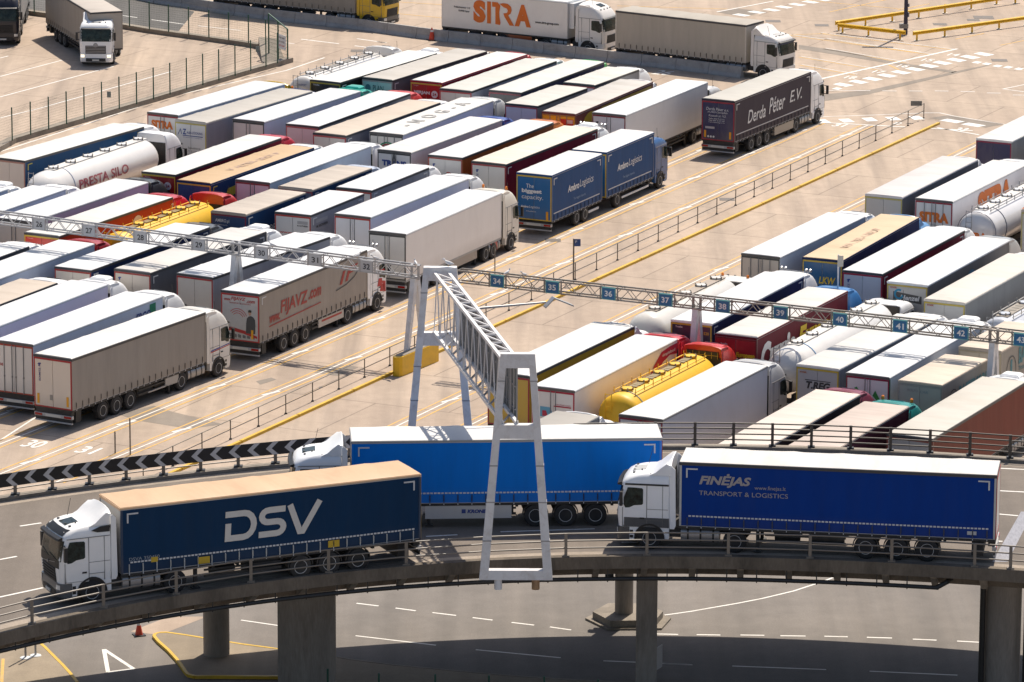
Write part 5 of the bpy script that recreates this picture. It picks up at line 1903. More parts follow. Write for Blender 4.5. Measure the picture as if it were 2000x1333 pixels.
semi('maroon lorry with huge white and yellow letters on its flank and a blue cab', (1478.4, 660.2), (1656, 568.2), roof=(0.72, 0.69, 0.66), side=(0.135, 0.016, 0.028), rear=((0.20, 0.01, 0.02), (0.25, 0.010, 0.022)), cab=(0.05, 0.20, 0.48), rail='side',
     texts=[('R', 'Currie', .55, 1.75, 1.75, 4.9, WTXT, .06, .2), ('R', 'European', 5.9, 1.75, 1.6, 6.9, CY, .06, .2), ('B', 'Currie', -1.0, 2.8, .3, .95, WTXT, .05, .2), ('B', 'European', .02, 2.72, .36, 1.12, CY, .05, .2), ('B', 'Trouillet', -.9, 3.42, .1, .42, WTXT, .02)])
r, bd, L, cb = semi('white-roofed lorry with grey flank and black letters on yellow-edged grey doors, under the blue signs', (1639.2, 720.9), (1821.3, 627.3), roof=(0.76, 0.75, 0.73), side=(0.22, 0.22, 0.235), rear=((0.58, 0.42, 0.04), (0.37, 0.37, 0.38)), cab=WCAB, rail='none',
                    texts=[('B', 'T.REG', -.65, 2.72, .42, 1.4, (0.04, 0.04, 0.045), .05, .2), ('B', 'KOGEL', -1.02, 3.55, .1, .4, (0.4, 0.1, 0.02), .04), ('B', 'transport - spedition', -.5, 2.45, .07, 1.1, INK)])
plane_poly(bd, 'emblem', 'B', [(-.72, 3.18), (.78, 3.18), (.78, 3.22), (-.72, 3.22)], flat((0.04, 0.04, 0.045)))
r, bd, L, cb = semi('white reefer with red and green leaf emblems on its doors', None, None, loc=at_fr(-92.45, 251.0), kind='box', roof=WHITE, side=(0.62, 0.65, 0.68), rear=((0.26, 0.012, 0.05), (0.62, 0.60, 0.60)), cab=WCAB, copts={'ac': 1}, rods=1, rail='none', post=(0.02, 0.16, 0.09))
for pts_, c in (([(.3, 2.9), (.45, 3.2), (.78, 2.62), (.6, 2.6)], (0.04, 0.26, 0.06)), ([(.22, 2.85), (.5, 2.6), (.78, 2.15), (.85, 1.75), (.5, 2.1), (.3, 2.4)], (0.36, 0.06, 0.04)), ([(.3, 2.2), (.6, 2.0), (.86, 1.6), (.5, 1.75)], (0.26, 0.01, 0.04)), ([(-.75, 3.22), (-.6, 3.3), (-.4, 2.95), (-.55, 2.95)], (0.04, 0.26, 0.06))):
    plane_poly(bd, 'leaf_emblem', 'B', pts_, flat(c))
TEAL = (0.04, 0.20, 0.24)
r, b1, b2, L1, L2, y2 = drawbar('tan-roofed dirty white drawbar lorry with teal letters on its flank', (1840.4, 752.2), (1928.5, 702.1), (1956.5, 686.1), (2046, 637), roof=(0.55, 0.47, 0.38), side=(0.38, 0.35, 0.30), rear=((0.36, 0.34, 0.31), (0.38, 0.355, 0.32)), cab=WCAB, rail='none', rib=True, rear2=((0.5, 0.43, 0.3), (0.52, 0.46, 0.36)),
                                texts1=[('R', 'BASTEMORI', 2.4, 2.5, .9, 4.0, TEAL, .05), ('B', 'ROLFO', -.7, 3.45, .14, .6, (0.36, 0.3, 0.3), .03), ('B', 'CAR', .0, 3.42, .14, .5, (0.3, 0.34, 0.35), .03)],
                                texts2=[('R', 'BASTEMORI', 2.6, 2.7, .95, 4.4, TEAL, .05), ('R', 'Transport', 2.6, 2.25, .35, 1.8, TEAL, .01)])
for bb, yy in ((b1, 1.6), (b2, 1.5)):
    vs_, fs_ = stroke([(yy + .72 * math.cos(t * PI / 8), 2.55 + .85 * math.sin(t * PI / 8)) for t in range(17)], .07)
    b = MB()
    b.add([(W / 2 + .015, p[0], p[1]) for p in vs_], [f[::-1] for f in fs_])
    b.build('emblem', flat((0.05, 0.06, 0.07)), bb)
    plane_poly(bb, 'emblem', 'R', [(yy - .14, 2.4), (yy + .14, 2.4), (yy + .14, 3.2), (yy - .14, 3.2)], flat(TEAL))
    plane_poly(bb, 'emblem', 'R', [(yy - .5, 1.95), (yy + .5, 1.95), (yy + .3, 2.35), (yy - .3, 2.35)], flat(TEAL))
r, bd, L, cb = semi('cream-roofed brick red lorry, beyond the flyover railing at the picture edge', (1822.3, 857.3), None, roof=(0.66, 0.62, 0.55), side=(0.205, 0.055, 0.038), rear=((0.3, 0.08, 0.06), (0.36, 0.35, 0.34)), cab=WCAB, copts={'ac': 1}, rail='dark')
semi('tan-roofed lorry with near-black maroon flank and burgundy cab, beyond the flyover railing', None, (1680, 770.2), roof=(0.58, 0.51, 0.45), side=(0.045, 0.028, 0.03), cab=(0.22, 0.03, 0.06), rail='none', rib=True)
semi('brown-roofed lorry with dark maroon flank and teal cab with orange beacons', None, (1775.3, 794.2), roof=(0.47, 0.39, 0.34), side=(0.06, 0.014, 0.028), cab=(0.015, 0.25, 0.24), copts={'beacons': 1}, rail='none', rib=True)
semi('silver-white box lorry with silver cab, beside the yellow tanker behind the flyover railing', (1295, 819.6), (1499, 715), kind='box', roof=(0.76, 0.76, 0.76), side=(0.52, 0.53, 0.57), rear=((0.3, 0.03, 0.05), (0.6, 0.6, 0.6)), cab=(0.55, 0.55, 0.56), wheels=True, rods=1, rail='grey')
semi('white-roofed lorry with amber-yellow flank, behind the big sign gantry', (1035, 735), (1239.4, 637.1), roof=(0.76, 0.76, 0.75), side=(0.48, 0.28, 0.025), rear=((0.36, 0.03, 0.05), (0.5, 0.33, 0.05)), cab=WCAB, style='low', rail='dark')
r, bd, L, cb = semi('white reefer with a crimson arc on its flank and a red cab', (1123.2, 763.3), (1322.5, 662.1), kind='box', roof=WHITE, side=(0.66, 0.62, 0.60), rear=((0.40, 0.015, 0.045), (0.62, 0.6, 0.58)), cab=(0.60, 0.02, 0.035), rods=1, rail='none',
                    texts=[('B', 'www.fourn.com', .1, 3.1, .09, .9, (0.45, 0.02, 0.06)), ('R', 'simplefood', 11.2, 3.35, .22, 1.7, WTXT, .02)])
vs_, fs_ = stroke([(13.2, 3.5), (12.2, 3.62), (11.2, 3.4), (10.3, 2.9), (9.6, 2.3), (9.1, 1.7)], .62)
b = MB()
b.add([(W / 2 + .010, p[0], min(p[1], 3.78)) for p in vs_], [f[::-1] for f in fs_])
b.build('arc_print', flat((0.40, 0.01, 0.05)), bd)
plane_poly(bd, 'emblem', 'B', [(-.75, 2.4), (.0, 2.45), (-.1, 2.8), (-.2, 2.95), (-.75, 2.95)], flat((0.12, 0.36, 0.52)))
plane_poly(bd, 'emblem', 'B', [(-.62, 2.45), (-.3, 2.45), (-.4, 2.75), (-.62, 2.75)], flat((0.42, 0.02, 0.06)), off=.02)
for z_ in (3.0, 2.6, 1.9):
    plane_poly(bd, 'red_stripe', 'B', [(.05, z_), (1.05, z_), (1.05, z_ + .07), (.05, z_ + .07)], flat((0.42, 0.02, 0.05)))
semi('small tan-grey roofed lorry with white cab, peeping over the bright blue lorry', None, (1171, 813), roof=(0.46, 0.43, 0.39), side=(0.3, 0.3, 0.3), cab=WCAB, style='low', copts={'sunroof': False}, rail='grey')

# --- tankers
def tpose(l, rear):
    o = lat(l, rear)
    return Vector((o.x, o.y, 0)), 0.452


WT = (0.76, 0.735, 0.70)
o, th = tpose(-161.65, 264.6)
tanker('white silo tanker with dark red lettering on its barrel and a white cab', o, th, 14.3, WT, WCAB, zc=2.42, r=1.27, rz=1.27, dome=1.5, lids=6, hoops=(2.9,), texts=[('PRESTA SILO', 3.4, 2.25, .62, 6.2, (0.36, 0.10, 0.12), .02, 'R')], walk=mat('pale_walkway', (0.6, 0.58, 0.55)), rim=plain((0.36, 0.4, 0.5)), copts={'sunroof': False, 'spoiler': False})
o, th = tpose(-163.2, 303.3)
tanker('white tanker with top railing and blue script on its rear, in the farthest row', o, th, 11.6, WT, (0.72, 0.70, 0.68), zc=2.4, dome=.6, lids=5, grating=plain((0.28, 0.26, 0.24)), railing=ALU, hoops=(.7, 3.5), texts=[('Jetra', -.6, 2.35, .5, 1.15, BTXT, .02, 'B'), ('TRANSPORT', -.4, 3.0, .16, .8, BTXT, .0, 'B')], style=None) if False else \
    tanker('white tanker with top railing and blue script on its rear, in the farthest row', o, th, 11.6, WT, (0.72, 0.70, 0.68), zc=2.4, dome=.6, lids=5, grating=plain((0.28, 0.26, 0.24)), railing=ALU, hoops=(.7, 3.5), texts=[('Jetra', -.6, 2.35, .5, 1.15, BTXT, .02, 'B'), ('TRANSPORT', -.4, 3.0, .16, .8, BTXT, .0, 'B')])
tk = [o_ for o_ in COL.objects if o_.name.startswith('cab')][-1]
YT = (0.74, 0.43, 0.012)
o, th = tpose(-148.4, 251.8)
tanker('yellow tanker with grating strip on top and red cab, under the grey sign truss', o, th, 11.2, YT, (0.55, 0.03, 0.03), zc=2.35, r=1.22, rz=1.2, dome=.6, lids=6, grating=plain((0.24, 0.16, 0.05)), railing=mat('tank_' + ckey(YT), YT), hoops=(1.2, 1.9), texts=[('LUB-BOR', 7.4, 1.75, .55, 3.4, (0.5, 0.04, 0.02), .03, 'R')])
o, th = tpose(-110.6, 245.6)
tanker('cream-white silo tanker with rounded rear beside the blue-sign leg', o, th, 11.6, (0.70, 0.67, 0.61), (0.72, 0.70, 0.67), zc=2.45, r=1.27, rz=1.3, dome=1.0, lids=5, cabstyle='low', copts={'beacons': 1, 'sunroof': False, 'spoiler': False}, walk=mat('tan_walkway', (0.36, 0.30, 0.24)), ladder=False)
o, th = tpose(-100.35, 241.6)
tanker('white silo tanker with rear ladder, beside the huge-lettered maroon lorry', o, th, 14.0, WT, WCAB, zc=2.42, r=1.25, rz=1.27, dome=1.2, lids=6, cabstyle='low', hoops=(2.2,), rim=plain((0.12, 0.28, 0.5)), walk=mat('pale_walkway', WT), copts={'hatch': 'glass', 'spoiler': False})
o, th = tpose(-104.4, 228.6)
tanker('yellow tanker with dark script on its rear and red cab, behind the flyover', o, th, 10.9, YT, (0.60, 0.035, 0.03), copts={'louvre': 1}, zc=2.35, r=1.24, rz=1.22, dome=.7, lids=5, grating=plain((0.26, 0.2, 0.1)), railing=mat('tank_' + ckey(YT), YT), hoops=(1.25,), rim=plain((0.2, 0.22, 0.2)), texts=[('Carpenter', -.75, 1.9, .42, 1.5, (0.12, 0.03, 0.02), .03, 'B')])
o, th = tpose(-103.95, 280.8)
tanker('white tanker with orange letters on its rear and flank, at the picture edge', o, th, 13.0, (0.72, 0.71, 0.71), WCAB, zc=2.42, dome=.55, lids=6, hoops=(.25, 2.2), rim=plain((0.1, 0.11, 0.16)), railing=plain((0.3, 0.3, 0.3)), walk=mat('pale_walkway', (0.6, 0.58, 0.55)), texts=[('SITRA', -.75, 1.95, .5, 1.5, STX, .05, 'B'), ('SITRA', 5.2, 2.2, .9, 4.0, STX, .05, 'R')])
o, th = tpose(-92.9, 254.9)
tanker('grey tanker with broad slatted walkway and rear ladder, at the picture edge', o, th, 12.0, (0.58, 0.60, 0.64), WCAB, zc=2.3, r=1.25, rz=1.15, dome=.45, lids=4, railing=plain((0.45, 0.43, 0.40)), walk=mat('brown_walkway', (0.30, 0.26, 0.21)), grating=plain((0.2, 0.18, 0.15)))

# --- lorries passing beyond the concrete barrier and behind the green fence
PASS = 'lorries driving past beyond the barrier and fence'


def flank(rear, front, z, side='R', L=13.6):
    """Pose from two pixels on a bottom or top edge of the flank facing the viewer."""
    a, b = G(*rear, z), G(*front, z)
    d = b - a
    th = math.atan2(d.x, d.y)
    L = L or d.length
    d.normalize()
    r_ = Vector((math.cos(th), -math.sin(th), 0))
    o = b - d * L + (-r_ if side == 'R' else r_) * (W / 2)
    return Vector((o.x, o.y, 0)), th, L


r, bd, L, cb = semi('white reefer with giant orange letters on its flank, passing behind the concrete barrier', kind='box', loc=flank((863, 51), (1107.8, 76), 1.15, L=None), roof=WHITE, side=(0.64, 0.61, 0.57), rear=(DKF, WDOOR), cab=(0.74, 0.71, 0.67), wheels=True, group=PASS, gap=.95, copts={'hatch': 'glass'}, rail='none')
OT = (0.70, 0.15, 0.012)
K = L / 13.6
write(bd, [('R', 'S', 3.45 * K, 1.7, 1.78, 1.35 * K, OT, .07), ('R', 'I', 4.95 * K, 1.72, 1.72, .42 * K, OT, .07), ('R', 'A', 7.95 * K, 1.72, 1.72, 1.75 * K, OT, .06), ('R', 'Prikkelsesweg 113', 1.35 * K, 2.65, .2, 1.75 * K, INK, .02), ('R', 'B-8900 Ieper', 1.85 * K, 2.38, .2, 1.2 * K, INK, .02), ('R', 'www.sitra-group.com', 10.15 * K, 2.05, .24, 2.55 * K, INK, .03)])
plane_poly(bd, 'letter_print', 'R', [(K * p_[0], p_[1]) for p_ in [(5.5, 3.44), (5.5, 3.06), (5.85, 3.06), (5.85, 1.72), (6.35, 1.68), (6.42, 1.85), (6.3, 2.3), (6.28, 2.7), (6.35, 3.0), (6.4, 3.2), (6.1, 3.44)]], flat(OT))
plane_poly(bd, 'letter_print', 'R', [(K * p_[0], p_[1]) for p_ in [(6.3, 3.34), (6.7, 3.42), (7.2, 3.40), (7.55, 3.2), (7.62, 2.9), (7.5, 2.65), (7.25, 2.5), (7.9, 1.72), (7.4, 1.72), (6.85, 2.35), (6.72, 2.62), (7.1, 2.68), (7.2, 2.86), (7.1, 3.02), (6.75, 3.1)]], flat(OT))
b = MB()
b.box(1.1, 1.2, 6.6 * K, 9.7 * K, .45, 1.05)
b.build('side_skirt', panel((0.55, 0.10, 0.012)), r)

r, bd, L, cb = semi('dirty beige curtain lorry with white cab, passing behind the end of the concrete barrier', loc=flank((1202.4, 20.4), (1457.6, 49.5), 4.0, L=None), roof=(0.52, 0.47, 0.40), side=(0.46, 0.41, 0.34), rear=((0.36, 0.32, 0.28), (0.45, 0.4, 0.34)), cab=(0.72, 0.69, 0.65), wheels=True, strap=(0.12, 0.1, 0.08), group=PASS, style='low', gap=.65, post=(0.6, 0.55, 0.47), front=(0.62, 0.56, 0.48))
b = MB()
cpatch(b, 'low', 2.72, 2.96, -1.05, 1.05, 0.03, nx=10, nz=2)
b.build('visor_board', flat((0.03, 0.03, 0.10)), cb)
r, bd, L, cb = semi('grey curtain lorry with yellow cab, cut off by the top edge of the picture', loc=flank((460, 2.5), (693, 27), 1.10), roof=GREIGE, side=(0.30, 0.27, 0.23), rear=(REDF, BDOOR), cab=(0.66, 0.40, 0.012), wheels=True, strap=(0.13, 0.12, 0.1), group=PASS, style='low', copts={'bumper': (0.08, 0.08, 0.08)})

# the lorry turning towards the viewer and the black one beside it
A_ = G(176.6, 24.8, 4.0)                  # front upper corner of its trailer on the driver's side
B_ = G(92.0, 44.5, 1.10)
d = (A_ - B_)
d.z = 0
th = math.atan2(d.x, d.y)
d.normalize()
r_ = Vector((math.cos(th), -math.sin(th), 0))
o = A_ - d * 13.6 - r_ * (W / 2)
front = G(187, 121, 0.4)
fc = math.radians(182.5)
cd = Vector((math.sin(fc), math.cos(fc), 0))
rootM = Matrix.Translation((o.x, o.y, 0)) @ Matrix.Rotation(-th, 4, 'Z')
cabw = front - cd * 2.35
cabM = rootM.inverted() @ (Matrix.Translation((cabw.x, cabw.y, 0)) @ Matrix.Rotation(-fc, 4, 'Z'))
r, bd, L, cb = semi('grey curtain lorry with lit headlamps turning towards the viewer behind the green fence', loc=(Vector((o.x, o.y, 0)), th, 13.6), roof=(0.56, 0.50, 0.44), side=(0.34, 0.30, 0.255), rear=(REDF, BDOOR), cab=WCAB, wheels=True, strap=(0.15, 0.13, 0.11),
                    group=PASS, style='low', cabpose=cabM, lit=True, copts={'grille': ALU, 'hatch': None}, front=(0.42, 0.38, 0.33))
b = MB()
b.lathe([(0, .17), (.03, .17), (.035, .13)], 'y', (0, 2.33, 1.66), 20, 0)
b.lathe([(.0, .15), (.03, .15)], 'y', (0, 2.334, 1.66), 20, 1)
for k in range(3):
    a = PI / 2 + 2 * PI * k / 3
    b.tube((0, 2.37, 1.66), (.13 * math.cos(a), 2.37, 1.66 + .13 * math.sin(a)), .022, 5, 0, .008)
b.build('badge', [ALU, BLACK], cb)
b = MB()
b.box(.45, .85, 13.60, 13.66, 2.35, 3.1)
b.build('red_sticker', flat((0.5, 0.02, 0.02)), bd)

fb = G(6, 80, 0.4)
fc = math.radians(177.5)
cd = Vector((math.sin(fc), math.cos(fc), 0))
ob = fb - cd * (13.6 + .42 + 2.35)
semi('black lorry facing the viewer, half cut off behind the green fence', loc=(Vector((ob.x, ob.y, 0)), fc, 13.6), roof=WHITE, side=(0.3, 0.3, 0.3), cab=(0.014, 0.014, 0.022), wheels=True, group=PASS, copts={'grille': BLACK})

# ------------------------------------------------------------------ lorries on the flyover
ZD = 8.0
FLY = 'lorries driving on the flyover'


def deck_pose(front, rear, side='L', L=13.62, z=4.0):
    a, b = G(*rear, ZD + z), G(*front, ZD + z)
    d = b - a
    d.z = 0
    th = math.atan2(d.x, d.y)
    Lm = d.length
    d.normalize()
    r_ = Vector((math.cos(th), -math.sin(th), 0))
    mid = (a + b) / 2
    o = mid - d * L / 2 + (r_ if side == 'L' else -r_) * (W / 2)
    return Vector((o.x, o.y, 0)), th, L


r, bd, L, cb = semi('navy curtain lorry with sand-yellow roof and huge white letters, nearest on the flyover', z=ZD, loc=deck_pose((229.5, 993), (827, 925)), roof=(0.70, 0.46, 0.275), side=(0.005, 0.034, 0.088), rear=((0.3, 0.2, 0.05), NAVY), cab=(0.86, 0.85, 0.83), wheels=True, style='low', group=FLY,
                    strap=(0.42, 0.42, 0.40), ssides=(-1,), tape=True, mark=TAPE, rail='x', copts={'hatch': 'glass', 'bumper': (0.10, 0.11, 0.12)})
lw = flat((0.64, 0.61, 0.56))
def dsv(bd):
    H_, t = 1.30, .265
    x0 = 4.6                                       # metres behind the front end, letters read towards the rear
    def arc(cx, cz, rx, rz, a0, a1, n=8):
        return [(cx + rx * math.cos(a0 + (a1 - a0) * k / n), cz + rz * math.sin(a0 + (a1 - a0) * k / n)) for k in range(n + 1)]
    k = t / 2
    D1 = [(0.0, H_ - k), (.75, H_ - k)] + arc(.85, H_ / 2, .46, H_ / 2 - k, PI / 2, -PI / 2) + [(.15, k), (.15, H_ - .52)]
    S = [(2.72, H_ - k), (2.0, H_ - k)] + arc(1.96, (H_ - k + H_ / 2) / 2, .30, (H_ / 2 - k) / 2, PI / 2, 3 * PI / 2, 8)[1:] + arc(2.36, (k + H_ / 2) / 2, .30, (H_ / 2 - k) / 2, PI / 2, -PI / 2, 8) + [(1.55, k)]
    V = [(2.92, H_), (3.42, .1), (3.56, .1), (4.28, H_ + .06)]
    for p in (D1, S, V):
        vs, fs = stroke(p, t)
        b = MB()
        # slanted lettering: shear with height
        b.add([(-W / 2 - .018, L - x0 - (q[0] + q[1] * .06), 2.0 + q[1]) for q in vs], [f[::-1] for f in fs])
        b.build('lettering', lw, bd, smooth=False)
dsv(bd)
write(bd, [('L', 'DSVA 350450', L - .35, 1.66, .14, 1.35, (0.3, 0.34, 0.38))])
for y, z_ in ((10.2, 1.18), (4.3, 1.22), (13.0 - .9, 1.22)):
    if y < 12:
        plane_poly(bd, 'yellow_plate', 'L', [(y, z_), (y, z_ + .3), (y - .52, z_ + .3), (y - .52, z_)], flat((0.55, 0.36, 0.02)), off=.03)
plane_poly(bd, 'yellow_plate', 'L', [(12.3, 1.5), (12.3, 1.72), (12.0, 1.72), (12.0, 1.5)], flat((0.55, 0.36, 0.02)), off=.02)
b = MB()
cpatch(b, 'low', 2.98, 3.22, -1.0, 1.0, 0.02, nx=10, nz=2)
b.build('name_visor', BLACK, cb)
b = MB()
cpatch(b, 'low', 1.62, 1.97, -1.1, 1.1, 0.016, nx=10, nz=2)
b.build('front_panel', BLACK, cb)
b = MB()
for x0, x1, z0, z1 in ((-.75, .75, 1.86, 1.62),):
    vs = []
    for i in range(9):
        x = x0 + (x1 - x0) * i / 8
        z = z0 + (z1 - z0) * i / 8
        y = cfront('low', z, x, .03)
        vs += [(x, y, z - .012), (x, y, z + .012)]
    b.add(vs, [(2 * i, 2 * i + 1, 2 * i + 3, 2 * i + 2) for i in range(8)])
b.lathe([(0, .06), (.02, .06)], 'y', (0, 2.37, 1.74), 10)
b.build('front_emblem', ALU, cb, smooth=False)
for s in (-1, 1):
    b = MB()
    b.prism_x([(0.05, 3.04), (0.05, 3.28), (.45, 3.26), (.85, 3.14), (.6, 3.05)], *sorted((s * 1.0, s * 1.222)))
    b.build('air_intake', BLACK, cb)
text(cb, 'SCHRIJVERS', (.55, 2.17, 3.04), (-1, 0, 0), (0, -.3, 1), flat((0.5, 0.5, 0.5)), h=.1, wd=1.1) if False else None

r, bd, L, cb = semi('bright blue curtain lorry with white side skirt in the far flyover lane', z=ZD, loc=deck_pose((685, 862), (1294.6, 855)), roof=(0.82, 0.81, 0.80), side=(0.001, 0.19, 0.70), rear=(REDF, (0.008, 0.13, 0.4)), cab=(0.85, 0.86, 0.88), wheels=True, style='low', group=FLY,
                    strap=(0.02, 0.035, 0.07), ssides=(-1,), tape=True, mark=TAPE, rail='grey', copts={'hatch': 'glass'})
b = MB()
b.box(-1.22, -1.1, 6.6, 10.4, .42, 1.08)
b.build('side_skirt', panel((0.66, 0.66, 0.66)), r)
text(r, 'KRONE', (-1.235, 8.55, .66), (0, -1, 0), (0, 0, 1), flat(BTXT), h=.17, wd=.85, bold=.06, shear=.2)
b = MB()
b.box(-1.232, -1.222, 8.62, 8.80, .66, .84)
b.build('skirt_emblem', flat(BTXT), r)

r, bd, L, cb = semi('dark blue flyover lorry with stained white roof and small pale lettering near its cab', z=ZD, loc=deck_pose((1330, 902), (1944.7, 928)), roof=(0.80, 0.77, 0.74), side=(0.0008, 0.040, 0.25), rear=(REDF, (0.6, 0.58, 0.55)), cab=(0.85, 0.86, 0.88), wheels=True, style='low', group=FLY,
                    strap=(0.05, 0.055, 0.08), ssides=(-1,), tape=True, mark=TAPE, rail='dark', copts={'lower': (0.075, 0.08, 0.09), 'bumper': (0.075, 0.08, 0.09)}, post=(0.5, 0.5, 0.48))
FT = (0.36, 0.33, 0.33)
write(bd, [('L', 'FINĖJAS', L - .85, 2.92, .62, 2.25, FT, .04, .25), ('L', 'www.finejas.lt', L - 3.25, 2.84, .22, 1.35, FT, .0), ('L', 'TRANSPORT & LOGISTICS', L - .85, 2.55, .2, 3.85, FT, 0)])
plane_poly(bd, 'maker_sticker', 'L', [(1.2, 1.3), (1.2, 1.46), (.8, 1.46), (.8, 1.3)], flat((0.5, 0.5, 0.5)), off=.02)
#@@

# ------------------------------------------------------------------ the flyover
def cubfit(pts):
    """Least-squares cubic y(x) through surveyed points."""
    n = 4
    A = [[0.0] * n for _ in range(n)]
    B = [0.0] * n
    for x, y in pts:
        x = x / 20.0
        for i in range(n):
            B[i] += y * x ** i
            for j in range(n):
                A[i][j] += x ** (i + j)
    for i in range(n):
        p = A[i][i]
        for j in range(i, n):
            A[i][j] /= p
        B[i] /= p
        for k in range(n):
            if k != i:
                f = A[k][i]
                for j in range(i, n):
                    A[k][j] -= f * A[i][j]
                B[k] -= f * B[i]
    return lambda x: sum(B[i] * (x / 20.0) ** i for i in range(n))


near_y = cubfit([(-20.77, 192.61), (-16.7, 196.36), (-13.86, 198.26), (-10.23, 200.63), (-7.56, 201.69), (-4.55, 202.74), (-1.5, 203.5), (2.35, 204.2), (7.77, 204.59), (11.27, 204.48), (15.84, 203.75), (19.63, 202.93)])
far_y = cubfit([(-22.39, 214.37), (-20.82, 215.27), (-19.23, 216.24), (-17.63, 217.05), (-15.99, 217.92), (-14.33, 218.69), (-12.62, 219.36), (-10.94, 220.03), (8.59, 223.89), (10.39, 223.72), (12.21, 223.56), (14.01, 223.31), (15.82, 223.15), (17.63, 222.8), (19.43, 222.54), (21.2, 222.1), (22.97, 221.66)])
XS = [-30 + i * 1.5 for i in range(41)]


def npt(x, off=0.0, z=ZD):
    """A point of the near edge, moved inwards (away from the viewer) by off."""
    e = .05
    t = Vector((2 * e, near_y(x + e) - near_y(x - e), 0)).normalized()
    return Vector((x, near_y(x), z)) + Vector((-t.y, t.x, 0)) * off


def fpt(x, off=0.0, z=ZD):
    e = .05
    t = Vector((2 * e, far_y(x + e) - far_y(x - e), 0)).normalized()
    return Vector((x, far_y(x), z)) + Vector((t.y, -t.x, 0)) * off


fly = thing('flyover', 'curved concrete flyover carrying three lorries across the front of the yard', 'flyover', (0, 205, 0))
FI = fly.matrix_world.copy()
FOFF = Vector((0, -205, 0))


def sweep(name, sect, m, fpt_=npt, xs=XS, parent=fly):
    """Sweep a section of (inward offset, z) along the deck edge."""
    b = MB()
    rings = []
    for x in xs:
        rings.append([tuple(fpt_(x, o, z) + (FOFF if parent is fly else Vector())) for o, z in sect])
    b.loft(rings[::-1] if fpt_ is npt else rings)
    return b.build(name, m, parent, smooth=False)


xs2 = XS
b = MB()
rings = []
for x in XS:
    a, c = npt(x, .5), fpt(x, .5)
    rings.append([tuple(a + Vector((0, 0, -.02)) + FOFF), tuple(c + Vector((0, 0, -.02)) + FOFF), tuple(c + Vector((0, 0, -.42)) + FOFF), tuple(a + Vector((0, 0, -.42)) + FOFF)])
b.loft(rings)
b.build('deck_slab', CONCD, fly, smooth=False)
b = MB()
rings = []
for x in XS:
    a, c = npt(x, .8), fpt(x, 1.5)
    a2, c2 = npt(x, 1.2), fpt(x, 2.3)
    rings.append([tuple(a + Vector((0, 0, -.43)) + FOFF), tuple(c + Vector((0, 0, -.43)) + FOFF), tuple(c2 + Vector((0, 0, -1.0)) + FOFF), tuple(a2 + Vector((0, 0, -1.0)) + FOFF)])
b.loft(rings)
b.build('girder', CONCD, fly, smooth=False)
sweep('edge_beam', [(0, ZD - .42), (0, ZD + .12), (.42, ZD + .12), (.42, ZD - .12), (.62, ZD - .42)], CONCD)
sweep('edge_beam', [(0, ZD - .42), (0, ZD + .16), (.5, ZD + .16), (.5, ZD - .42)], CONC, fpt)
b = MB()
for i in range(len(XS) - 1):
    vs = [npt(XS[i], .43, ZD), npt(XS[i + 1], .43, ZD), fpt(XS[i + 1], .51, ZD), fpt(XS[i], .51, ZD)]
    b.add([tuple(v) for v in vs], [(0, 1, 2, 3)])
froad = struct(b.build('flyover_road', ASPHD, smooth=False))
b = MB()
for fn, o0, o1 in ((npt, .43, 1.25), (fpt, .52, 1.1)):
    for i in range(len(XS) - 1):
        vs = [fn(XS[i], o0, ZD + .004), fn(XS[i + 1], o0, ZD + .004), fn(XS[i + 1], o1, ZD + .004), fn(XS[i], o1, ZD + .004)]
        b.add([tuple(v) for v in vs], [(0, 1, 2, 3) if fn is npt else (3, 2, 1, 0)])
b.build('verge_strip', mat('dusty_verge', (0.30, 0.25, 0.20), rough=.9, var=.15, scale=.8, fine=.15), froad, smooth=False)
for pts in ([(39, 1028.3), (80.6, 1022)], [(-4, 1094.3), (33, 1087.4)], [(-10, 1169), (84, 1148.6)], [(1947.5, 959), (2010, 962.2)], [(1945, 1004.2), (1988.5, 1008)], [(1945, 915), (2010, 918.2)], [(1930, 1056.8), (1958, 1058)],
            [(832, 1048.4), (893.5, 1045.2)], [(977.6, 1039.4), (1161.6, 1033.5)], [(560, 980), (640, 972)], [(1214, 1060), (1290, 1059)]):
    pxline(froad, 'white_dash', pts, .14, WHITEP, ZD + .008, ZD)
# expansion joint strip at the far end of the view
b = MB()
q = [G(1994, 1000, ZD), G(2018, 1000, ZD), G(1968, 1098, ZD), G(1938, 1098, ZD)]
b.sheet([tuple(v)[:2] for v in q], ZD + .007)
b.build('expansion_joint', mat('joint_steel', (0.24, 0.24, 0.27), rough=.5, var=.25, scale=2, stretch=(6, 1, 1)), froad, smooth=False)
# cross ribs below the edge beam
for i in range(26):
    x = -25 + i * 2.05
    a, c = npt(x, .25, ZD - .43) + FOFF, npt(x, 1.0, ZD - .43) + FOFF
    t = (npt(x + .1) - npt(x - .1)).normalized() * .14
    b = MB()
    up = Vector((0, 0, .0))
    poly = [a, c, c + Vector((0, 0, -.66)), a + Vector((0, 0, -.08))]
    vs = [tuple(p - t) for p in poly] + [tuple(p + t) for p in poly]
    b.add(vs, [(3, 2, 1, 0), (4, 5, 6, 7), (0, 1, 5, 4), (1, 2, 6, 5), (2, 3, 7, 6), (3, 0, 4, 7)])
    b.build('cantilever_rib', CONC, fly, smooth=False)
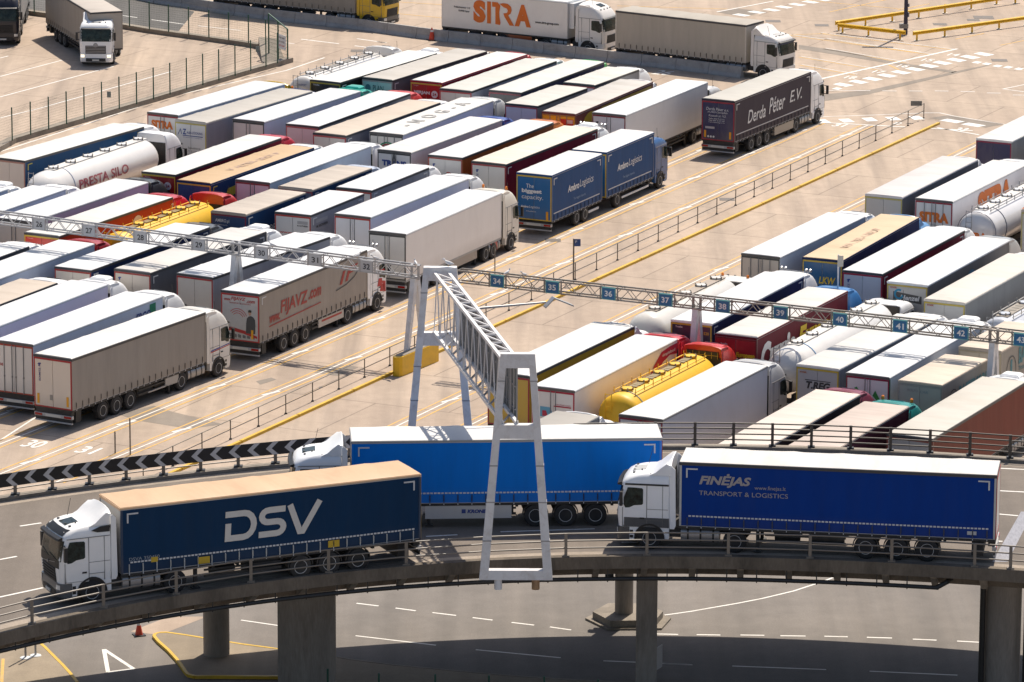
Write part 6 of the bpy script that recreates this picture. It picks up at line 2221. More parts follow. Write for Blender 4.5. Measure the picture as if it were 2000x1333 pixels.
# drain pipe slung below the edge
PIPEM = mat('black_drain_pipe', (0.022, 0.02, 0.018), rough=.5, var=.2)
b = MB()
px_ = [x for x in XS if x <= 18.2] + [18.3]
rings = []
for x in px_:
    c = npt(x, .10, ZD - .90 + (0 if x > 4 else .009 * (4 - x))) + FOFF
    t = (npt(x + .1) - npt(x - .1)).normalized()
    n_ = Vector((-t.y, t.x, 0))
    rings.append([tuple(c + (n_ * math.cos(2 * PI * k / 8) + Vector((0, 0, 1)) * math.sin(2 * PI * k / 8)) * .095) for k in range(8)])
b.loft(rings)
b.build('drain_pipe', PIPEM, fly)
for i in range(34):
    x = -24 + i * 1.28
    if x > 18:
        break
    zc = ZD - .90 + (0 if x > 4 else .009 * (4 - x))
    c = npt(x, .10, zc) + FOFF
    bar('pipe_hanger', c + Vector((0, 0, -.13)), Vector((c.x, c.y, ZD - .42)), .05, .05, PIPEM, fly)
# piers
def pier(px, z, r, top=ZD - .9, square=None, cap=None):
    p = G(px, z) + FOFF
    b = MB()
    if square:
        w_, d_ = square
        b.box(p.x - w_ / 2, p.x + w_ / 2, p.y - d_ / 2, p.y + d_ / 2, 0, top)
    else:
        b.lathe([(0, r), (top - .2, r), (top, r)], 'z', (p.x, p.y, 0), 28)
    o = b.build('pier', PIERC, fly)
    if cap:
        c = MB()
        c.box(p.x - cap, p.x + cap, p.y - .5, p.y + .5, top - .02, ZD - .43)
        c.build('bearing_block', CONCD, o, smooth=False)
    return p


pier(423, 1283, .60)
pier(600, 1352, 1, square=(2.55, 1.1))
p1 = pier(1218.5, 1213, .43)
pier(1261.5, 1348, .45, square=(.92, .9))
pb = pier(1954, 1372, .82)
for dx in (-.95, 1.0):
    b = MB()
    b.tube((pb.x + dx, pb.y - .5, 0), (pb.x + dx, pb.y - .5, ZD - .8), .13, 10)
    b.build('down_pipe', PIPEM, fly)
b = MB()
b.tube(npt(18.2, .10, ZD - .90) + FOFF, (npt(18.6, .35, ZD - .7) + FOFF), .11, 8)
b.tube(npt(18.6, .35, ZD - .7) + FOFF, (pb.x - .95, pb.y - .5, ZD - .85), .11, 8)
b.build('pipe_elbow', PIPEM, fly)
# hexagonal plinth round the far pier
c0 = G(1222, 1213)
hexp = [(c0.x + dx, c0.y + dy) for dx, dy in ((-1.55, .1), (-.8, 1.5), (.9, 1.5), (1.75, .2), (1.35, -1.3), (-.75, -1.4))]
b = MB()
b.prism_z(hexp, 0, .42)
pl = b.build('pier_plinth', CONC, None, smooth=False)
tag(pl, 'six-sided concrete plinth round the foot of a flyover pier', 'plinth')
b = MB()
b.prism_z([(c0.x + (x - c0.x) * 1.22, c0.y + (y - c0.y) * 1.15) for x, y in hexp], 0, .10)
b.build('plinth_kerb', CONC, pl, smooth=False)
# camera on the pier, small sign on the other
cam_t = thing('surveillance_camera', 'black camera and floodlight bracketed to the round flyover pier', 'camera', (0, 0, 0))
pc = p1 - FOFF
b = MB()
b.tube((pc.x - .42, pc.y - .1, 2.75), (pc.x - .75, pc.y - .1, 2.75), .035)
b.box(pc.x - .62, pc.x - .5, pc.y - .2, pc.y, 2.2, 3.4)
b.build('bracket', BLACK, cam_t)
b = MB()
b.box(pc.x - 1.05, pc.x - .62, pc.y - .45, pc.y - .05, 2.55, 2.85)
b.lathe([(0, .12), (.06, .14)], 'y', (pc.x - .85, pc.y - .52, 2.7), 10)
b.build('camera_housing', BLACK, cam_t)
b = MB()
b.box(pc.x - .9, pc.x - .55, pc.y - .3, pc.y, 2.1, 2.35)
b.build('floodlight', BLACK, cam_t)
ps = G(1285, 1318)
sgn = thing('pier_sign', 'small sign fixed edge-on to the square flyover pier', 'sign', (0, 0, 0))
b = MB()
b.prism_z([(ps.x - .06, ps.y - .3), (ps.x + .20, ps.y + .25), (ps.x + .17, ps.y + .27), (ps.x - .09, ps.y - .28)], .3, 1.35)
b.build('sign_plate', flat((0.45, 0.42, 0.42)), sgn, smooth=False)
b = MB()
b.box(ps.x - .25, ps.x - .03, ps.y - .1, ps.y + .1, .25, 1.0)
b.build('sign_bracket', BLACK, sgn, smooth=False)

# railings along both edges
def railing(name, label, posts, rails, h, fn, ph, pm, rm, r=.04, ext=()):
    t = thing(name, label, 'railing', tuple(posts[0]))
    off = -Vector(posts[0])
    for p in posts:
        bar('post', p + off, p + off + Vector((0, 0, h)), ph[0], ph[1], pm, t)
        b = None
        bar('post_foot', p + off + Vector((0, 0, .0)), p + off + Vector((0, 0, .06)), ph[0] * 2.4, ph[1] * 2.4, BLACK if pm is not RAILBR else pm, t)
    pts = list(ext[:1]) + posts + list(ext[1:])
    for z in rails:
        for a, c in zip(pts, pts[1:]):
            bar('rail', a + off + Vector((0, 0, z)), c + off + Vector((0, 0, z)), r * 2, r * 2, rm, t, True)
    return t


npx = [68, 207, 349, 494, 645, 796, 1106.5, 1264, 1422, 1581, 1740, 1902, 1972.7]
nyy = [1224, 1194, 1166, 1144, 1125, 1111, 1092, 1088, 1087, 1092, 1099, 1109.5, 1115.5]
posts = []
for x, y in zip(npx, nyy):
    p = G(x, y, ZD + .12)
    posts.append(npt(p.x, .22, ZD + .12))
posts.insert(6, npt((posts[5].x + posts[6].x) / 2, .22, ZD + .12))
railing('flyover_railing', 'three-rail brown-grey railing along the near edge of the flyover', posts, (.36, .68, 1.0), 1.02, npt, (.13, .10), RAILBR, RAILBR, .035, (npt(posts[0].x - 3.4, .22, ZD + .12), npt(posts[-1].x + 1.8, .22, ZD + .12)))
fpx = [1202, 1279.5, 1357.6, 1433, 1509, 1585, 1661, 1738, 1814, 1890, 1966]
fposts = []
for x in fpx:
    p = G(x, 878, ZD)
    fposts.append(fpt(p.x, .22, ZD + .16))
# the hidden stretch behind the bright blue lorry carries on to the chevron board
DKRAIL = mat('dark_bronze_rail', (0.085, 0.07, 0.055), rough=.45, var=.12)
railing('flyover_railing', 'four-rail dark bronze railing along the far edge of the flyover', fposts, (.28, .55, .82, 1.06), 1.1, fpt, (.13, .12), DKRAIL, DKRAIL, .036, (fpt(fposts[0].x - 2, .22, ZD + .16), fpt(fposts[-1].x + 2, .22, ZD + .16)))

# chevron board
cx_ = [-46, 26, 98, 170, 241.8, 315, 388, 461.8, 535, 608, 680]
cposts = []
for x in cx_:
    p = G(x, 973.5 - .118 * x, ZD)
    cposts.append(fpt(p.x, .22, ZD + .16))
cb_ = thing('chevron_board', 'black board with grey chevrons running along the flyover edge', 'road sign', tuple(cposts[0]))
coff = -cposts[0]
for p in cposts:
    bar('post', p + coff, p + coff + Vector((0, 0, 1.02)), .15, .12, RAILBR, cb_)
    bar('post_foot', p + coff, p + coff + Vector((0, 0, .06)), .4, .34, BLACK, cb_)
for z in (.28,):
    for a, c in zip(cposts, cposts[1:]):
        bar('rail', a + coff + Vector((0, 0, z)), c + coff + Vector((0, 0, z)), .06, .06, RAILBR, cb_, True)
CHEVM = mat('grey_chevron', (0.56, 0.55, 0.54), rough=.5, var=.1)
step = 0
for a, c in zip(cposts, cposts[1:]):
    d = (c - a).normalized()
    L_ = (c - a).length
    nrm = Vector((d.y, -d.x, 0))
    base = a + coff + nrm * .12
    b = MB()
    vs = []
    for (u, z, k) in ((0, .44, 0), (L_, .44, 0), (L_, 1.06, 0), (0, 1.06, 0), (0, .44, .03), (L_, .44, .03), (L_, 1.06, .03), (0, 1.06, .03)):
        vs.append(tuple(base + d * (u + (.005 if u == 0 else -.005)) - nrm * k + Vector((0, 0, z))))
    b.add(vs, [(0, 1, 2, 3), (7, 6, 5, 4), (4, 5, 1, 0), (5, 6, 2, 1), (6, 7, 3, 2), (7, 4, 0, 3)])
    b.build('board_panel', BLACK, cb_, smooth=False)
    for k in (0.22, .72):
        u0 = L_ * k
        b = MB()
        pts = [(u0, .75), (u0 + .34, 1.05), (u0 + .62, 1.05), (u0 + .28, .75), (u0 + .62, .45), (u0 + .34, .45)]
        v3 = [tuple(base + d * u + nrm * .006 + Vector((0, 0, z))) for u, z in pts]
        b.add(v3, [(3, 2, 1, 0), (0, 5, 4, 3)])
        b.build('chevron', CHEVM, cb_, smooth=False)

# ------------------------------------------------------------------ number-sign trusses over the lanes
def truss(name, label, p0, p1, signs, legs, sm, sign_face, ink, zb=5.18, zt=5.84, dep=.55, bays=None, edge=None, bold=.0):
    t = thing(name, label, 'sign gantry', (p0.x, p0.y, 0))
    off = Vector((-p0.x, -p0.y, 0))
    d = Vector((p1.x - p0.x, p1.y - p0.y, 0))
    Lt = d.length
    d.normalize()
    back = Vector((-d.y, d.x, 0))
    if back.y < 0:
        back = -back
    def P(u, s, z):
        return d * u + back * (dep * s) + Vector((0, 0, z))
    for s in (0, 1):
        for z in (zb, zt):
            n = int(Lt / 6) + 1
            for i in range(n):
                bar('chord', P(Lt * i / n, s, z), P(Lt * (i + 1) / n, s, z), .085, .085, sm, t)
    nb = int(Lt / .62)
    for i in range(nb):
        u0, u1 = Lt * i / nb, Lt * (i + 1) / nb
        up = i % 2 == 0
        bar('brace', P(u0, 0, zb if up else zt), P(u1, 0, zt if up else zb), .035, .035, sm, t)
        bar('brace', P(u0, 1, zt if up else zb), P(u1, 1, zb if up else zt), .035, .035, sm, t)
        if i % 2 == 0:
            bar('cross_brace', P(u0, 0, zt), P(u0, 1, zt), .035, .035, sm, t)
            bar('cross_brace', P(u0, 0, zb), P(u0, 1, zb), .035, .035, sm, t)
    # sign positions are surveyed along the truss
    for s, px in signs:
        g_ = G(px, 550, (zb + zt) / 2)
        # intersect the view column with the truss line
        best = min(range(0, 2001), key=lambda k: abs((p0 + d * (Lt * k / 2000)).x / (p0 + d * (Lt * k / 2000)).y * 1.0 - math.tan(0) - G(px, 540 + (px - 800) * .115, 5.5).x / G(px, 540 + (px - 800) * .115, 5.5).y))
        u = Lt * best / 2000
        b = MB()
        w2, z0, z1 = .42, zb - .02, zt + .02
        vs = []
        for (a_, z, k) in ((-w2, z0, 0), (w2, z0, 0), (w2, z1, 0), (-w2, z1, 0), (-w2, z0, .07), (w2, z0, .07), (w2, z1, .07), (-w2, z1, .07)):
            vs.append(tuple(d * (u + a_) + back * (k - .13) + Vector((0, 0, z))))
        b.add(vs, [(0, 1, 2, 3), (7, 6, 5, 4), (4, 5, 1, 0), (5, 6, 2, 1), (6, 7, 3, 2), (7, 4, 0, 3)])
        sg = b.build('number_sign', edge or sm, t, smooth=False)
        b = MB()
        m_ = .045
        b.add([tuple(d * (u + a_) + back * (-.134) + Vector((0, 0, z))) for a_, z in ((-w2 + m_, z0 + m_), (w2 - m_, z0 + m_), (w2 - m_, z1 - m_), (-w2 + m_, z1 - m_))], [(0, 1, 2, 3)])
        b.build('sign_face', sign_face, sg, smooth=False)
        text(sg, s, d * (u - .23) + back * (-.14) + Vector((0, 0, z0 + .19)), d, (0, 0, 1), ink, h=.33, wd=.46, bold=bold)
        for a_ in (-w2 - .1, w2 + .1):
            bar('sign_post', d * (u + a_) + back * (-.06) + Vector((0, 0, zb - .05)), d * (u + a_) + back * (-.06) + Vector((0, 0, zt + .08)), .09, .06, sm, t)
    for px, z0 in legs:
        best = min(range(0, 2001), key=lambda k: abs((p0 + d * (Lt * k / 2000)).x / (p0 + d * (Lt * k / 2000)).y - G(px, 540 + (px - 800) * .115, 5.3).x / G(px, 540 + (px - 800) * .115, 5.3).y))
        u = Lt * best / 2000
        for s in (-1, 1):
            b = MB()
            top = d * u + back * (dep * .5 + s * .10) + Vector((0, 0, zb))
            bot = d * u + back * (dep * .5 + s * .95) + Vector((0, 0, z0))
            ws = ((bot, .13), (top, .16))
            rg = []
            for c, q in ws:
                rg.append([tuple(c + d * a_ * q + back * b_ * q) for a_, b_ in ((-1, -1), (1, -1), (1, 1), (-1, 1))])
            b.loft(rg)
            b.build('leg', STEELW if sm is not STEELO else STEELW, t, smooth=False)
        for a_ in (-.22, .22):
            bar('leg_bracket', d * (u + a_) + back * (dep * .5) + Vector((0, 0, zb - .12)), d * (u + a_) + back * (dep * .5) + Vector((0, 0, zt + .05)), .14, .3, sm, t)
    return t


ST = mat('pale_truss_steel', (0.42, 0.42, 0.43), rough=.4, metal=.2, var=.1, scale=3, dirt=(.25, .2, .15), dirtamt=.3)
tl0, tl1 = G(-70, 419, 5.5), G(812, 533, 5.5)
truss('number_sign_gantry', 'pale steel lattice gantry carrying grey number signs 26 to 32 over the lanes', tl0, tl1, [('26', 79.5), ('27', 176.5), ('28', 277), ('29', 391), ('30', 513.5), ('31', 617.5), ('32', 718)], [(456, 0), (806, .95)], ST, SIGNG, flat(INK), bold=.02)
tr0, tr1 = G(893, 540.5, 5.5), G(2070, 672, 5.5)
truss('number_sign_gantry', 'weathered brown-grey lattice gantry carrying blue number signs 34 to 43 over the lanes', tr0, tr1, [('34', 973), ('35', 1080.5), ('36', 1190), ('37', 1301), ('38', 1413), ('39', 1526), ('40', 1642), ('41', 1759), ('42', 1878), ('43', 1995)], [(1357, 0), (1937, 0)], STEELO, BLUESIGN, flat((0.7, 0.7, 0.7)), edge=TEALED, bold=.025)

# gulls perching on the trusses
def gull_mesh():
    b = MB()
    prof = [(-.26, .0, .02), (-.20, .015, .035), (-.10, .03, .065), (0, .04, .085), (.09, .07, .08), (.15, .13, .05), (.17, .18, .045), (.20, .21, .05), (.24, .215, .04), (.27, .205, .014), (.33, .195, .006)]
    rings = []
    for y, z, r_ in prof:
        rings.append([(r_ * math.cos(2 * PI * k / 10), y, z + r_ * 1.05 * math.sin(2 * PI * k / 10)) for k in range(10)])
    b.loft(rings[::-1])
    for s in (-1, 1):
        b.tube((s * .03, 0.0, -.02), (s * .03, .01, -.13), .007, 5, 1)
    return b.mesh('seagull', [plain((0.62, 0.62, 0.63)), plain((0.5, 0.25, 0.03))])


gm = gull_mesh()
GL = ['white gull on the grey truss near sign 30', 'white gull on the grey truss before sign 32', 'white gull on the grey truss just after sign 32', 'white gull at the end of the grey truss', 'white gull on top of the big gantry portal', 'white gull on the brown truss after sign 34', 'white gull on the brown truss between signs 34 and 35']
for (px, py, z, a), lb in zip(((532, 486, 6.0, 1.2), (698, 507, 6.0, -1.0), (733, 511, 6.0, 2.0), (812, 520, 6.02, 0.3), (881, 513, 17.66 if False else 6.0, 1.4), (990, 539, 6.0, -.8), (1023, 543, 6.0, 2.4)), GL):
    if 'portal' in lb:
        p = Vector((-2.9, 219.0, 17.78))
    else:
        t0, t1 = (tl0, tl1) if px < 850 else (tr0, tr1)
        k = min(range(2001), key=lambda k: abs((t0.x + (t1.x - t0.x) * k / 2000) / (t0.y + (t1.y - t0.y) * k / 2000) - G(px, py, 5.9).x / G(px, py, 5.9).y)) / 2000
        p = t0.lerp(t1, k)
        p.z = 5.84 + .045 + .13
    o = link('seagull', gm)
    o.location = p
    o.rotation_euler = (0, 0, a)
    tag(o, lb, 'gull', 'gulls perching on the gantries')

# ------------------------------------------------------------------ big sign gantry across the flyover
gt = thing('sign_gantry', 'tall pale grey sign gantry with two portal frames spanning the flyover', 'sign gantry', (0, 202.3, ZD))
GO = Vector((0, -202.3, -ZD))


def portal(y, xt0, xt1, xb0, xb1, ztop, zbot, zc, base_beam, th=.42, wt=.28, wb=.38, dc=.26):
    for (xt, xb, s) in ((xt0, xb0, 1), (xt1, xb1, -1)):
        b = MB()
        rg = []
        for x, z, w_ in ((xb, zbot, wb), (xt, ztop, wt)):
            rg.append([tuple(Vector((x, y - th / 2, z)) + GO), tuple(Vector((x + s * w_, y - th / 2, z)) + GO), tuple(Vector((x + s * w_, y + th / 2, z)) + GO), tuple(Vector((x, y + th / 2, z)) + GO)])
            if s < 0:
                rg[-1] = rg[-1][::-1]
        b.loft(rg)
        b.build('portal_leg', STEELW, gt, smooth=False)
    def xs_at(z):
        k = (z - zbot) / (ztop - zbot)
        return xb0 + (xt0 - xb0) * k, xb1 + (xt1 - xb1) * k, wb + (wt - wb) * k
    for z0, z1, nm in ((ztop - .62, ztop, 'top_beam'), (zc - .3, zc + .3, 'cross_beam')) + (((zbot, zbot + .42, 'base_beam'),) if base_beam else ()):
        a, c, w_ = xs_at((z0 + z1) / 2)
        b = MB()
        b.box(a + w_ * .6, c - w_ * .6, y - th / 2 + .02 - 202.3, y + th / 2 - .02 - 202.3, z0 - ZD - (.003 if nm != 'top_beam' else -.004), z1 - ZD - .004)
        b.build(nm, STEELW, gt, smooth=False)


def seams(y, xt0, xt1, xb0, xb1, ztop, zbot, th=.42, wt=.28, wb=.38):
    for z in (zbot + 1.7, zbot + 3.4, zbot + 5.0, ztop - 1.2):
        k = (z - zbot) / (ztop - zbot)
        w_ = wb + (wt - wb) * k
        for x0 in (xb0 + (xt0 - xb0) * k, xb1 + (xt1 - xb1) * k - w_):
            b = MB()
            b.box(x0 - .012, x0 + w_ + .012, y - th / 2 - .012 - 202.3, y + th / 2 + .012 - 202.3, z - ZD, z - ZD + .05)
            b.build('flange', STEELG, gt, smooth=False)


YF, YR, ZT = 202.25, 219.0, 17.64
portal(YF, -.48, .97, -1.36, 1.77, ZT, 7.75, 14.25, True)
portal(YR, -4.03, -2.52, -4.95, -1.6, ZT, ZD, 14.3, False)
seams(YF, -.48, .97, -1.36, 1.77, ZT, 7.75)
seams(YR, -4.03, -2.52, -4.95, -1.6, ZT, ZD)
# lattice box between the portals
def C(k, s, z):
    xf0, xf1 = -.40, .22
    xr0, xr1 = -3.55, -2.9
    y = YR + (YF - YR) * k
    return Vector((xr0 + (xf0 - xr0) * k + (0 if s == 0 else (xr1 - xr0) + ((xf1 - xf0) - (xr1 - xr0)) * k), y, z)) + GO


ZTT, ZBB = 17.35, 14.6
for s in (0, 1):
    for z in (ZTT, ZBB):
        bar('chord', C(0, s, z), C(1, s, z), .14, .14, STEELW, gt)
NBY = 11
for i in range(NBY):
    a, c = i / NBY, (i + 1) / NBY
    bar('top_brace', C(a, 0, ZTT), C(c, 1, ZTT), .07, .07, STEELW, gt)
    bar('top_strut', C(c, 0, ZTT), C(c, 1, ZTT), .07, .07, STEELW, gt)
    bar('bottom_brace', C(a, 1, ZBB), C(c, 0, ZBB), .07, .07, STEELG, gt)
    for s in (0,):
        bar('lattice_brace', C(a, s, ZBB), C((a + c) / 2, s, ZTT), .045, .045, STEELW, gt)
        bar('lattice_brace', C((a + c) / 2, s, ZTT), C(c, s, ZBB), .045, .045, STEELW, gt)
    bar('lattice_post', C(c, 1, ZBB), C(c, 1, ZTT), .06, .06, STEELG, gt)
# sign panels seen from the back, with their ribs
for i in range(8):
    a, c = .14 + .80 * i / 8, .14 + .80 * (i + 1) / 8 - .004
    p, q = C(a, 1, 0), C(c, 1, 0)
    d = (q - p).normalized()
    n_ = Vector((d.y, -d.x, 0)) * .16
    if n_.x < 0:
        n_ = -n_
    b = MB()
    zz0, zz1 = 14.35 - ZD, 17.2 - ZD
    vs = []
    for base in (p, q):
        for off_ in (n_, n_ * 1.3):
            for z in (zz0, zz1):
                vs.append((base.x + off_.x, base.y + off_.y, z))
    b.add(vs, [(0, 1, 3, 2), (6, 7, 5, 4), (0, 4, 5, 1), (2, 3, 7, 6), (1, 5, 7, 3), (0, 2, 6, 4)])
    b.build('sign_panel', SIGNB, gt, smooth=False)
    for k in (.15, .5, .85):
        x_ = p.lerp(q, k) + n_ * .7
        bar('panel_rib', (x_.x, x_.y, zz0), (x_.x, x_.y, zz1), .07, .06, STEELG, gt)
    for z in (14.9 - ZD, 15.9 - ZD, 16.7 - ZD):
        bar('panel_rail', (p.x + n_.x * .85, p.y + n_.y * .85, z), (q.x + n_.x * .85, q.y + n_.y * .85, z), .05, .05, STEELG, gt)
# stubs under the near base beam and the lamp arm
for x, m_ in ((-.55, STEELW), (1.05, mat('rusty_stub', (0.34, 0.2, 0.1), rough=.7, var=.25, scale=6))):
    b = MB()
    b.lathe([(0, .17), (.45, .17)], 'z', (x, YF - 202.3, 7.3 - ZD), 14)
    b.build('support_stub', m_, gt)
# lamp arm reaching out over the lanes
la = G(903, 591, 14.6 + 2)
lb_ = C(.32, 1, 16.9)
b = MB()
e1 = lb_ + Vector((3.4, 1.0, .1))
b.tube(lb_, e1, .06, 8, 0, .045)
b.build('lamp_arm', STEELG, gt)
b = MB()
dq = Vector((.95, .28, 0)).normalized()
nq = Vector((-dq.y, dq.x, 0))
for s in (-1, 1):
    c1 = e1 + dq * .35 + Vector((0, 0, .22))
    c2 = c1 + (dq * .9 if s > 0 else -dq * .4) + Vector((0, 0, -.4))
    b.add([tuple(c1 + nq * .2), tuple(c1 - nq * .2), tuple(c2 - nq * .2), tuple(c2 + nq * .2), tuple(c1 + nq * .2 - Vector((0, 0, .06))), tuple(c1 - nq * .2 - Vector((0, 0, .06))), tuple(c2 - nq * .2 - Vector((0, 0, .06))), tuple(c2 + nq * .2 - Vector((0, 0, .06)))],
          [(0, 1, 2, 3), (7, 6, 5, 4), (0, 4, 5, 1), (1, 5, 6, 2), (2, 6, 7, 3), (3, 7, 4, 0)])
b.build('lamp_head', STEELG, gt, smooth=False)

# ------------------------------------------------------------------ footway railing, yellow impact block, posts
fr0, fr1 = lat(-124.52, 214, .0), G(1804, 235)
d = (fr1 - fr0)
n = int(d.length / 3.05)
posts = [fr0.lerp(fr1, i / n) + Vector((0, 0, .12)) for i in range(n + 1)]
GR = mat('grey_handrail', (0.16, 0.145, 0.125), rough=.4, metal=.3, var=.1)
skip = [p for p in posts]
railing('footway_railing', 'thin two-rail handrail along the raised footway between the lane blocks', posts, (.55, 1.08), 1.1, None, (.06, .06), GR, GR, .024)
e = posts[-1]
b = MB()
b.box(e.x - 1.0, e.x - .2, e.y - .62, e.y - .55, 1.15, 1.5)
pl = b.build('footway_sign', plain((0.2, 0.2, 0.18)), None, smooth=False)
tag(pl, 'small dark plate on the far end of the footway handrail', 'sign')

pts = [(779, 737), (776.5, 733), (778, 729), (850, 706), (858, 700), (859, 706), (790, 736), (783, 738.5)]
P0, P1 = G(781, 737.5), G(857, 706)
d = (P1 - P0).normalized()
n_ = Vector((-d.y, d.x, 0))
b = MB()
poly = []
for k in range(9):
    a = PI / 2 + PI * k / 8
    poly.append(P0 + d * .55 + d * .55 * math.cos(a) + n_ * (.55 + .55 * math.sin(a) * 1.0))
poly = [P0 + d * .3, P0 + d * .08 + n_ * .1, P0 + n_ * .3, P0 + d * .08 + n_ * .5, P0 + d * .3 + n_ * .6, P1 + n_ * .6, P1 + d * .1 + n_ * .45, P1 + d * .1 + n_ * .15, P1]
b.prism_z([tuple(p)[:2] for p in poly], 0, 1.12)
yb = b.build('impact_block', YELB, None, smooth=False)
tag(yb, 'bright yellow concrete block guarding the gantry leg on the footway', 'barrier')
b = MB()
c = sum((Vector(p) for p in poly), Vector()) / len(poly)
b.prism_z([tuple(c + (Vector(p) - c) * .86)[:2] for p in poly], 1.121, 1.15)
b.build('block_top', CONC, yb, smooth=False)

def signpost(name, label, px, py, h, plates, m=GR, r=.05, z=0):
    p = G(px, py, z)
    t = thing(name, label, 'post', tuple(p))
    b = MB()
    b.tube((0, 0, 0), (0, 0, h), r, 8)
    b.build('post', m, t)
    for (x0, x1, z0, z1, mm) in plates:
        b = MB()
        b.box(x0, x1, -.09, -.055, z0, z1)
        b.build('sign_plate', mm, t, smooth=False)
    return t


t = signpost('signpost', 'slim grey post with small blue sign standing on the footway', 1120, 553, 2.75, [(.04, .42, 2.3, 2.75, flat((0.02, 0.06, 0.2)))], z=.12)
text(t, 'P', (.1, -.095, 2.5), (1, 0, 0), (0, 0, 1), flat(WTXT), h=.16)
signpost('marker_post', 'thin bare pole by the truss behind sign 34', 966.5, 537, 2.0, [], r=.035)
signpost('camera_pole', 'thin white pole with a small box on top, between parked lorries behind sign 40', 1634, 690, 5.8, [(-.05, .28, 5.1, 5.75, plain((0.55, 0.52, 0.46)))], m=STEELW, r=.05)
signpost('kerb_post', 'short post before the chevron board, nearer the corner lane line', 225, 886, 1.2, [], r=.04)
signpost('kerb_post', 'taller short post before the chevron board, beside the footway end', 254.5, 889, 2.0, [], r=.04)
# posts on the little island below
for px, py, lb in ((50, 1285.5, 'metal post with round white foot under the flyover, closer to the viewer'), (69.5, 1281, 'metal post with round white foot under the flyover, closer to the yellow kerb')):
    t = signpost('island_post', lb, px, py, 2.6, [], m=STEELG, r=.05, z=.12)
    b = MB()
    b.lathe([(0, .27), (.03, .25), (.05, .09)], 'z', n=16)
    b.build('foot', plain((0.6, 0.62, 0.63)), t)

# cones
def cone(label, px, py, h):
    p = G(px, py)
    t = thing('traffic_cone', label, 'traffic cone', tuple(p), 0.4)
    OR = mat('cone_orange', (0.62, 0.055, 0.015), rough=.4)
    b = MB()
    s = h / .75
    b.lathe([(.03, .19 * s), (.3 * s, .135 * s), (.3 * s, .137 * s), (.5 * s, .09 * s)], 'z', n=16, m=0)
    b.lathe([(.5 * s, .09 * s), (.62 * s, .062 * s)], 'z', n=16, m=1)
    b.lathe([(.62 * s, .062 * s), (.75 * s, .03 * s)], 'z', n=16, m=0)
    b.build('cone_body', [OR, plain((0.66, 0.64, 0.62))], t)
    b = MB()
    b.box(-.26 * s, .26 * s, -.26 * s, .26 * s, 0, .05)
    b.build('cone_base', BLACK, t, smooth=False)


cone('orange traffic cone with white band before the grey concrete barriers', 843.5, 79, 1.0)
cone('red-orange traffic cone under the flyover beside the traffic island', 271.5, 1241.5, .75)

# ------------------------------------------------------------------ concrete barriers
BL = [(224, -12), (300, 6), (380, 18), (490, 35), (699, 58), (824, 75.5), (967, 92), (1187, 121), (1342, 138), (1465, 155)]
pts3 = [G(x, y) for x, y in BL]


def jersey(L_):
    b = MB()
    s = [(-.30, 0), (.30, 0), (.30, .08), (.16, .32), (.10, .86), (-.10, .86), (-.16, .32), (-.30, .08)]
    b.loft([[(x, y, z) for x, z in s] for y in (0.02, L_ - .02)][::-1])
    return b.mesh('concrete_barrier', CONCG, smooth=False)


jm = {}
cum = 0
lens = [(pts3[i + 1] - pts3[i]).length for i in range(len(pts3) - 1)]
tot = sum(lens)


def along(s):
    for i, l_ in enumerate(lens):
        if s <= l_ or i == len(lens) - 1:
            return pts3[i] + (pts3[i + 1] - pts3[i]) * (s / l_)
        s -= l_


jl = 3.0
jmesh = jersey(jl)
nseg = int(tot / jl)
for i in range(nseg):
    a, c = along(i * jl), along((i + 1) * jl)
    d = c - a
    o = link('concrete_barrier', jmesh)
    o.location = a
    o.rotation_euler = (0, 0, -math.atan2(d.x, d.y))
    tag(o, 'grey concrete barrier segment in the curved line before the passing lorries', 'barrier', 'concrete barrier segments in a line')

# ------------------------------------------------------------------ green fence on its kerb
def fence(name, label, bases, h, lean=0.0, kerb=True, panelwire=True, gap_first=False):
    t = thing(name, label, 'fence', tuple(bases[0]))
    off = -bases[0]
    for p in bases:
        bar('post', p + off, p + off + Vector((-.0, 0, h)), .085, .085, GREENP, t)
    wm = mat('green_wire', (0.06, 0.11, 0.075), rough=.5)
    for a, c in zip(bases, bases[1:]):
        d = c - a
        L_ = d.length
        d.normalize()
        b = MB()
        nv = int(L_ / .16)
        nrm = Vector((-d.y, d.x, 0)) * .003
        def strip(p, q, wv):
            b.add([tuple(p - wv), tuple(p + wv), tuple(q + wv), tuple(q - wv)], [(0, 1, 2, 3)])
        for i in range(nv):
            p = a + off + d * (L_ * (i + .5) / nv)
            strip(p + Vector((0, 0, .06)), p + Vector((0, 0, h - .05)), d * .004)
        for k in range(13):
            z = .08 + (h - .16) * k / 12
            strip(a + off + Vector((0, 0, z)), c + off + Vector((0, 0, z)), Vector((0, 0, .0045)))
        o = b.build('wire_mesh', wm, t, smooth=False)
        o['kind'] = 'stuff'
    return t


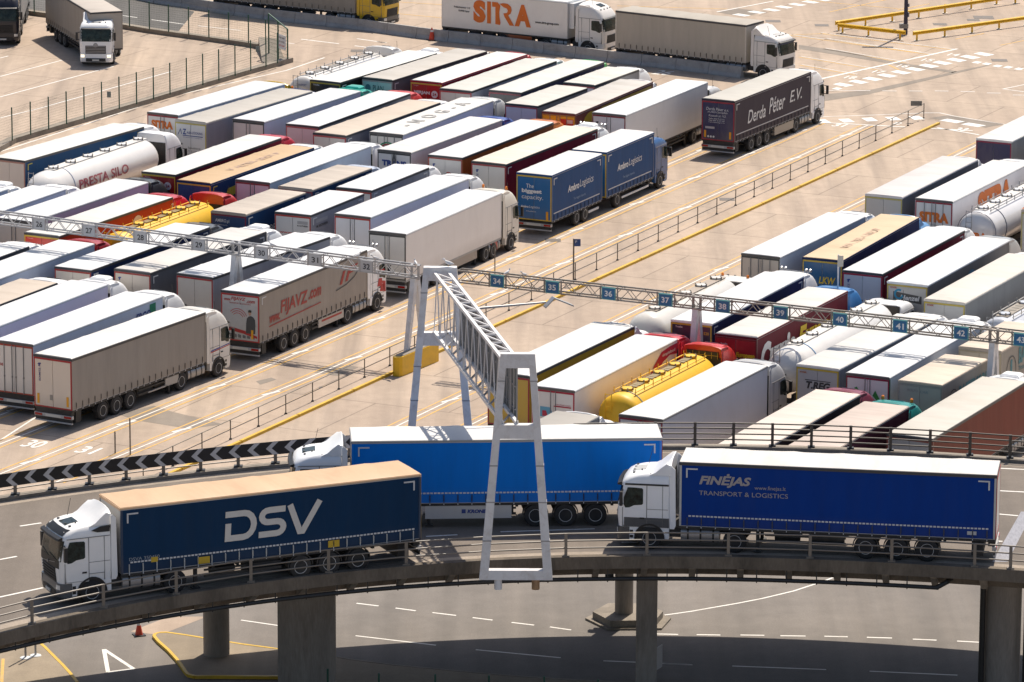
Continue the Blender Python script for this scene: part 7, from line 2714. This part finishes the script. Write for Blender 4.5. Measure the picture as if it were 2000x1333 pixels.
F1 = [(-30, 305), (-5, 285.5), (24, 275), (60, 263.5), (95.3, 253.6), (130, 242.8), (164.7, 233.7), (199, 223.5), (233, 213), (267, 204), (299.9, 194.5), (332.2, 185), (364.4, 175.2), (396.3, 166.6), (427.5, 157.6), (459.3, 148.6), (489.8, 139.1), (519.6, 130.7), (542, 124)]
kz = .35
fb1 = [G(x, y, kz) for x, y in F1]
fence('green_fence', 'long green wire mesh fence on a concrete kerb beside the parked rows', fb1, 2.35)
F2 = [(560, 104), (519, 93), (485.5, 84), (446.7, 78.8), (408, 73.6), (368.6, 68), (329.4, 63), (291.9, 57.8), (253, 52.6), (180, 40), (130, 33), (67, 26), (10, 17)]
fb2 = [G(x, y, kz) for x, y in F2]
fence('green_fence', 'green wire mesh fence on a low wall behind the turning white-cabbed lorry', fb2[1:], 2.2)
for nm, lab, pl_, wv in (('kerb_wall', 'low stained concrete kerb wall under the long green fence', [G(-30, 309.5), G(24, 279), G(164.7, 237.5), G(332.2, 188.5), G(489.8, 142.5), G(566, 121.5)], .32), ('kerb_wall', 'low dark concrete wall under the fence behind the turning lorry', [G(538, 101), G(485.5, 91), G(408, 80), G(291.9, 64), G(180, 45), G(67, 30), G(-10, 18)], .3)):
    rings = []
    for i, p in enumerate(pl_):
        d = (pl_[min(i + 1, len(pl_) - 1)] - pl_[max(i - 1, 0)]).normalized()
        n_ = Vector((-d.y, d.x, 0)) * wv
        rings.append([tuple(p - n_), tuple(p + n_), tuple(p + n_ + Vector((0, 0, .36))), tuple(p - n_ + Vector((0, 0, .36)))])
    b = MB()
    b.loft(rings[::-1])
    o = b.build(nm, CONC, None, smooth=False)
    tag(o, lab, 'kerb wall')
# mesh end gate with its sign
ga, gb_ = G(525, 110, .1), G(562, 122, .1)
gtg = thing('fence_gate', 'tall green mesh gate panel with white notice at the end of the fence', 'gate', tuple(ga))
go = -ga
d = gb_ - ga
hh = 3.0
for k, h_ in ((0, 3.3), (.5, 2.95), (1, 2.55)):
    p = ga.lerp(gb_, k) + go
    bar('post', p, p + Vector((0, 0, h_)), .11, .11, GREENP, gtg)
bar('frame_rail', go + ga + Vector((0, 0, 3.3)), go + gb_ + Vector((0, 0, 2.55)), .08, .08, GREENP, gtg)
b = MB()
for i in range(26):
    k = (i + .5) / 26
    p = go + ga.lerp(gb_, k)
    t_ = d.normalized() * .012
    z1 = 3.3 + (2.55 - 3.3) * k
    b.add([tuple(p - t_), tuple(p + t_), tuple(p + t_ + Vector((0, 0, z1))), tuple(p - t_ + Vector((0, 0, z1)))], [(0, 1, 2, 3)])
for i in range(9):
    z = .25 + i * .28
    p, q = go + ga + Vector((0, 0, z)), go + gb_ + Vector((0, 0, z))
    b.add([tuple(p), tuple(q), tuple(q + Vector((0, 0, .02))), tuple(p + Vector((0, 0, .02)))], [(0, 1, 2, 3)])
o = b.build('wire_mesh', GREENP, gtg, smooth=False)
o['kind'] = 'stuff'
n_ = Vector((d.y, -d.x, 0)).normalized() * .08
if n_.y > 0:
    n_ = -n_
p, q = go + ga.lerp(gb_, .60) + n_, go + ga.lerp(gb_, .96) + n_
b = MB()
vs = [p + Vector((0, 0, .9)), q + Vector((0, 0, .9)), q + Vector((0, 0, 2.0)), p + Vector((0, 0, 2.0))]
vs += [v + n_ * .4 for v in vs]
b.add([tuple(v) for v in vs], [(3, 2, 1, 0), (4, 5, 6, 7), (0, 1, 5, 4), (1, 2, 6, 5), (2, 3, 7, 6), (3, 0, 4, 7)])
sg = b.build('notice', flat((0.7, 0.7, 0.7)), gtg, smooth=False)
dn = (q - p).normalized()
for i, (s_, c_) in enumerate((('PORT AREA', INK), ('NO ACCESS', INK), ('STOP', (0.5, 0.02, 0.02)))):
    text(sg, s_, p + n_ * .46 + dn * .06 + Vector((0, 0, 1.7 - i * .3)), dn, (0, 0, 1), flat(c_), h=.13, wd=(q - p).length * .8, bold=.02)
b = MB()
w0, w1, w2, w3 = G(505, 95, 0), G(512, 124, 0), G(556, 118, 0), G(540, 98, 0)
b.add([tuple(w0), tuple(w1), tuple(w2), tuple(w3), tuple(w0 + Vector((0, 0, .9))), tuple(w1 + Vector((0, 0, .05))), tuple(w2 + Vector((0, 0, .05))), tuple(w3 + Vector((0, 0, .9)))], [(3, 2, 1, 0), (4, 5, 6, 7), (0, 1, 5, 4), (1, 2, 6, 5), (2, 3, 7, 6), (3, 0, 4, 7)])
o = b.build('concrete_ramp', CONC, None, smooth=False)
tag(o, 'small sloping concrete block at the foot of the fence gate', 'block')
for x, y, z, lab in ((213, 184.5, 1.2, 'small grey plate wired to the long green fence'), (503, 96, .6, 'small grey plate on the fence beside the gate')):
    p = G(x, y, z)
    b = MB()
    b.box(p.x - .14, p.x + .14, p.y - .12, p.y - .09, z - .22, z + .22)
    o = b.build('fence_plate', plain((0.2, 0.23, 0.22)), None, smooth=False)
    tag(o, lab, 'sign')
# tops of a green fence on the near side of the lower road
bs = [G(x, y, 2.2) for x, y in ((640, 1308), (740, 1316), (850, 1318), (955, 1320), (1063, 1322), (1168, 1328), (1275, 1336))]
for p in bs:
    p.z = 0.12
t = thing('green_fence', 'green fence whose post tops alone show along the lower pavement', 'fence', tuple(bs[0]))
for p in bs:
    bar('post', p - bs[0], p - bs[0] + Vector((0, 0, 2.1)), .09, .09, GREENP, t)

# ------------------------------------------------------------------ yellow crash barriers and lamp column, far corner
def armco(label, ends, posts, h=.78):
    a, c = [G(x, y) for x, y in ends]
    t = thing('crash_barrier', label, 'crash barrier', tuple(a), 0, 'yellow crash barriers round the lamp column')
    off = -a
    for x, y in posts:
        p = G(x, y)
        bar('post', p + off, p + off + Vector((0, 0, h - .05)), .14, .12, YELB, t)
        bar('post_foot', p + off, p + off + Vector((0, 0, .03)), .42, .42, plain((0.5, 0.46, 0.4)), t)
    d = (c - a)
    L_ = d.length
    d.normalize()
    n_ = Vector((d.y, -d.x, 0))
    if n_.y > 0:
        n_ = -n_
    sec = [(0.02, h - .32), (.10, h - .27), (.10, h - .20), (.03, h - .16), (.10, h - .12), (.10, h - .05), (.02, h), (-.03, h), (-.03, h - .32)]
    rings = [[tuple(off + a + d * u + n_ * (.07 + o_) + Vector((0, 0, z))) for o_, z in sec] for u in (0, L_)]
    b = MB()
    b.loft(rings)
    b.build('rail_beam', YELB, t, smooth=False)


Y5 = lambda x, y: (1620 + x / 5.263, y / 5.263)
armco('long yellow crash barrier behind the dark lamp column', [Y5(52, 318), Y5(1960, 30)], [Y5(95, 318), Y5(370, 265), Y5(645, 222), Y5(918, 185), Y5(1187, 137), Y5(1457, 92), Y5(1718, 45), Y5(1910, 38)])
armco('short yellow crash barrier ending at the foot of the lamp column', [Y5(90, 338), Y5(785, 418)], [Y5(135, 340), Y5(400, 370), Y5(725, 410)])
armco('yellow crash barrier in front of the lamp column running out of view', [Y5(850, 425), Y5(2100, 250)], [Y5(898, 420), Y5(1185, 378), Y5(1465, 340), Y5(1743, 298), Y5(2020, 262)])
lp = G(1768.5, 67.5)
t = thing('lamp_column', 'dark navy lamp column inside the yellow crash barriers', 'lamp post', tuple(lp))
b = MB()
b.tube((0, 0, 0), (0, 0, 11), .17, 12, 0, .11)
b.build('column', mat('navy_paint', (0.02, 0.022, 0.06), rough=.4), t)
b = MB()
b.box(-.5, .2, -.2, .2, .5, .85)
b.build('junction_box', plain((0.25, 0.24, 0.23)), t, smooth=False)
b = MB()
b.box(.16, .26, -.1, .1, 1.4, 1.75)
b.box(.16, .26, -.1, .1, 2.2, 2.45)
b.build('bracket', plain((0.2, 0.2, 0.22)), t, smooth=False)
b = MB()
b.box(-1.2, 1.2, -.25, .25, 10.9, 11.1)
b.build('lamp_head', STEELG, t, smooth=False)
